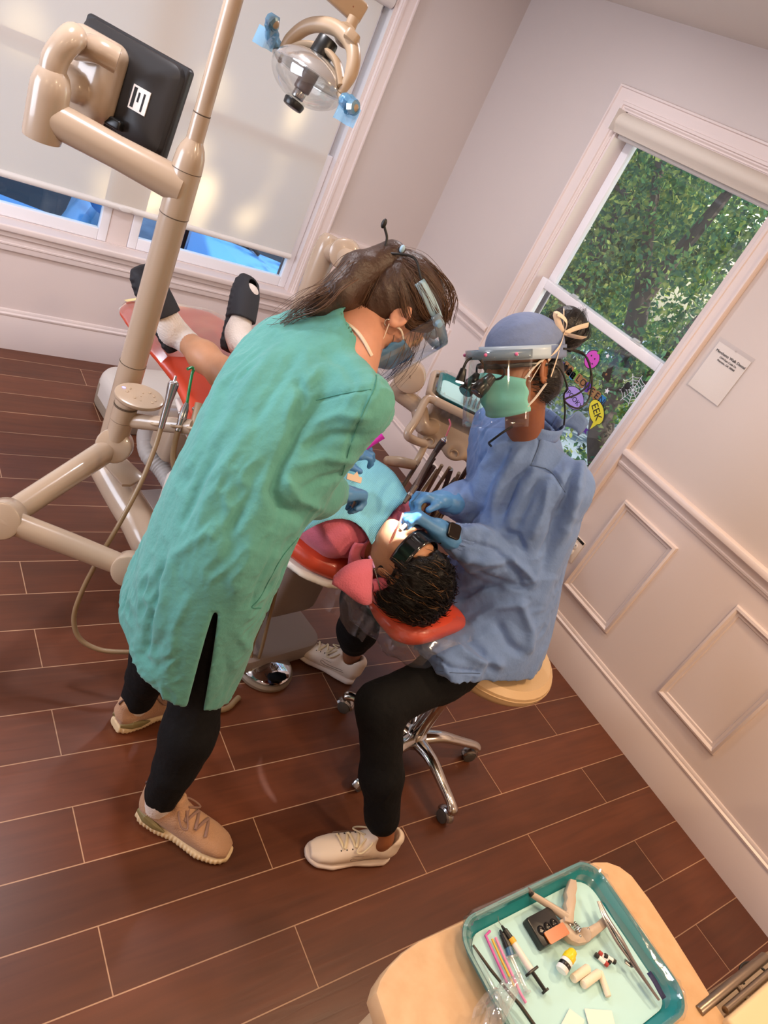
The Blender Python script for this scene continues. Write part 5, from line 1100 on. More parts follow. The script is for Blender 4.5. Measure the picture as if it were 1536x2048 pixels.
def mask(H, m, parent, style='ear', ln=.125):
    rows = []
    for t in np.linspace(0, 1, 12):
        row = []
        for q in np.linspace(-1, 1, 25):
            a = q * 1.36; fw = .088 * math.cos(a) + .022; 
            bul = .020 * math.exp(-(q / .35) ** 2) * math.sin(PI * min(1, t * 1.1 + .05)) + .004 * math.sin(t * 12)
            uu = -.004 - ln * .86 * t + (.018 * (abs(q) ** 1.6)) * (1 - 2 * t) * -1
            row.append(tuple(H.p(.078 * math.sin(a), fw + bul - .018 * t * (1 - .3 * abs(q)) + .002, uu)))
        rows.append(row)
    o = MB().sheet(rows).build('face_mask', m, parent, solid=.0016)
    for e in (-1, 1):
        lp = MB(); a0 = H.p(e * .074, .044, -.020); a1 = H.p(e * .074, .036, -.090)
        if style == 'ear': lp.tube(spline([a0, H.p(e * .083, .018, -.018), H.p(e * .0875, -.004, -.030)], 5), .0013, 6, flat=((0, 0, 1), 1.8)).tube(spline([a1, H.p(e * .083, .012, -.062), H.p(e * .0875, -.012, -.036)], 5), .0011, 6)
        else: lp.tube(spline([a0, H.p(e * .083, .016, .012), H.p(e * .089, -.018, .034)], 5), .0032, 6, flat=((0, 0, 1), .4)).tube(spline([H.p(e * .076, .03, -.03), H.p(e * .083, .014, -.002), H.p(e * .087, -.006, .026)], 5), .0012, 6).tube(spline([a1, H.p(e * .081, .014, -.068), H.p(e * .0875, -.014, -.034)], 5), .0032, 6, flat=((0, 0, 1), .4))
        lp.build('ear_loop', M_loop, o)
    return o
mk1 = mask(H1, M_mask1, p1)
def visor(H, parent, rx, ry, fo, u0, depth, lean, band_h, col, ang=84, back=118):
    root = MB().sheet(arc_sheet(H, .092, .112, -back, back, u0 + .012, u0 + .012 - band_h, 0, 48, 4)).build('visor_band', col, parent, solid=.003)
    MB().sheet(arc_sheet(H, rx, ry, -ang, ang, u0 + .004, u0 - .018, 0, 40, 3, fo)).build('visor_bracket', mat('bracket_clear', '#9fb6cc', rough=.25, trans=.4), root, solid=.002)
    MB().sheet(arc_sheet(H, rx + .002, ry + .002, -ang, ang, u0 + .004, u0 - depth, lean, 40, 10, fo)).build('clear_shield', M_visor, root, solid=.0008)
    return root
vz = visor(H1, p1, .104, .128, .012, .070, .20, -.005, .026, M_band)
for e in (-1, 1): MB().cyl(H1.p(e * .094, .045, .062), H1.p(e * .108, .05, .062), .0115, .008, bev=.002).build('pivot_stud', mat('stud_blue', '#7fa6c4', rough=.35), vz)
tg = A(*(-1.7213, -2.2838, 1.4956))
MB().tube(spline([H1.p(.084, -.055, .075), H1.p(.06, -.098, .086), tg, H1.p(-.04, -.10, .08), H1.p(-.084, -.055, .075)], 6), .0028, 7).build('elastic_cord', M_cord, vz)
MB().ell(tg, (.010, .010, .012)).build('cord_lock', M_cord, vz); MB().ell((-1.7379, -2.2574, 1.5480), (.006, .006, .011)).build('cord_end', M_cord, vz)
MB().tube(spline([tg, (-1.7248, -2.2780, 1.5085), (-1.7258, -2.2717, 1.5253), (-1.7328, -2.2619, 1.5388), (-1.7379, -2.2574, 1.5480)], 6), .0030, 7).build('cord_tail', M_cord, vz)
MB().ell(H1.p(.035, -.12, .078), (.006, .006, .009)).build('cord_bead', M_band, vz)

# ---- shoes
def shoe(parent, heel, fwd, L_, kind):
    f = nrm(fwd); M = frame(tuple(heel), x=tuple(f), z=(0, 0, 1)); k = L_ / .27
    R = np.array([M.to_3x3() @ V((0, 1, 0)), (0, 0, 1), M.to_3x3() @ V((1, 0, 0))]); c = np.array(heel, float)
    q = lambda *a: tuple(M @ V((a[0] * k, a[1] * k, a[2] * k)))
    hs = .034 if kind == 'run' else .028
    sc = lambda st: [tuple(x * k for x in r) for r in st]
    so = SDF(c - .32, c + A(.32, .32, .14), .0035)
    so.loft(sc([(0, 0, hs * .55, .022, hs * .45), (.02, 0, hs * .5, .036, hs * .5), (.07, 0, hs * .48, .040, hs * .48), (.12, .002, hs * .45, .037, hs * .45), (.19, .003, hs * .42, .050, hs * .42), (.24, .004, hs * .42, .042, hs * .4), (.262, .003, hs * .48, .028, hs * .36), (.272, .003, hs * .55, .012, hs * .25)]), R, c, 0, p=3.2)
    M_so = mat('sole_cream', '#dcc49c' if kind == 'run' else '#e2d3c8', rough=.6)
    def ribs(p, n):
        t = (p - c) @ f; side = np.abs(n[:, 2]) < .75; return np.where(side, .0012 * np.sin(t * 2 * PI / (.011 * k)), 0) if kind == 'run' else np.zeros(len(p))
    up = SDF(c - .32, c + A(.32, .32, .2), .0035)
    up.loft(sc([(.004, 0, hs + .025, .022, .028), (.02, 0, hs + .028, .032, .040), (.06, 0, hs + .030, .035, .045), (.10, .0, hs + .026, .036, .044), (.15, .002, hs + .016, .041, .038), (.20, .003, hs + .008, .044, .028), (.24, .004, hs + .002, .037, .02), (.262, .003, hs - .002, .022, .012)]), R, c, 0, p=2.3)
    up.cone(q(.035, 0, hs + .04), q(.028, 0, hs + .078), .036 * k, .030 * k, .015, (R[2], 1.25)); up.cone(q(.105, 0, hs + .045), q(.088, 0, hs + .095), .020 * k, .014 * k, .015, (R[0], 1.5))
    up.cone(q(.052, 0, hs + .060), q(.050, 0, hs + .15), .027 * k, .032 * k, .006, (R[2], 1.2), 'sub')
    root = None
    M_up = {'run': fabric('knit_tan', '#b78f70', bs=260, bump=.35), 'white': mat('white_leather', '#e6d6c6', rough=.45)}[kind]
    root = sculpt(up, 'shoe', M_up, parent, None, 2); sculpt(so, 'sole', M_so, root, ribs, 2)
    M_lace = mat('lace_' + kind, '#8d6e62' if kind == 'run' else '#e0cfae', rough=.8)
    def top(x, y):  # height of the upper there
        st = np.array([(.10, hs + .026, .036, .044), (.15, hs + .016, .041, .038), (.20, hs + .008, .044, .028), (.24, hs + .002, .037, .02)]); v = [np.interp(x, st[:, 0], st[:, i]) for i in (1, 2, 3)]
        return v[0] + v[2] * max(0, 1 - abs(y / v[1]) ** 2.3) ** (1 / 2.3)
    n_l = 5
    for i in range(n_l):
        x = .118 + .016 * i; ys = np.linspace(-.024, .024, 9); MB().tube([q(x + .008 * (1 if i % 2 else -1) * y / .024, y, top(x, y) + .0035) for y in ys], .0042 * k, 8, flat=((0, 0, 1), .45)).build('lace', M_lace, root)
    for e in (-1, 1):
        MB().tube(spline([q(.11, 0, top(.11, 0) + .006), q(.10, e * .022, top(.11, .02) + .018), q(.125, e * .04, top(.13, .03) + .008), q(.14, e * .034, top(.14, .03) + .008), q(.115, e * .006, top(.11, 0) + .008)], 6), .0026 * k, 7).build('lace_loop', M_lace, root)
    if kind == 'run':
        for e in (-1, 1):
            st = MB()
            for x, y, z in ((.03, .0355, hs + .012),): st.tube([q(.004, e * .02, hs + .004), q(.03, e * .036, hs + .012), q(.06, e * .038, hs + .004), q(.09, e * .0375, hs - .002)], [.006 * k, .010 * k, .008 * k, .002 * k], 8, flat=((0, 0, 1), 1.4))
            st.build('heel_counter', mat('khaki_trim', '#7d7048', rough=.6), root)
            mkk = MB()
            for j in range(3): mkk.tube([q(.03 + .006 * j, e * .0372, hs + .026), q(.032 + .006 * j, e * .0368, hs + .033 + .003 * j)], .0011 * k, 5)
            mkk.build('side_mark', mat('mark_pale', '#d8c8ae', rough=.6), root)
        MB().tube(spline([q(.0, 0, hs + .075), q(-.01, 0, hs + .09), q(.006, 0, hs + .10), q(.012, 0, hs + .085)], 5), .003, 7).build('heel_loop', mat('heel_loop', '#5c4038', rough=.7), root)
    else:
        M_stitch = mat('stitch', '#8c7869', rough=.8)
        for e in (-1, 1):
            def sd_(x, zz):
                st = np.array([(.004, .022), (.02, .032), (.06, .035), (.10, .036), (.15, .041), (.20, .044), (.24, .037)]); zc = np.interp(x, [.02, .10, .15, .2, .24], [hs + .028, hs + .026, hs + .016, hs + .008, hs + .002]); rv = np.interp(x, [.02, .1, .15, .2, .24], [.04, .044, .038, .028, .02])
                return e * (np.interp(x, st[:, 0], st[:, 1]) * max(0, 1 - abs((zz - zc) / rv) ** 2.3) ** (1 / 2.3) + .0012)
            sw = [(.020, hs + .036), (.06, hs + .022), (.10, hs + .013), (.13, hs + .011), (.146, hs + .017), (.147, hs + .025), (.140, hs + .026), (.128, hs + .022), (.10, hs + .022), (.06, hs + .030), (.020, hs + .036)]
            MB().tube([q(x, sd_(x, z), z) for x, z in [tuple(t) for t in spline([(a, b, 0) for a, b in sw], 5)][:] and [(t[0], t[1]) for t in spline([(a, b, 0) for a, b in sw], 5)]], .0013 * k, 5).build('side_emblem', M_stitch, root)
            MB().tube([q(x, sd_(x, z), z) for x, z in ((.19, hs + .004), (.188, hs + .016), (.17, hs + .028), (.14, hs + .034), (.11, hs + .036))], .0009 * k, 5).build('stitching', M_stitch, root)
            for j in range(5): MB().ell(q(.118 + .016 * j, e * .0255, top(.118 + .016 * j, .0255) + .001), .0022 * k).build('eyelet', M_black, root)
        MB().tube([q(.100, -.012, hs + .093), q(.098, .0, hs + .094), q(.100, .012, hs + .090)], .0035, 6, flat=((0, 0, 1), .4)).build('tongue_mark', M_black, root)
    return root
shoe(p1, (-2.0027, -2.6644, 0.0000), (.70, -.71, 0), .275, 'run'); shoe(p1, (-2.0090, -2.3974, 0.0000), (.97, .24, 0), .272, 'run')

# ---------------------------------------------------------------- dentist in the blue gown
H2 = Head((-1.2729, -2.4127, 1.3532), (-.97, .034, -.25), (-.19, .487, .82), 1.0)
pel = A(-1.045, -2.63, .63); nk = A(-1.105, -2.425, 1.185); sL = A(-1.065, -2.60, 1.115); sR = A(-1.085, -2.275, 1.10)
eL = A(*(-1.0751, -2.6572, 0.8524)); wL = A(*(-1.3595, -2.5423, 0.8999)); eR = A(*(-1.0813, -2.3879, 0.8939)); wR = A(*(-1.2795, -2.4287, 0.9183))
hL2 = A(-1.06, -2.72, .59); hR2 = A(-1.07, -2.54, .59); kL = A(-1.485, -2.775, .47); kR = A(*(-1.3019, -2.3651, 0.4500)); anL = A(*(-1.3405, -2.9882, 0.0000)) + A(-.055, .018, .10); anR = A(*(-1.1282, -2.3666, -0.0000)) + A(-.03, .05, .10)
doc = SDF((-1.72, -3.1, -.01), (-.74, -1.98, 1.56), .0045)
doc.ell(pel, (.11, .15, .11), None, .04); doc.chain([pel + A(0, 0, .06), (pel + nk) / 2, nk - A(0, 0, .1)], [.085, .08, .085], .04, ((0, 1, 0), 1.45)); doc.cone(sL, sR, .05, .05, .05)
limb(doc, [sL, eL, wL], [.045, .038, .026]); limb(doc, [sR, eR, wR], [.045, .038, .026])
limb(doc, [hL2, kL, A(*(kL * .6 + anL * .4)), anL], [.08, .054, .05, .034]); limb(doc, [hR2, kR, anR], [.08, .054, .034])
doc.cone(nk - A(0, 0, .04), H2.p(0, -.018, -.07), .054, .054, .04); H2.sculpt(doc)
fL = nrm(A(-.248, .08, 0)); fR = nrm(A(-.10, .12, 0) * 1)
fR = nrm(A(*(-1.2253, -2.2376, 0.0000)) - A(*(-1.1235, -2.3579, 0.0000)))
doc.cone(anL - A(0, 0, .04), anL + fL * .12 - A(0, 0, .05), .028, .018, .03); doc.cone(anR - A(0, 0, .04), anR + fR * .12 - A(0, 0, .05), .028, .018, .03)
dL = nrm(A(*(-1.4546, -2.4562, 0.9171)) - wL); dR = nrm(A(*(-1.3973, -2.4001, 0.9168)) - wR)
gl2 = ((wL, dL, (-.35, -.15, -.9), (-.1, .95, -.1), ((42, 55, 25), (48, 58, 30), (55, 58, 30), (60, 60, 30)), (.35, .75, .6)), (wR, dR, (-.25, -.5, -.8), (-.35, -.85, .2), ((45, 55, 25), (50, 58, 30), (55, 58, 30), (60, 60, 30)), (.4, .7, .5)))
for a in gl2: hand(doc, *a[:4], .94, a[4], a[5])
p2 = sculpt(doc, 'person', M_skin2, rel=2)
tag(p2, 'woman in blue surgical gown, cap and magnifying loupes, seated on the beige stool', 'person')
s = SDF((-1.75, -3.1, .1), (-.78, -2.1, .78), .006)
s.ell(pel - A(0, 0, .01), (.14, .18, .12), None, .03); limb(s, [hL2, (hL2 + kL) / 2, kL, A(*(kL * .5 + anL * .5)), A(*(kL * .16 + anL * .84))], [.078, .072, .064, .057, .051], .035); limb(s, [hR2, (hR2 + kR) / 2, kR, (kR + anR) / 2, A(*(kR * .3 + anR * .7))], [.10, .09, .072, .066, .056], .035)
sculpt(s, 'trousers', M_pant, p2, cloth([(tuple(kL + A(.06, -.05, -.03)), tuple(kL + A(.05, .06, -.03)), .015, -.006)], (0, 0, 1), .005, .05, .001, 3))
g = SDF((-1.42, -2.98, .34), (-.70, -1.96, 1.28), .0055)
g.loft([(.40, -1.07, -2.67, .17, .205), (.5, -1.07, -2.67, .175, .21), (.62, -1.065, -2.65, .172, .205), (.75, -1.06, -2.61, .158, .19), (.9, -1.068, -2.55, .146, .19), (1.04, -1.065, -2.485, .145, .20), (1.13, -1.085, -2.43, .125, .18), (1.185, -1.10, -2.42, .08, .11), (1.215, -1.105, -2.42, .062, .07)], p=2.2)
g.chain([sL + A(0, .05, .01), sL, eL, (eL + wL) / 2, wL + (eL - wL) * .16], [.06, .072, .078, .064, .042], .028)
g.chain([sR, eR, (eR + wR) / 2, wR + (eR - wR) * .1], [.062, .06, .055, .042], .035)
g.cone(hL2 + A(-.05, 0, .02), hL2 + A(-.24, -.03, -.02), .112, .098, .05); g.cone(hR2 + A(-.05, 0, .02), hR2 + A(-.2, .03, -.02), .125, .11, .05)
g.cone(nk + A(.0, 0, -.01), nk + A(-.04, .02, .12), .058, .062, .008, op='sub')
g.shell(.014, .50)
g.cut((-1.0, -2.85, .595), (-.05, -.28, -1)); g.cut((-1.275, -2.9, .5), (-.9, -.1, -.5))
dc_cr = [([(-1.1547, -2.5234, 1.1414), (-1.1914, -2.5322, 1.0843), (-1.2134, -2.5626, 1.0187), (-1.2229, -2.5900, 0.9727)], 0.013, -0.0261),
  ([(-1.1358, -2.4695, 1.2323), (-1.1439, -2.5038, 1.1795), (-1.1578, -2.5260, 1.1344)], 0.005, -0.0058),
  ([(-1.1578, -2.5260, 1.1344), (-1.1107, -2.5668, 1.1433), (-1.0800, -2.6197, 1.1164)], 0.005, -0.00725),
  ([(-1.0209, -2.5559, 1.1686), (-1.0502, -2.6366, 1.0315), (-1.0850, -2.7140, 0.8915)], 0.014, -0.0203),
  ([(-0.9634, -2.5115, 1.1946), (-0.9767, -2.5950, 1.0743), (-1.0074, -2.6590, 0.9560)], 0.014, 0.0145),
  ([(-1.1316, -2.5876, 1.1317), (-1.1452, -2.6397, 1.0498), (-1.1702, -2.6679, 0.9832)], 0.014, 0.01595),
  ([(-1.0925, -2.6253, 1.0937), (-1.1116, -2.6748, 1.0081), (-1.1369, -2.7033, 0.9408)], 0.01, -0.0145),
  ([(-1.1534, -2.5661, 1.1308), (-1.1831, -2.6087, 1.0404), (-1.2031, -2.6313, 0.9871)], 0.011, -0.01305),
  ([(-1.1897, -2.4027, 1.1453), (-1.2260, -2.4436, 1.0487), (-1.2457, -2.4943, 0.9609)], 0.013, 0.0145),
  ([(-1.1717, -2.4343, 1.1696), (-1.2183, -2.4773, 1.0574), (-1.2432, -2.5243, 0.9675)], 0.012, -0.0145),
  ([(-1.1567, -2.4711, 1.1631), (-1.2034, -2.5049, 1.0622), (-1.2279, -2.5607, 0.9621)], 0.012, 0.0145),
  ([(-1.2057, -2.4111, 1.1147), (-1.2431, -2.4246, 1.0507), (-1.2797, -2.4564, 0.9649)], 0.01, -0.0116),
  ([(-1.2234, -2.5075, 0.9727), (-1.2557, -2.5151, 0.9224), (-1.2660, -2.5268, 0.8948)], 0.01, -0.0145),
  ([(-1.3334, -2.5639, 0.9264), (-1.2854, -2.5940, 0.9498), (-1.2529, -2.6243, 0.9532)], 0.01, 0.01305),
  ([(-1.3416, -2.5710, 0.8870), (-1.2879, -2.6053, 0.9123), (-1.2339, -2.6475, 0.9282)], 0.008, -0.0116),
  ([(-1.3051, -2.5952, 0.8623), (-1.2504, -2.6406, 0.8752), (-1.1856, -2.6745, 0.9149)], 0.012, 0.01595),
  ([(-1.2203, -2.6019, 0.9612), (-1.1819, -2.6350, 0.9686), (-1.1645, -2.6740, 0.9423)], 0.01, -0.0174),
  ([(-1.2130, -2.6083, 0.9015), (-1.1618, -2.6782, 0.8794), (-1.1440, -2.7195, 0.8506)], 0.01, -0.0145),
  ([(-1.2464, -2.6097, 0.8168), (-1.1788, -2.6719, 0.8251), (-1.1116, -2.7249, 0.8442)], 0.01, -0.0145),
  ([(-1.1849, -2.6381, 0.9000), (-1.1398, -2.6912, 0.8911), (-1.1169, -2.7267, 0.8759)], 0.01, 0.0145),
  ([(-1.2367, -2.6239, 0.7098), (-1.1866, -2.6261, 0.7704), (-1.1292, -2.6691, 0.7894)], 0.012, -0.0174),
  ([(-1.2120, -2.6841, 0.6662), (-1.1507, -2.6884, 0.7384), (-1.0714, -2.7262, 0.7918)], 0.014, 0.01595),
  ([(-1.2226, -2.6961, 0.6379), (-1.1816, -2.7477, 0.6257), (-1.1458, -2.8100, 0.5938)], 0.012, -0.0174),
  ([(-1.1123, -2.6899, 0.6834), (-1.0754, -2.7584, 0.6450), (-1.0455, -2.7948, 0.6377)], 0.014, -0.0174),
  ([(-1.2503, -2.6980, 0.6006), (-1.1923, -2.7597, 0.5974), (-1.1236, -2.8094, 0.6225)], 0.013, 0.0174),
  ([(-1.3742, -2.6678, 0.5833), (-1.3394, -2.7240, 0.5575), (-1.2831, -2.7750, 0.5653)], 0.01, 0.0116),
  ([(-1.0555, -2.6860, 0.7600), (-1.0299, -2.7573, 0.7040), (-1.0338, -2.8017, 0.6439)], 0.012, 0.0145),
  ([(-1.3270, -2.6874, 0.5778), (-1.2696, -2.7528, 0.5692), (-1.2019, -2.8018, 0.5939)], 0.006, -0.0087)]
gw = sculpt(g, 'gown', M_blue_gown, p2, cloth((), (.1, -.3, .95), .009, .075, .0045, 1, creases=dc_cr))
M_seam2 = mat('blue_gown_seam', '#4d6080', rough=.9)
for pts in ([(-1.1744, -2.4994, 1.2480), (-1.1815, -2.5291, 1.2023), (-1.1969, -2.5538, 1.1521)], [(-1.1990, -2.5525, 1.1510), (-1.1564, -2.5879, 1.1610), (-1.1232, -2.6438, 1.1335)], [(-1.4443, -2.7274, 0.6240), (-1.4118, -2.7687, 0.6140), (-1.3533, -2.8125, 0.6334), (-1.2900, -2.8516, 0.6650)]):
    q = laid_on(gw, pts)
    if len(q) > 3: MB().tube(q, .0011, 5).build('seam', M_seam2, gw)
for (w_, e_) in ((wL, eL), (wR, eR)):
    d_ = nrm(e_ - w_); Mc_ = frame(tuple(w_ + d_ * .03), z=tuple(d_)); rg_ = []
    for t in np.linspace(0, 1, 9):
        rg_.append([Mc_ @ V(((.033 + .012 * t + .0025 * math.sin(a * 17 + t * 3) * (1 - t * .4)) * math.cos(a), (.033 + .012 * t + .0025 * math.sin(a * 17 + t * 3) * (1 - t * .4)) * math.sin(a), .05 * t)) for a in np.linspace(0, 2 * PI, 61)[:-1]])
    MB().loft(rg_, True).build('elastic_cuff', M_blue_gown, p2)
# collar band and ties
cb_ = [[tuple(nk + A(.072 * math.cos(a) * (1 - .05 * t), .078 * math.sin(a) * (1 - .05 * t), .012 + .038 * t + .012 * math.cos(a))) for a in np.linspace(0, 2 * PI, 40)] for t in np.linspace(0, 1, 4)]
MB().sheet(cb_).build('collar', M_blue_gown, p2, solid=.004)
MB().sheet([[tuple(A(*(-1.0484, -2.4648, 1.2468)) + A(.06 * x, -.02 * x + .01 * math.sin(5 * x + 2 * y), -.05 * y + .02 * math.sin(3 * x))) for x in np.linspace(-.3, 1, 8)] for y in np.linspace(-.5, .5, 5)]).build('neck_tie', M_blue_gown, p2, solid=.004)
for a in gl2:
    s = SDF(a[0] - .2, a[0] + .2, .0032); hand(s, *a[:4], .95, a[4], a[5], 1.12); s.cone(a[0] - nrm(a[1]) * .025, a[0] + nrm(a[1]) * .01, .036, .029, .01)
    sculpt(s, 'glove', M_glove, p2, cloth((), a[1], .0014, .02, .0004, 5), 1)
# cap, hair, ties
s = SDF(H2.c - .2, H2.c + .2, .0045); s.ell(H2.p(0, -.016, .055), (.088, .112, .088), H2.R, .02); s.cut(tuple(H2.p(0, 0, .030)), -H2.vec(0, -.12, 1))
cap = sculpt(s, 'surgical_cap', M_cap, p2, cloth([(tuple(H2.p(-.05, .07, .10)), tuple(H2.p(-.05, -.08, .12)), .012, .004)], H2.vec(0, 1, 0), .003, .035, .0012, 7), 1)
MB().sheet(arc_sheet(H2, .090, .115, -180, 180, .058, .026, 0, 64, 4, -.016)).build('cap_band', M_cap, cap, solid=.003)
M_rib = mat('cream_ribbon', '#e3d3c2', rough=.8); kb = H2.p(-.05, -.102, .085)
rb_ = MB(); rib = lambda pts: rb_.tube(spline([tuple(x) for x in pts], 6), .008, 8, flat=(tuple(H2.r * .7 + H2.f * .7), .18))
rib([H2.p(-.085, -.02, .02), H2.p(-.088, -.055, .055), kb]); rib([H2.p(-.085, -.03, -.02), H2.p(-.086, -.05, .03), kb]); rib([kb, kb + H2.vec(-.02, .01, .03), kb + H2.vec(-.02, .045, .05), kb + H2.vec(-.01, .02, .012), kb]); rib([kb, kb + H2.vec(-.01, -.03, .012), kb + H2.vec(-.02, -.065, .02)]); rib([kb, kb + H2.vec(-.03, -.02, -.01), kb + H2.vec(-.02, -.05, -.012), kb]); rib([kb, kb + H2.vec(-.02, .02, .06)])
rb_.build('ribbon_bow', M_rib, cap)
s = SDF(H2.c - .22, H2.c + .22, .0045); s.ell(H2.p(0, -.055, -.01), (.078, .065, .075), H2.R, .03); s.cone(H2.p(0, -.06, -.05), H2.p(0, -.04, -.085), .055, .03, .03); s.ell(H2.p(0, -.158, .098), (.054, .054, .060), H2.R, .01); s.cone(H2.p(0, -.1, .06), H2.p(0, -.14, .08), .03, .03, .02)
for e in (-1, 1): s.ell(H2.p(e * .092, .010, -.012), (.036, .046, .056), H2.R, .01, 'sub')
hair2 = sculpt(s, 'hair', M_hair2, p2, cloth((), H2.vec(0, .5, 1), .003, .02, .001, 2, 6), 1)
mb = MB(); rg = np.random.RandomState(4)
gb = [[H2.p(.0 + .04 * math.cos(a), -.158 + .046 * math.sin(a), .06), H2.p(  .057 * math.cos(a + .8), -.158 + .057 * math.sin(a + .8), .085), H2.p(.046 * math.cos(a + 1.6), -.158 + .046 * math.sin(a + 1.6), .145)] for a in np.linspace(0, 6, 12)]
strands(mb, gb, 130, (.006, 0), .0009, 6); mb.build('bun_strands', M_hair2, hair2, sharp=False); mb = MB(); strands(mb, [[H2.p(-.075, .02, -.02), H2.p(-.082, -.04, -.03), H2.p(-.05, -.09, -.04)], [H2.p(-.07, -.01, -.07), H2.p(-.06, -.05, -.09), H2.p(-.03, -.07, -.1)]], 60, (.008, 1), .0008, 9); mb.build('nape_strands', M_hair2, hair2, sharp=False)
mask(H2, M_mask2, p2, 'head', .135)
M_grey = mat('visor_band_grey', '#a9bdd2', rough=.35)
vz2 = visor(H2, p2, .100, .142, .012, .048, .185, .012, .034, M_grey, 78, 128)
for e in (-1, 1):
    for a, f_ in ((60, 1), (25, 1)): 
        b = math.radians(a) * e; MB().ell(H2.p(.104 * math.sin(b), .145 * math.cos(b) + .012, .041), (.0045, .0045, .0045)).build('pink_rivet', mat('rivet_pink', '#d46a9a', rough=.3), vz2)
MB().tube(spline([H2.p(-.08, -.075, .048), H2.p(-.05, -.125, .045), H2.p(0, -.13, .045), H2.p(.08, -.075, .048)], 6), .0028, 7).build('elastic_cord', M_cord, vz2)
MB().ell(H2.p(-.045, -.128, .045), (.008, .008, .008)).tube(spline([H2.p(-.045, -.128, .045), H2.p(-.05, -.175, .03), H2.p(-.05, -.205, -.03), H2.p(-.05, -.195, -.09), H2.p(-.055, -.15, -.11), H2.p(-.06, -.10, -.085), H2.p(-.06, -.15, -.07), H2.p(-.05, -.20, -.04), H2.p(-.045, -.19, .02), H2.p(-.045, -.128, .045)], 7), .0026, 7).build('cord_loop', M_cord, vz2)
# loupes with head lamp
lp = MB().tube(spline([H2.p(-.080, -.02, .012), H2.p(-.079, .04, .014), H2.p(-.062, .088, .012), H2.p(-.03, .107, .010), H2.p(0, .111, .012), H2.p(.03, .107, .010), H2.p(.062, .088, .012), H2.p(.079, .04, .014), H2.p(.080, -.02, .012)], 6), .0035, 8, flat=(tuple(H2.u), 1.6)).build('loupe_frame', M_black, p2)
for e in (-1, 1):
    MB().tube([tuple(H2.p(e * .033 + .026 * math.cos(a), .108 - .012 * abs(math.cos(a)), -.002 + .018 * math.sin(a))) for a in np.linspace(0, 2 * PI, 26)[:-1]], .003, 6, True).build('lens_rim', M_black, lp)
    b0 = H2.p(e * .030, .112, -.012); b1 = H2.p(e * .024, .158, -.050); 
    MB().cyl(b0, b0 + (b1 - b0) * .45, .013, .0165, bev=.002).cyl(b0 + (b1 - b0) * .45, b1, .0185, .0195, bev=.003).build('barrel', mat('loupe_black', '#15130f', rough=.3), lp)
    MB().cyl(b1, b1 + (b1 - b0) * .02, .0165).build('barrel_lens', mat('loupe_lens', '#1a1420', rough=.03, spec=1), lp)
MB().tube(spline([H2.p(0, .112, .012), H2.p(0, .135, .034), H2.p(0, .165, .030), H2.p(0, .182, .006)], 6), .0035, 8).build('lamp_stalk', M_black, lp)
l0 = H2.p(0, .178, .010); l1 = H2.p(0, .190, -.022)
MB().cyl(l0, l1, .008, .0125, bev=.002).build('head_lamp', M_black, lp); MB().cyl(l1, l1 + (l1 - l0) * .06, .0105).build('lamp_face', mat('lamp_glow', '#ffffff', emit=6), lp)
MB().tube(spline([H2.p(-.080, -.02, .012), H2.p(-.084, -.06, .0), H2.p(-.08, -.09, -.05), (-1.1567, -2.4915, 1.3412), (-1.1126, -2.4909, 1.2961), (-1.0810, -2.4913, 1.2541)], 7), .0025, 7).build('lamp_cable', M_cord, lp)
MB().tube(spline([(-1.2397, -2.4633, 1.2102), (-1.2754, -2.4742, 1.1924), (-1.2799, -2.4624, 1.1606), (-1.2651, -2.4451, 1.1398), (-1.2458, -2.4410, 1.1286)], 6), .0032, 7).build('neck_cord', M_cord, p2)
# wrist watch
dw = nrm(eL - wL); Mw_ = frame(tuple(wL + dw * .012), z=tuple(dw), y=(0, 0, 1))
MB().tube([Mw_ @ V((.036 * math.cos(a), .031 * math.sin(a), 0)) for a in np.linspace(0, 2 * PI, 36)[:-1]], .0022, 8, True, flat=(tuple(dw), 6.5)).build('watch_strap', M_black, p2)
wn = nrm(A(-.3, -.55, .78)); wn = nrm(wn - dw * (wn @ dw)); Mf = frame(tuple(wL + dw * .012 + wn * .034), z=tuple(wn), x=tuple(dw))
wt = MB().prism(rrect(.040, .044, .010), Mf, .011, .003).build('watch_case', mat('watch_case', '#2a2624', rough=.25, metal=.6), p2); MB().prism(rrect(.034, .038, .007), Mf @ Matrix.Translation((0, 0, .0105)), .001).build('watch_glass', mat('watch_glass', '#120c0a', rough=.05), wt)
shoe(p2, (-1.3405, -2.9882, 0.0000), tuple(fL), .265, 'white'); shoe(p2, (-1.1282, -2.3666, -0.0000), tuple(fR), .262, 'white')

# ---------------------------------------------------------------- patient
H3 = Head((-1.4395, -2.5628, 0.7900), (-.05, .06, 1), (.3, -.95, .05), .96)
def cp(t, s_, z): return np.array(ch(t, s_, z))
nk3 = cp(1.46, -.055, .755); ankL = A(*(-1.7242, -1.3327, 0.7750)); ankR = A(*(-1.4871, -1.3570, 0.7850)); knL3 = cp(.62, -.14, .80); knR3 = cp(.60, .10, .81); hpL3 = cp(.98, -.085, .715); hpR3 = cp(.98, .085, .715)
pa = SDF((-2.0, -2.85, .60), (-1.05, -1.0, 1.08), .0045)
RP = [tuple(SX), (0, 0, 1), tuple(AX)]
pa.loft([(.9, 0, .705, .15, .085), (1.05, 0, .715, .13, .08), (1.25, -.01, .735, .145, .09), (1.36, -.02, .74, .16, .08), (1.43, -.03, .745, .10, .06)], RP, tuple(O_), .03)
pa.cone(nk3 + A(0, .04, -.01), H3.p(0, -.02, -.06), .048, .05, .035); H3.sculpt(pa)
pa.ell(H3.p(0, .098, -.062), (.016, .016, .011), H3.R, .006, 'sub')
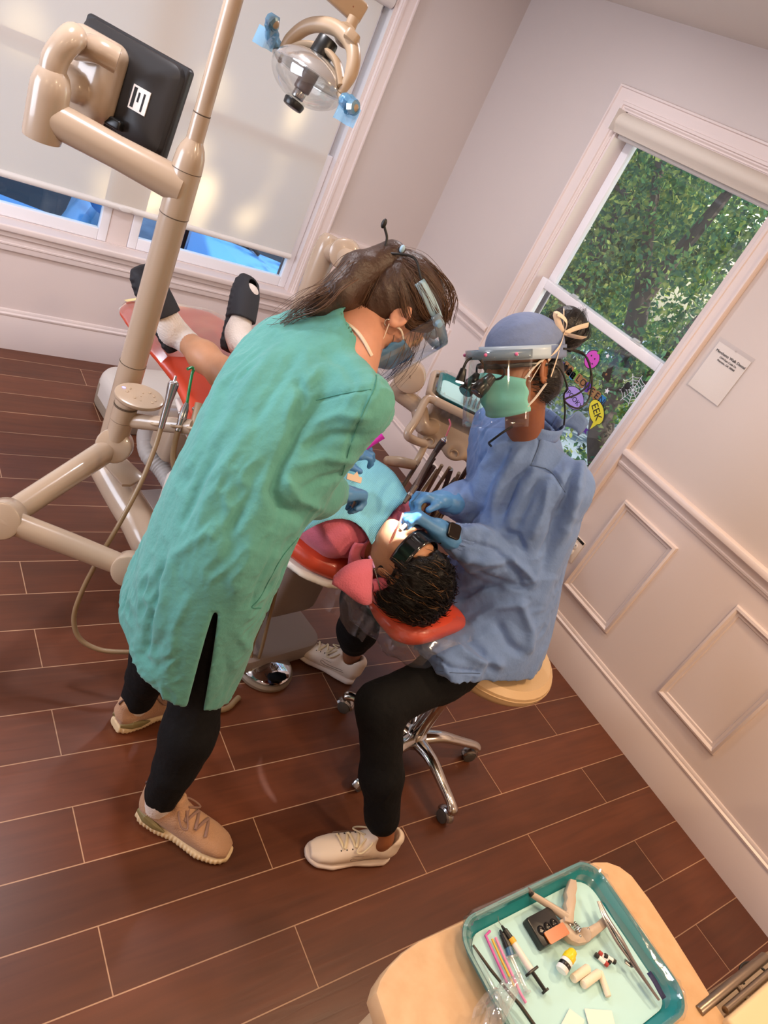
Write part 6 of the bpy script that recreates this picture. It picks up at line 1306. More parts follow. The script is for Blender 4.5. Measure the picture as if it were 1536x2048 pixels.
limb(pa, [hpL3, knL3, (knL3 * .6 + ankL * .4), ankL], [.075, .05, .05, .032]); limb(pa, [hpR3, knR3, (knR3 * .6 + ankR * .4), ankR], [.075, .05, .05, .032])
sl3 = cp(1.37, -.17, .745); sr3 = cp(1.37, .10, .73); limb(pa, [sl3, cp(1.16, -.215, .72), cp(1.0, -.10, .80)], [.045, .036, .024]); limb(pa, [sr3, cp(1.16, .20, .72), cp(1.0, .10, .80)], [.045, .036, .024])
hand(pa, cp(1.0, -.10, .80), nrm(cp(.9, -.02, .80) - cp(1.0, -.10, .80)), (0, 0, -1), tuple(SX), .8, ((12, 18, 12),) * 4); hand(pa, cp(1.0, .10, .80), nrm(cp(.93, .02, .815) - cp(1.0, .10, .80)), (0, 0, -1), tuple(-SX), .8, ((12, 18, 12),) * 4)
hlR = A(*(-1.4903, -1.3241, 0.7700)); toR = A(*(-1.4339, -1.1698, 0.9950)); hlL = A(*(-1.7335, -1.3862, 0.7650)); toL = A(*(-1.8808, -1.2770, 0.9750))
for h_, t_, a_ in ((hlR, toR, ankR), (hlL, toL, ankL)):
    d_ = nrm(t_ - h_); pa.cone(h_ + d_ * .03, h_ + d_ * .17, .033, .030, .025, (nrm(np.cross(d_, A(0, -1, .3))), 1.2)); pa.cone(a_, h_ + d_ * .04, .034, .036, .02)
    for j in range(5): c = h_ + d_ * (.19 - .004 * j) + nrm(np.cross(d_, A(0, -1, .3))) * (.026 - .013 * j); pa.cone(c, c + d_ * .04, .011 - .001 * j, .009, .01)
p3 = sculpt(pa, 'person', M_skin3, rel=2)
tag(p3, 'dark-haired child in a pink polo shirt, lying back on the orange chair with mouth open', 'person')
# shorts, shirt
s = SDF((-2.0, -2.2, .6), (-1.05, -1.4, 1.0), .006); s.loft([(.84, 0, .715, .15, .09), (.95, 0, .715, .165, .10), (1.08, 0, .725, .15, .09)], RP, tuple(O_), .03); limb(s, [hpL3, knL3 + (hpL3 - knL3) * .25], [.095, .085], .03); limb(s, [hpR3, knR3 + (hpR3 - knR3) * .25], [.095, .085], .03)
sculpt(s, 'shorts', fabric('navy_cotton', '#20283a'), p3, cloth((), tuple(AX), .004, .05, .001, 4))
s = SDF((-2.0, -2.75, .6), (-1.05, -1.8, 1.0), .005)
s.loft([(1.0, 0, .722, .155, .09), (1.12, 0, .727, .148, .088), (1.25, -.01, .74, .16, .098), (1.34, -.015, .745, .178, .092), (1.41, -.03, .748, .13, .075), (1.45, -.04, .752, .075, .06)], RP, tuple(O_), .03, p=2.4)
s.chain([sl3, cp(1.22, -.205, .73)], [.066, .066], .04); s.chain([sr3, cp(1.22, .15, .71)], [.06, .06], .04)
sculpt(s, 'polo_shirt', M_pink, p3, cloth([(ch(1.36, -.22, .78), ch(1.30, -.10, .84), .01, -.006), (ch(1.30, -.24, .72), ch(1.36, -.12, .82), .012, .006), (ch(1.40, -.16, .8), ch(1.33, -.2, .74), .012, .007)], tuple(AX), .005, .05, .001, 5))
col3 = MB(); rows = []
for t in np.linspace(0, 1, 7):
    rows.append([tuple(nk3 + SX * (.070 + .055 * t) * math.cos(a) * 1.05 + np.array([0, 0, 1]) * ((.062 + .018 * t) * math.sin(a) - .01 * t) + AX * (-.02 + .045 * math.sin(t * PI * .8) * (.6 - .6 * math.sin(a)) + .004 * math.sin(a * 5 + t * 4))) for a in np.linspace(-PI * 1.15, PI * .15, 40)])
col3.sheet(rows).build('shirt_collar', M_pink, p3, solid=.005)
MB().sheet([[tuple(A(*p_)) for p_ in spline(r_, 4)] for r_ in ([(-1.6618, -2.5590, 0.7616), (-1.6404, -2.5556, 0.7928), (-1.6039, -2.5535, 0.8110), (-1.5625, -2.5530, 0.8131)], [(-1.6669, -2.5715, 0.7457), (-1.6423, -2.5811, 0.7751), (-1.6086, -2.5869, 0.7900), (-1.5675, -2.5854, 0.7869)], [(-1.6431, -2.5897, 0.7409), (-1.6267, -2.6033, 0.7571), (-1.6012, -2.6117, 0.7604), (-1.5687, -2.6126, 0.7557)], [(-1.6102, -2.6206, 0.7301), (-1.5967, -2.6316, 0.7293), (-1.5829, -2.6360, 0.7291), (-1.5667, -2.6316, 0.7307)])]).build('collar_flap', M_pink, p3, solid=.005)
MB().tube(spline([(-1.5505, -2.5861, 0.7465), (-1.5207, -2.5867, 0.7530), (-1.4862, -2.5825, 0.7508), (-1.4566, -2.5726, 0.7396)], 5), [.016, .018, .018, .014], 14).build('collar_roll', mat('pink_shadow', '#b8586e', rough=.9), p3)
for a_, h_, t_, k_ in ((ankL, hlL, toL, knL3), (ankR, hlR, toR, knR3)):
    d_ = nrm(t_ - h_); s = SDF(h_ - .26, h_ + .26, .004); up_ = a_ + nrm(k_ - a_) * .085
    s.chain([up_, a_, h_ + d_ * .045], [.042, .040, .041], .02); s.cone(h_ + d_ * .03, h_ + d_ * .205, .038, .034, .03, (nrm(np.cross(d_, A(0, -1, .3))), 1.15))
    ax_ = nrm(k_ - a_)
    sculpt(s, 'sock', M_sock, p3, (lambda ax_, a_: (lambda p, n: .0012 * np.sin(60 * np.arctan2((p - a_) @ nrm(np.cross(ax_, A(0, 0, 1))), (p - a_) @ np.cross(ax_, nrm(np.cross(ax_, A(0, 0, 1)))))) * (((p - a_) @ ax_) > .0)))(ax_, a_), 2)
def slide(h_, t_, n_, label):
    d_ = nrm(t_ - h_); n_ = np.array(n_, float); n_ = nrm(n_ - d_ * (n_ @ d_)); w_ = np.cross(d_, n_); L = np.linalg.norm(t_ - h_)
    root = None; c0 = h_ - n_ * .045 - d_ * .03; R = np.array([w_, n_, d_]); s = SDF((h_ + t_) / 2 - .28, (h_ + t_) / 2 + .28, .004)
    s.loft([(0, 0, .018, .028, .018), (.02, 0, .016, .042, .018), (.08, 0, .014, .044, .016), (.16, 0, .014, .046, .016), (.22, 0, .014, .052, .016), (.27, 0, .016, .046, .017), (.292, 0, .018, .028, .016), (.30, 0, .02, .012, .01)], R, c0, 0, p=3)
    s.loft([(.125, 0, .045, .052, .050), (.17, 0, .040, .053, .050), (.23, 0, .034, .054, .046), (.28, 0, .028, .044, .034), (.298, 0, .022, .03, .02)], R, c0, .01, p=2.4)
    s.loft([(.05, 0, .05, .040, .040), (.17, 0, .045, .042, .036), (.24, 0, .04, .040, .028), (.285, 0, .036, .026, .016)], R, c0, .004, 'sub')
    s.ell(c0 + d_ * .262 + n_ * .072, (.026, .026, .030), R, .006, 'sub')
    def rib(p, n): t = (p - c0) @ d_; hgt = (p - c0) @ n_; return np.where((hgt < .03) & (np.abs(n @ n_) < .6), .0016 * np.sin(t * 2 * PI / .024), 0)
    return sculpt(s, 'slide_sandal', mat('slide_black', '#1c1a1f', rough=.7, bump=.05, bscale=200), p3, rib, 2)
slide(hlR, toR, (.28, -.86, .42), ''); slide(hlL, toL, (.35, -.80, .42), '')
# hair
s = SDF(H3.c - .2, H3.c + .2, .0045); s.ell(H3.p(0, -.025, .048), (.096, .112, .104), H3.R, .02); s.ell(H3.p(0, .10, -.06), (.095, .085, .112), H3.R, .012, 'sub')
for e in (-1, 1): s.ell(H3.p(e * .102, .006, -.018), (.050, .052, .060), H3.R, .01, 'sub')
s.ell(H3.p(0, -.04, -.15), (.1, .1, .06), H3.R, .02, 'sub'); s.cut(tuple(H3.p(0, -.108, 0)), -H3.f)
def tuft(p, n): return .007 * vnoise(p / .022) + .004 * vnoise(p / .009) + .004
hair3 = sculpt(s, 'hair', M_hair3, p3, tuft, 1)
rg = np.random.RandomState(11)
def tufts(n, r, sd, lo=None):
    mb = MB(); rg = np.random.RandomState(sd)
    for _ in range(n):
        a = rg.rand() * 2 * PI; b = rg.rand() ** .8 * 1.75; d = A(math.sin(b) * math.cos(a), math.sin(b) * math.sin(a), math.cos(b))   # about the crown direction
        r0 = A(d[0] * .094, -.025 + d[1] * .110, .048 + d[2] * .102)
        if r0[1] > .055 and r0[2] < .075: continue
        if r0[1] < -.10 or (abs(r0[0]) > .045 and r0[2] < .06 and r0[1] > -.06): continue
        tan = nrm(np.cross(d, A(.3, 1, -.4))) + rg.normal(size=3) * .22 + A(0, .35, 0); tan = nrm(tan - d * (tan @ d)); L = .045 + .045 * rg.rand(); wv = rg.normal(size=3) * .003
        pts = [r0 - d * .004 + tan * L * t + d * (.010 * math.sin(PI * t) + .004) + wv * math.sin(t * 5) for t in np.linspace(0, 1, 6)]
        mb.tube([tuple(H3.p(*q)) for q in pts], [r, r * 1.2, r * 1.1, r, r * .7, r * .25], 4, cap=False)
    return mb
tufts(1000, .0011, 3).build('dark_locks', M_hair3, hair3, sharp=False); tufts(90, .0009, 8).build('light_locks', M_hair3b, hair3, sharp=False)
# dark glasses
gs = thing('protective_glasses', 'black wraparound protective glasses over the eyes of the lying child', 'glasses', tuple(H3.p(0, .1, .01)))
MB().sheet(arc_sheet(H3, .080, .098, -78, 78, .034, -.018, .004, 40, 7, .016)).build('wrap_lens', mat('glasses_black', '#0c0a0d', rough=.12, spec=.8), gs, solid=.003)
for e in (-1, 1): MB().tube(spline([H3.p(e * .079, .03, .014), H3.p(e * .083, .0, .014), H3.p(e * .084, -.02, .010), H3.p(e * .08, -.04, -.005)], 5), .003, 8, flat=(tuple(H3.u), 2)).build('temple', M_black, gs)

# ================================================================== STOOL, BIB, HELD THINGS
M_seat = mat('seat_vinyl', '#c9ab84', rough=.42, bump=.03, bscale=120)
M_alu = mat('polished_aluminium', '#c8c4c0', rough=.13, metal=1)
stool = thing('rolling_stool', 'beige round stool on a polished five-legged castor base, under the woman in blue', 'stool', (-1.08, -2.68, 0))
sc_ = (-1.025, -2.685)
MB().lathe([(0, .505), (.185, .505), (.207, .515), (.216, .532), (.213, .556), (.195, .572), (.1, .565), (0, .56)], Matrix.Translation((*sc_, 0)), 40).build('seat', M_seat, stool)
MB().tube([(sc_[0] + .2150 * math.cos(a), sc_[1] + .2150 * math.sin(a), .545) for a in np.linspace(0, 2 * PI, 48)[:-1]], .0028, 6, True).build('piping', mat('piping', '#b89a74', rough=.5), stool)
MB().cyl((-1.08, -2.68, .10), (-1.08, -2.68, .34), .027, bev=.003).build('gas_column', M_alu, stool)
MB().cyl((-1.08, -2.68, .34), (-1.08, -2.68, .365), .032, bev=.006).build('column_collar', M_black, stool)
MB().cyl((-1.08, -2.68, .36), (-1.08, -2.68, .51), .016).build('piston', M_chrome, stool)
MB().lathe([(0, .06), (.035, .062), (.045, .08), (.043, .10), (.034, .115), (0, .117)], Matrix.Translation((-1.08, -2.68, 0)), 30).build('hub', M_alu, stool)
for k in range(5):
    a = math.radians(-90 + 72 * k); d = V((math.cos(a), math.sin(a), 0)); c = V((-1.08, -2.68, 0))
    lg = MB().tube([tuple(V(p)) for p in spline([c + d * .02 + V((0, 0, .09)), c + d * .10 + V((0, 0, .105)), c + d * .19 + V((0, 0, .092)), c + d * .245 + V((0, 0, .082)), c + d * .268 + V((0, 0, .07)), c + d * .27 + V((0, 0, .055))], 6)], [.03, .024, .019, .018, .021, .015], 14, flat=((0, 0, 1), .75)).build('leg', M_alu, stool)
    w = d.cross(V((0, 0, 1))); e = c + d * .258
    cs = MB().tube([e + V((0, 0, .024)) + (d * math.cos(t) + V((0, 0, 1)) * math.sin(t)) * .026 for t in np.linspace(.2, PI - .2, 8)], .010, 8, flat=(tuple(w), 1.5)).build('castor', M_steel, lg)
    for s_ in (-1, 1): MB().cyl(e + w * s_ * .004 + V((0, 0, .0235)), e + w * s_ * .017 + V((0, 0, .0235)), .023, bev=.004).build('castor_wheel', mat('castor_grey', '#4a4440', rough=.5) if 'castor_grey' not in bpy.data.materials else bpy.data.materials['castor_grey'], cs)
# ---- paper bib on the chest
M_bib = mat('bib_paper', '#5fb0c4', rough=.8, bump=.0)
def bib_material():
    m = mat('bib_ribbed', '#7cc4d6', rough=.75, bump=.0, var=.04, vscale=10); nt = m.node_tree; b = nt.nodes['Principled BSDF']
    tc = nt.nodes.new('ShaderNodeTexCoord'); w = nt.nodes.new('ShaderNodeTexWave'); mp = nt.nodes.new('ShaderNodeMapping'); mp.inputs['Rotation'].default_value = (0, 0, math.radians(50))
    nt.links.new(tc.outputs['Object'], mp.inputs[0]); nt.links.new(mp.outputs[0], w.inputs[0]); w.inputs['Scale'].default_value = 75; w.inputs['Distortion'].default_value = .3
    bp = nt.nodes.new('ShaderNodeBump'); bp.inputs['Strength'].default_value = .5; bp.inputs['Distance'].default_value = .002; nt.links.new(w.outputs[1], bp.inputs['Height']); nt.links.new(bp.outputs[0], b.inputs['Normal']); return m
bib = thing('paper_bib', 'turquoise ribbed paper bib spread over the chest of the lying child', 'bib', ch(1.25, 0, .84))
cA, cB, cC, cD = [V(p) for p in ((-1.3304, -2.1183, 0.8200), (-1.2835, -2.3066, 0.8000), (-1.5380, -2.5248, 0.7900), (-1.6903, -2.3935, 0.7900))]; cE = V((-1.6486, -2.2175, 0.8600))
rows = []
N_ = 22
for i in range(N_ + 1):
    u = i / N_; row = []
    for j in range(N_ + 1):
        v = j / N_; p = cA.lerp(cB, u).lerp((cE + (cD - cE) * u), v)
        t_ = (np.array(p) - O_) @ AX; s_ = (np.array(p) - O_) @ SX
        # rest on the chest
        zt = float(np.interp(t_, [1.0, 1.12, 1.25, 1.34, 1.41, 1.46], [.812, .815, .838, .84, .824, .815])); zt -= max(0, abs(s_ + .01) - .06) ** 2 * 2.0
        crease = .004 * abs(math.sin(v * PI * 2)) + .004 * math.sin(u * 5 + v * 3)
        row.append(V((p.x, p.y, max(zt + .027, .725) + crease)))
    rows.append(row)
# pull the neck corner into shape
for i in range(N_ + 1):
    for j in range(N_ + 1):
        u = i / N_; v = j / N_; k = (u ** 2) * math.exp(-((v - .42) / .3) ** 2); rows[i][j] = rows[i][j].lerp(cC, .80 * k * u)
MB().sheet(rows).build('sheet', bib_material(), bib, solid=.0012, sharp=False)
cl_ = MB(); q0 = V((-1.5628, -2.5385, 0.8104)); q1 = V((-1.5547, -2.5677, 0.7946)); cl_.tube([q0, q0.lerp(q1, .5), q1], [.0035, .0045, .0035], 8)
cl_.build('clip', mat('lilac_clip', '#b58ac0', rough=.4), bib)
bc = MB()
for p in spline([(-1.5566, -2.5702, 0.7952), (-1.5449, -2.5845, 0.7760), (-1.5392, -2.6019, 0.7616), (-1.5241, -2.6076, 0.7330)], 9): bc.ell(tuple(p), .0021, None, 6)
bc.build('bead_chain', M_steel, bib)
# ---- things held or lying at the chair
c_ = thing('mixing_pad_card', 'small pale card pinched in the glove of the woman in green', 'card', (-1.6448, -2.4487, 0.9910))
MB().prism(rrect(.040, .016, .002), frame((-1.6488, -2.4456, 0.9899), x=(.83, -.45, .12), z=(-.2, -.6, .7)), .003).prism([(-.012, -.008), (.012, -.008), (.0, .012)], frame((-1.6391, -2.4373, 0.9921), x=(.83, -.45, .12), z=(-.2, -.6, .7)), .002).build('card', mat('card_cream', '#e6cdb6', rough=.7), c_)
mg = thing('suction_tip', 'bright magenta plastic suction tip poking out past the green sleeve', 'suction tip', (-1.5149, -2.2967, 1.0083))
ma, mb_ = V((-1.5620, -2.2946, 0.9513)), V((-1.4951, -2.2946, 1.0359)); dm = (mb_ - ma).normalized()
mt_ = MB().tube([ma, ma.lerp(mb_, .55), ma.lerp(mb_, .93)], [.0095, .0105, .0125], 16).build('tube', mat('magenta_plastic', '#d22fc0', rough=.35, sss=0), mg)
MB().tube([ma.lerp(mb_, .90), mb_], [.0125, .0135], 16, cap=False).build('flared_mouth', bpy.data.materials['magenta_plastic'], mg)
tp_ = tag(MB().tube(spline([(-1.4798, -2.4923, 0.9218), (-1.4937, -2.5121, 0.8999), (-1.5066, -2.5242, 0.8788), (-1.5153, -2.5357, 0.8536)], 5), [.0028, .0026, .0024, .0020], 8).build('mixing_tip', mat('salmon_plastic', '#c9786e', rough=.35)), 'thin salmon-pink tip crossing the mouth of the lying child', 'tip')
hp_ = thing('dental_handpiece', 'slim dark handpiece with a steel band in the far glove of the woman in blue', 'handpiece', (-1.3982, -2.4144, 0.9283))
ha, hb_ = V((-1.4237, -2.4250, 0.9033)), V((-1.3824, -2.3947, 0.9422)); 
MB().tube([ha, ha.lerp(hb_, .6), hb_], [.005, .0075, .0085], 12).build('body', M_hosed, hp_); MB().cyl(ha.lerp(hb_, .42), ha.lerp(hb_, .55), .0082).build('steel_band', M_chrome, hp_)
MB().tube(spline([hb_, (-1.3425, -2.3534, 0.9524), (-1.2474, -2.2644, 0.9389), (-1.1596, -2.1838, 0.9261)], 5), .0062, 8).build('hose', M_hosed, hp_)
ir = V((-1.4918, -2.5090, 0.9061)); cr_ = thing('cotton_roll', 'white cotton roll between the lips of the lying child', 'cotton roll', tuple(ir)); MB().tube([tuple(H3.p(-.018, .098, -.056)), tuple(H3.p(.0, .108, -.058)), tuple(H3.p(.016, .100, -.056))], .0055, 8).build('roll', mat('cotton', '#eceef0', rough=.95), cr_)

# ================================================================== FOREGROUND WORKTOP
M_stone = mat('worktop_stone', '#c39c72', rough=.4, col2='#cda981', vscale=35, var=.1, bump=.01)
cab = thing('cabinet_cart', 'rounded cabinet cart with a speckled tan worktop in the foreground', 'cabinet', (-1.75, -3.6, 0))
poly = [(-2.0718, -3.4391, 0.8350), (-2.0574, -3.4266, 0.8350), (-2.0348, -3.4158, 0.8350), (-2.0044, -3.4076, 0.8350), (-1.9694, -3.4031, 0.8350), (-1.9160, -3.4033, 0.8350), (-1.8560, -3.4037, 0.8350), (-1.7804, -3.4053, 0.8350), (-1.6907, -3.4059, 0.8350), (-1.6127, -3.4051, 0.8350), (-1.5680, -3.4051, 0.8350), (-1.5323, -3.4079, 0.8350), (-1.5022, -3.4169, 0.8350), (-1.4793, -3.4328, 0.8350), (-1.4650, -3.4561, 0.8350), (-1.4621, -3.5017, 0.8350), (-1.4659, -3.5570, 0.8350), (-1.4726, -3.6235, 0.8350), (-1.4811, -3.6870, 0.8350)]
out = [(p[0], p[1]) for p in poly]; out += [(out[-1][0], -3.95), (-2.06, -3.95), (-2.085, -3.55)]
out = out[::-1]
MB().prism(out, Matrix.Translation((0, 0, .797)), .038, .006).build('worktop', M_stone, cab)
cxm, cym = -1.80, -3.68
MB().prism([(cxm + (x - cxm) * .92, cym + (y - cym) * .92) for x, y in out], Matrix.Translation((0, 0, .0)), .797, .01).build('body', mat('cabinet_laminate', '#b99a78', rough=.5), cab)
cab2 = thing('side_cabinet', 'cream cabinet at the corner of the picture with a brushed steel bar handle', 'cabinet', (-1.0, -3.85, 0))
MB().b2((-1.497, -4.5, 0), (-.45, -3.70, .85), .006).build('body', mat('cream_laminate', '#d9b98e', rough=.45), cab2)
M_brush = mat('brushed_steel', '#8d7f72', rough=.35, metal=1)
MB().cyl((-1.53, -3.672, .832), (-1.28, -3.672, .832), .009, bev=.002).build('handle', M_brush, cab2); MB().cyl((-1.40, -3.70, .832), (-1.40, -3.672, .832), .005).build('handle_stand', M_brush, cab2)
MB().cyl((-1.475, -3.692, .838), (-1.20, -3.692, .838), .006).build('edge_rail', M_brush, cab2)
tag(MB().tube(spline([(-1.2091, -3.6919, 0.7000), (-1.1970, -3.6740, 0.7000), (-1.1762, -3.6667, 0.7000), (-1.1514, -3.6706, 0.7000), (-1.1307, -3.6852, 0.7000), (-1.0905, -3.7155, 0.6800), (-0.8173, -3.8023, 0.5000)], 7), .0028, 7).build('black_cable', M_cord), 'thin black cable looping up behind the steel bar handle', 'cable')
# tray
T0 = V((-1.742, -3.5345, .8365)); tr2 = thing('instrument_tray', 'large teal tray with clear film and pale liner on the foreground worktop', 'tray', tuple(T0))
tray(tr2, T0, (1, .012, 0), .342, .246, .026, mat('teal_tray_big', '#1d7a80', rough=.3), .04)
MB().prism(rrect(.308, .214, .032), frame(T0 + V((0, 0, .004)), x=(1, .012, 0), z=(0, 0, 1)), .0012).build('paper_liner', M_liner, tr2)
fe = rrect(.346, .25, .042, 10)
MB().tube([T0 + V((x, y, .026 + .002 * math.sin(i * 2.7))) for i, (x, y) in enumerate(fe)], [.005 + .004 * abs(math.sin(i * 1.9)) for i in range(len(fe))], 8, True).build('film_edge', M_trayfilm, tr2)
wl = [[T0 + V((x * k, y * k, z)) for x, y in fe] for k, z in ((.90, .0075), (.955, .016), (1.005, .029))]
MB().loft(wl, False).build('film_lining', M_trayfilm, tr2)
zL = .8425
def on(px): return px
M_mag = mat('stick_magenta', '#d05aa8', rough=.4); M_yl = mat('stick_yellow', '#d9b23e', rough=.4); M_pk = mat('stick_pink', '#e88ab8', rough=.4); M_clear = film('clear_plastic', gloss=.4, rough=.05, body=.12)
tag(MB().tube([(-1.8491, -3.4359, 0.8460), (-1.8614, -3.4387, 0.8460), (-1.8640, -3.4614, 0.8460), (-1.8689, -3.5063, 0.8460)], .0021, 8).build('applicator_stick', M_mag), 'magenta applicator stick with a bent tip on the big tray', 'applicator')
tag(MB().tube([(-1.8533, -3.4469, 0.8460), (-1.8569, -3.4773, 0.8460), (-1.8598, -3.5139, 0.8460)], .0018, 8).build('applicator_stick', M_yl), 'yellow applicator stick between the magenta and pink ones', 'applicator')
tag(MB().tube([(-1.8457, -3.4472, 0.8460), (-1.8510, -3.4905, 0.8460), (-1.8557, -3.5247, 0.8460), (-1.8553, -3.5394, 0.8460)], .0021, 8).build('applicator_stick', M_pk), 'pale pink applicator stick on the big tray', 'applicator')
def syringe(label, a, ring, fl, end, barrel, ringm, nozm, plm, needle=None):
    a, ring, fl, end = V(a), V(ring), V(fl), V(end); d = (fl - a).normalized(); o = thing('dental_syringe', label, 'syringe', tuple(ring))
    MB().tube([a, a.lerp(ring, .3), a.lerp(ring, .35), ring], [.0016, .0028, .0046, .0052], 12).build('nozzle', nozm, o)
    MB().cyl(ring, ring + d * .008, .0060).build('ring', ringm, o); MB().cyl(ring + d * .008, fl, .0052).build('barrel', barrel, o)
    MB().prism(rrect(.026, .012, .004), frame(fl, z=d, x=(0, 0, 1)) @ Matrix.Rotation(PI / 2, 4, 'Z'), .004, .001).build('flange', plm, o)
    MB().cyl(fl, end, .0030).cyl(end - d * .001, end + d * .0025, .0062).build('plunger', plm, o)
    if needle: MB().tube(spline([a, needle[0], needle[1]], 4), .0006, 5).build('needle', M_steel, o)
    return o
sy1 = syringe('white-barrelled syringe with black plunger and yellow ring on the big tray', (-1.8262, -3.4369, 0.8500), (-1.8232, -3.4583, 0.8500), (-1.8202, -3.5079, 0.8520), (-1.8144, -3.5389, 0.8500), mat('syringe_white', '#e2d8ce', rough=.4), mat('ring_yellow', '#e0a52a', rough=.4), M_black, M_black, ((-1.8297, -3.4300, 0.8530), (-1.8281, -3.4240, 0.8560)))
pr_ = MB(); a_, b_ = V((-1.8265, -3.4692, 0.8560)), V((-1.8250, -3.5010, 0.8570))
sy2 = syringe('clear syringe with a blue filling lying left of the white one', (-1.8309, -3.4410, 0.8470), (-1.8322, -3.4593, 0.8470), (-1.8372, -3.4788, 0.8470), (-1.8442, -3.5287, 0.8470), mat('syringe_blue', '#4a7fa8', rough=.3, trans=.4), M_black, M_black, M_clear)
well = thing('mixing_well', 'black three-well mixing block with an orange sliding cover', 'mixing well', (-1.7485, -3.4686, 0.8425))
wc = V((-1.7489, -3.4677, 0.8425)); wx = V((-1.7181, -3.4430, 0.8425)) - V((-1.7785, -3.4438, 0.8425)); 
Mw2 = frame(wc, x=wx, z=(0, 0, 1)); wl_ = wx.length; hl_ = (V((-1.7179, -3.4905, 0.8425)) - V((-1.7181, -3.4430, 0.8425))).length
MB().prism(rrect(wl_, hl_, .004), Mw2, .016, .002).build('block', mat('well_black', '#151517', rough=.3), well)
for k in (-1, 0, 1): MB().lathe([(.0085, .0), (.0078, .0018), (.0058, .0022), (.004, .0008), (0, .0)], Mw2 @ Matrix.Translation((k * wl_ * .27, -.002, .0155)), 18).build('well_cup', mat('cup_gloss', '#0a0a0c', rough=.12), well)
MB().prism(rrect(wl_ * .82, hl_ * .40, .003), Mw2 @ Matrix.Translation((wl_ * .12, -hl_ * .33, .0175)), .002).build('sliding_cover', mat('cover_orange', '#c4641e', rough=.25, trans=.25), well)
# dispenser gun
M_gun = mat('gun_plastic', '#b3a08c', rough=.4)
gun = thing('dispenser_gun', 'beige squeeze-handle dispenser gun with a black nozzle on the big tray', 'dispenser', (-1.6769, -3.4830, 0.8425))
def fl_(pts, w, m, name, h=.014, z0=.846):
    P_ = [V(p) for p in pts]; return MB().tube(spline(P_, 6), w, 12, flat=((0, 0, 1), 1.15)).build(name, m, gun)
def plate(pts, z0, h, name, m): return MB().prism([(p[0], p[1]) for p in pts][::-1], Matrix.Translation((0, 0, z0)), h, .0025).build(name, m, gun)
plate([(-1.6438, -3.4217, 0.8580), (-1.6330, -3.4279, 0.8580), (-1.6427, -3.4402, 0.8580), (-1.6549, -3.4479, 0.8580), (-1.6626, -3.4568, 0.8580), (-1.6812, -3.4696, 0.8580), (-1.6968, -3.4837, 0.8580), (-1.7110, -3.4739, 0.8580), (-1.7056, -3.4658, 0.8580), (-1.6919, -3.4601, 0.8580), (-1.6873, -3.4514, 0.8580), (-1.6760, -3.4455, 0.8580), (-1.6718, -3.4372, 0.8580), (-1.6595, -3.4304, 0.8580)], .849, .013, 'grip', M_gun)
fl_([(-1.7411, -3.4177, 0.8580), (-1.7182, -3.4442, 0.8570), (-1.6988, -3.4687, 0.8560)], [.0048, .0058, .0075], M_gun, 'barrel')
fl_([(-1.7451, -3.4063, 0.8600), (-1.7432, -3.4107, 0.8590), (-1.7407, -3.4187, 0.8580)], [.003, .0042, .0048], M_black, 'nozzle')
plate([(-1.7150, -3.4682, 0.8540), (-1.7056, -3.4680, 0.8540), (-1.7037, -3.4794, 0.8540), (-1.6988, -3.4918, 0.8540), (-1.6861, -3.4912, 0.8540), (-1.6716, -3.4944, 0.8540), (-1.6639, -3.4962, 0.8540), (-1.6414, -3.4962, 0.8540), (-1.6159, -3.4927, 0.8540), (-1.6109, -3.4987, 0.8540), (-1.6185, -3.5082, 0.8540), (-1.6431, -3.5108, 0.8540), (-1.6679, -3.5130, 0.8540), (-1.6873, -3.5145, 0.8540), (-1.7059, -3.5104, 0.8540), (-1.7178, -3.5014, 0.8540), (-1.7239, -3.4865, 0.8540), (-1.7229, -3.4762, 0.8540)], .8445, .013, 'trigger', M_gun)
MB().cyl((-1.6730, -3.5027, 0.8460), (-1.6879, -3.5043, 0.8605), .011, bev=.002).build('pivot_boss', M_gun, gun)
sp__ = []; a_, b_ = V((-1.6984, -3.4817, 0.8620)), V((-1.6944, -3.4962, 0.8620)); dd_ = (b_ - a_).normalized(); e1_ = dd_.orthogonal().normalized(); e2_ = dd_.cross(e1_)
MB().tube([a_.lerp(b_, t) + (e1_ * math.cos(t * 2 * PI * 5) + e2_ * math.sin(t * 2 * PI * 5)) * .0045 for t in np.linspace(0, 1, 70)], .0009, 6).build('spring', M_steel, gun)
for p in ((-1.7099, -3.4831, 0.8660), (-1.6790, -3.5001, 0.8660), (-1.7048, -3.5031, 0.8670)): MB().ell(p, (.0022, .0022, .0012)).build('rivet', M_steel, gun)
# forceps with articulating paper
fo = thing('paper_forceps', 'long steel forceps holding a navy blue strip at the right of the big tray', 'forceps', (-1.6032, -3.5584, 0.8425))
for q, zz in ((-1, .853), (1, .862)):
    pts = [V((-1.6201, -3.4729, 0.8660)), V((-1.6277, -3.4981, 0.8660)) , V((-1.6292, -3.5343, 0.8640)), V((-1.6280, -3.5646, 0.8620)), V((-1.6254, -3.5977, 0.8600)), V((-1.6215, -3.6287, 0.8580))]
    side = V((-.6, .5, 0)) * .002 * q; k_ = [.2, 1, 2.2, 1.2, .6, .3]
    MB().tube(spline([p + V((.6, -.55, .3)).normalized() * .0022 * q * kk for p, kk in zip(pts, k_)], 5), [.0045, .0048, .0048, .0036, .0026, .0022], 8, flat=((0, 0, 1), .35)).build('arm', M_steel, fo)
MB().tube(spline([(-1.6385, -3.5623, 0.8580), (-1.6294, -3.5710, 0.8560), (-1.6237, -3.5701, 0.8600)], 4), .0042, 8, flat=((0, 0, 1), .4)).build('slide_catch', M_steel, fo)
s0, s1 = V((-1.6088, -3.5921, 0.8620)), V((-1.6092, -3.6312, 0.8600)); sd2 = (s1 - s0).cross(V((.1, .1, 1))).normalized()
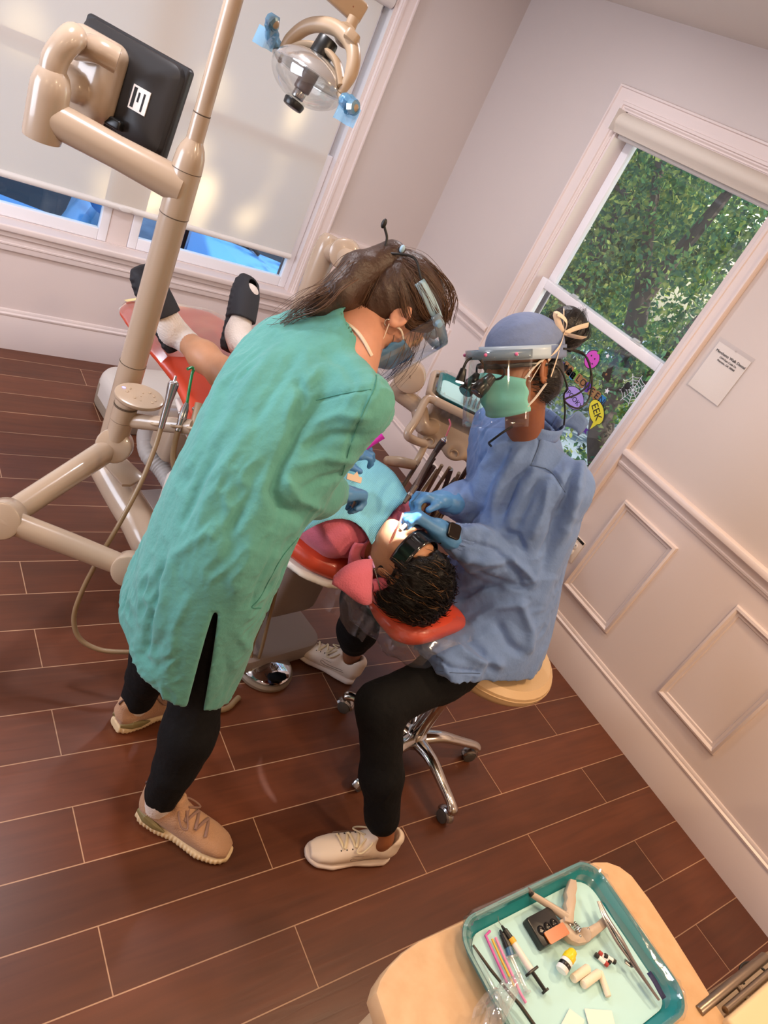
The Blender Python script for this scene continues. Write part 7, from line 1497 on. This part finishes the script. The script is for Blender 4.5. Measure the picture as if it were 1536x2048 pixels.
ps = thing('marking_paper', 'navy blue marking paper strip gripped by the forceps', 'paper strip', tuple(s0)); MB().sheet([[s0.lerp(s1, t) + sd2 * w_ + V((0, 0, .001 * math.sin(t * 5))) for t in np.linspace(0, 1, 6)] for w_ in (-.0055, 0, .0075)]).build('strip', mat('navy_paper', '#151a48', rough=.6), ps, solid=.0004)
# bottle, carpules, cotton rolls
bo_ = thing('dropper_bottle', 'small white dropper bottle with a yellow cap on the big tray', 'bottle', (-1.7368, -3.5226, 0.8425))
b0_, b1_ = V((-1.7688, -3.5287, 0.8535)), V((-1.7483, -3.5205, 0.8610)); bd_ = (b1_ - b0_).normalized(); Mb_ = frame(b0_, z=bd_) @ Matrix.Diagonal((.82, .82, .70, 1))
MB().lathe([(0, 0), (.0105, 0), (.0118, .002), (.0118, .026), (.0105, .029), (0, .029)], Mb_, 26).build('body', M_white, bo_)
MB().lathe([(.0119, .010), (.0121, .0105), (.0121, .019), (.0119, .0195)], Mb_, 26).build('label_band', M_black, bo_)
for q, ch_s in enumerate(('BOND', 'LC', 'B')): pass
MB().lathe([(0, .029), (.0118, .029), (.0122, .031), (.0122, .041), (.0095, .046), (.0085, .053), (.006, .056), (0, .056)], Mb_, 24).build('cap', mat('cap_yellow', '#e3c51c', rough=.35), bo_)
M_red = mat('carpule_red', '#a3322e', rough=.35)
for k, (a, b, lb) in enumerate((((-1.6779, -3.5322, 0.8470), (-1.6666, -3.5545, 0.8470), 'black-tipped compule with white label nearest the cotton rolls'), ((-1.6705, -3.5326, 0.8490), (-1.6606, -3.5540, 0.8500), 'red-ended compule in the middle of the little group'), ((-1.6665, -3.5401, 0.8520), (-1.6531, -3.5568, 0.8520), 'black-ended compule lying across the other two'))):
    a, b = V(a), V(b); o = thing('filling_compule', lb, 'compule', tuple(a), 'filling compules on the big tray')
    MB().cyl(a, a.lerp(b, .28), .0040, bev=.001).build('end_cap', M_black if k != 1 else M_red, o); MB().cyl(a.lerp(b, .28), a.lerp(b, .74), .0036).build('barrel', M_white, o); MB().cyl(a.lerp(b, .74), b, .0041, bev=.001).build('tip_cap', M_red if k == 0 else M_black, o)
M_cot = mat('cotton_white', '#ecdcc8', rough=.95, bump=.15, bscale=300)
for a, b, r, lb in (((-1.7522, -3.5452, 0.8500), (-1.7116, -3.5434, 0.8500), .0068, 'cotton roll nearest the dropper bottle'), ((-1.7404, -3.5585, 0.8500), (-1.6964, -3.5566, 0.8500), .0068, 'middle one of three cotton rolls'), ((-1.6910, -3.5547, 0.8480), (-1.7046, -3.5888, 0.8480), .0050, 'thin bent cotton roll pointing to the near tray edge')):
    tag(MB().cyl(a, b, r, bev=.002).build('cotton_roll', M_cot), lb + ' on the big tray', 'cotton roll', 'cotton rolls on the big tray')
tag(MB().tube([(-1.9050, -3.4453, 0.8620), (-1.8979, -3.4825, 0.8620), (-1.8879, -3.5114, 0.8600), (-1.8771, -3.5386, 0.8580), (-1.8691, -3.5742, 0.8560)], [.0018, .0024, .0022, .003, .003], 8).build('dental_probe', mat('probe_steel', '#6b6660', rough=.3, metal=1)), 'long dark steel probe leaning along the left rim of the big tray', 'probe')
for px_, lb in ((((-1.8174, -3.5845, 0.8435), (-1.7851, -3.5736, 0.8435), (-1.7700, -3.5949, 0.8435), (-1.7921, -3.6067, 0.8435)), 'pointed white paper square at the near edge of the tray'), (((-1.7585, -3.5839, 0.8435), (-1.7115, -3.6048, 0.8435), (-1.7247, -3.6279, 0.8435), (-1.7708, -3.6097, 0.8435)), 'wide white paper square at the near edge of the tray')):
    MB_ = MB(); MB_.prism([(p[0], p[1]) for p in px_], Matrix.Translation((0, 0, .8438)), .0012); tag(MB_.build('gauze_square', M_paper), lb, 'gauze', 'gauze squares on the big tray')
bg = thing('plastic_sleeve', 'crumpled clear plastic sleeve lying over the near left corner of the tray', 'plastic sleeve', (-1.9190, -3.5234, 0.8600))
bs_ = [(-1.8900, -3.5069, 0.8680), (-1.9346, -3.5142, 0.8850), (-1.9693, -3.5204, 0.8850), (-1.9987, -3.5319, 0.8800)]
rows = []
for i in range(18):
    t = i / 17; c = V((-1.8764, -3.5181, 0.8660)).lerp(V((-2.0031, -3.5538, 0.8620)), t); wd = .014 + .055 * t ** .7; nx = V((.75, -.65, 0)); rows.append([c + V((.78, .62, 0)) * wd * math.cos(a) * (1 + .12 * math.sin(a * 4 + i)) + V((0, 0, 1)) * (wd * .40 * math.sin(a) * (1 + .25 * math.sin(a * 5 + i * 1.3)) + .012) for a in np.linspace(0, 2 * PI, 31)[:-1]])
MB().loft(rows, False).build('film', film('sleeve_clear', gloss=.5, rough=.06, bump=1.2, bscale=60, body=.06), bg)

# ================================================================== LIGHT AND CAMERA
def area(name, loc, size, power, colr, rot=(0, 0, 0), shape='DISK', spread=PI):
    l = bpy.data.lights.new(name, 'AREA'); l.shape = shape; l.size = size; l.energy = power; l.color = colr; l.spread = spread
    o = bpy.data.objects.new(name, l); COL.objects.link(o); o.location = loc; o.rotation_euler = rot; return o
def spot(name, loc, target, power, colr, ang, blend=.6, r=.02):
    l = bpy.data.lights.new(name, 'SPOT'); l.energy = power; l.color = colr; l.spot_size = ang; l.spot_blend = blend; l.shadow_soft_size = r
    o = bpy.data.objects.new(name, l); COL.objects.link(o); o.location = loc
    o.rotation_euler = (V(target) - V(loc)).to_track_quat('-Z', 'Y').to_euler(); return o
WARM = (1, .71, .44)
for x, y, e in ((-.6, -3.3, 14), (-1.7, -3.1, 8), (-.8, -4.7, 16), (-2.6, -4.7, 14), (-3.8, -3.4, 10)):
    area('ceiling_lamp', (x, y, ZC - .01), .16, e, WARM)  # assumed lamps, out of view, for the warm room light
area('ceiling_lamp', (-2.3, -1.6, ZC - .01), .16, 13, (.98, .95, 1))  # added neutral fill for the back wall, lamp assumed
area('ceiling_lamp', (-.9, -1.35, ZC - .01), .16, 9, (.98, .95, 1))  # second added neutral fill, nearer the right wall
w = bpy.data.worlds.new('sky'); SC.world = w; w.use_nodes = True; nt = w.node_tree
sk = nt.nodes.new('ShaderNodeTexSky'); sk.sky_type = 'NISHITA'; sk.sun_disc = False; sk.sun_elevation = math.radians(38); sk.sun_rotation = math.radians(120)
nt.links.new(sk.outputs[0], nt.nodes['Background'].inputs[0]); nt.nodes['Background'].inputs[1].default_value = .42
sl = bpy.data.lights.new('sun', 'SUN'); sl.energy = 6; sl.color = (1, .93, .8); sl.angle = .01
so = bpy.data.objects.new('sun', sl); COL.objects.link(so); so.rotation_euler = (-V((.5, -.72, .62))).to_track_quat('-Z', 'Y').to_euler()
# added cool fill at the left wall, for an assumed window; none is built
area('window_daylight', (XL + .02, -1.5, 1.4), 1.3, 55, (.78, .85, 1), (0, math.radians(-90), 0), 'SQUARE')
# added warm spot lights aimed at the blind, in place of sun dapples
rgd = np.random.RandomState(2)
for p, ang, e in (((-1.3718, -0.1600, 1.1509), 3.0, 26), ((-1.3217, -0.1600, 1.0518), 3.0, 30), ((-1.3019, -0.1600, 0.9376), 3.2, 34), ((-1.2765, -0.1600, 0.8200), 2.4, 26), ((-1.5016, -0.1600, 0.9120), 2.6, 30), ((-1.5130, -0.1600, 0.8370), 2.0, 26), ((-1.7339, -0.1600, 0.8738), 2.4, 20), ((-0.9962, -0.1600, 1.4753), 2.6, 24), ((-1.0079, -0.1600, 1.4028), 2.4, 18), ((-1.0557, -0.1600, 0.9824), 3.0, 22), ((-0.9857, -0.1600, 1.0216), 2.0, 16), ((-0.9694, -0.1600, 1.2148), 1.8, 12), ((-1.3977, -0.1600, 1.4643), 3.0, 18), ((-2.1626, -0.1600, 1.3555), 4.0, 12)):
    for k in range(2):
        tx, tz = p[0] + rgd.normal() * .02, p[2] + rgd.normal() * .03
        spot('sun_dapple', (tx + .5, 3.0, tz + .9), (tx, YB + .016, tz), e * 34, (1, .74, .42), math.radians(ang * (.7 + .6 * rgd.rand())), 1, .05)
spot('head_lamp_beam', tuple(l1 + (l1 - l0) * .1), tuple(H3.p(-.005, .09, -.068)), 60, (.9, .95, 1), math.radians(12), .25, .008)
cam = bpy.data.cameras.new('camera'); co = bpy.data.objects.new('camera', cam); COL.objects.link(co)
cam.sensor_fit = 'VERTICAL'; cam.sensor_height = 36; cam.lens = 36 * 1409.93 / 2048; cam.clip_start = .02; cam.clip_end = 200
r_, d_, f_ = V((0.783088, -0.462688, 0.415563)), V((0.026026, -0.643238, -0.765224)), V((0.621366, 0.610053, -0.491670))
Mc = Matrix((r_, -d_, -f_)).transposed().to_4x4(); Mc.translation = V((-2.684488, -3.611044, 1.824709)); co.matrix_world = Mc
SC.camera = co
SC.view_settings.view_transform = 'Standard'; SC.view_settings.look = 'None'; SC.view_settings.gamma = 1; SC.view_settings.use_curve_mapping = False
SC.view_settings.exposure = .3
SC.cycles.max_bounces = 8; SC.cycles.transparent_max_bounces = 24; SC.cycles.caustics_reflective = False; SC.cycles.caustics_refractive = False
SC.cycles.sample_clamp_indirect = 4
# every thing that is one mesh gets its origin at its base
for o in list(COL.objects):
    if o.type == 'MESH' and o.parent is None:
        c = np.zeros(len(o.data.vertices) * 3); o.data.vertices.foreach_get('co', c); c = c.reshape(-1, 3)
        if not len(c): continue
        q = V((*((c[:, :2].min(0) + c[:, :2].max(0)) / 2), c[:, 2].min()))
        if o.get('kind') == 'structure': continue
        o.data.transform(Matrix.Translation(-q)); o.location = q
        for ch in o.children: ch.matrix_parent_inverse = Matrix.Translation(-q)
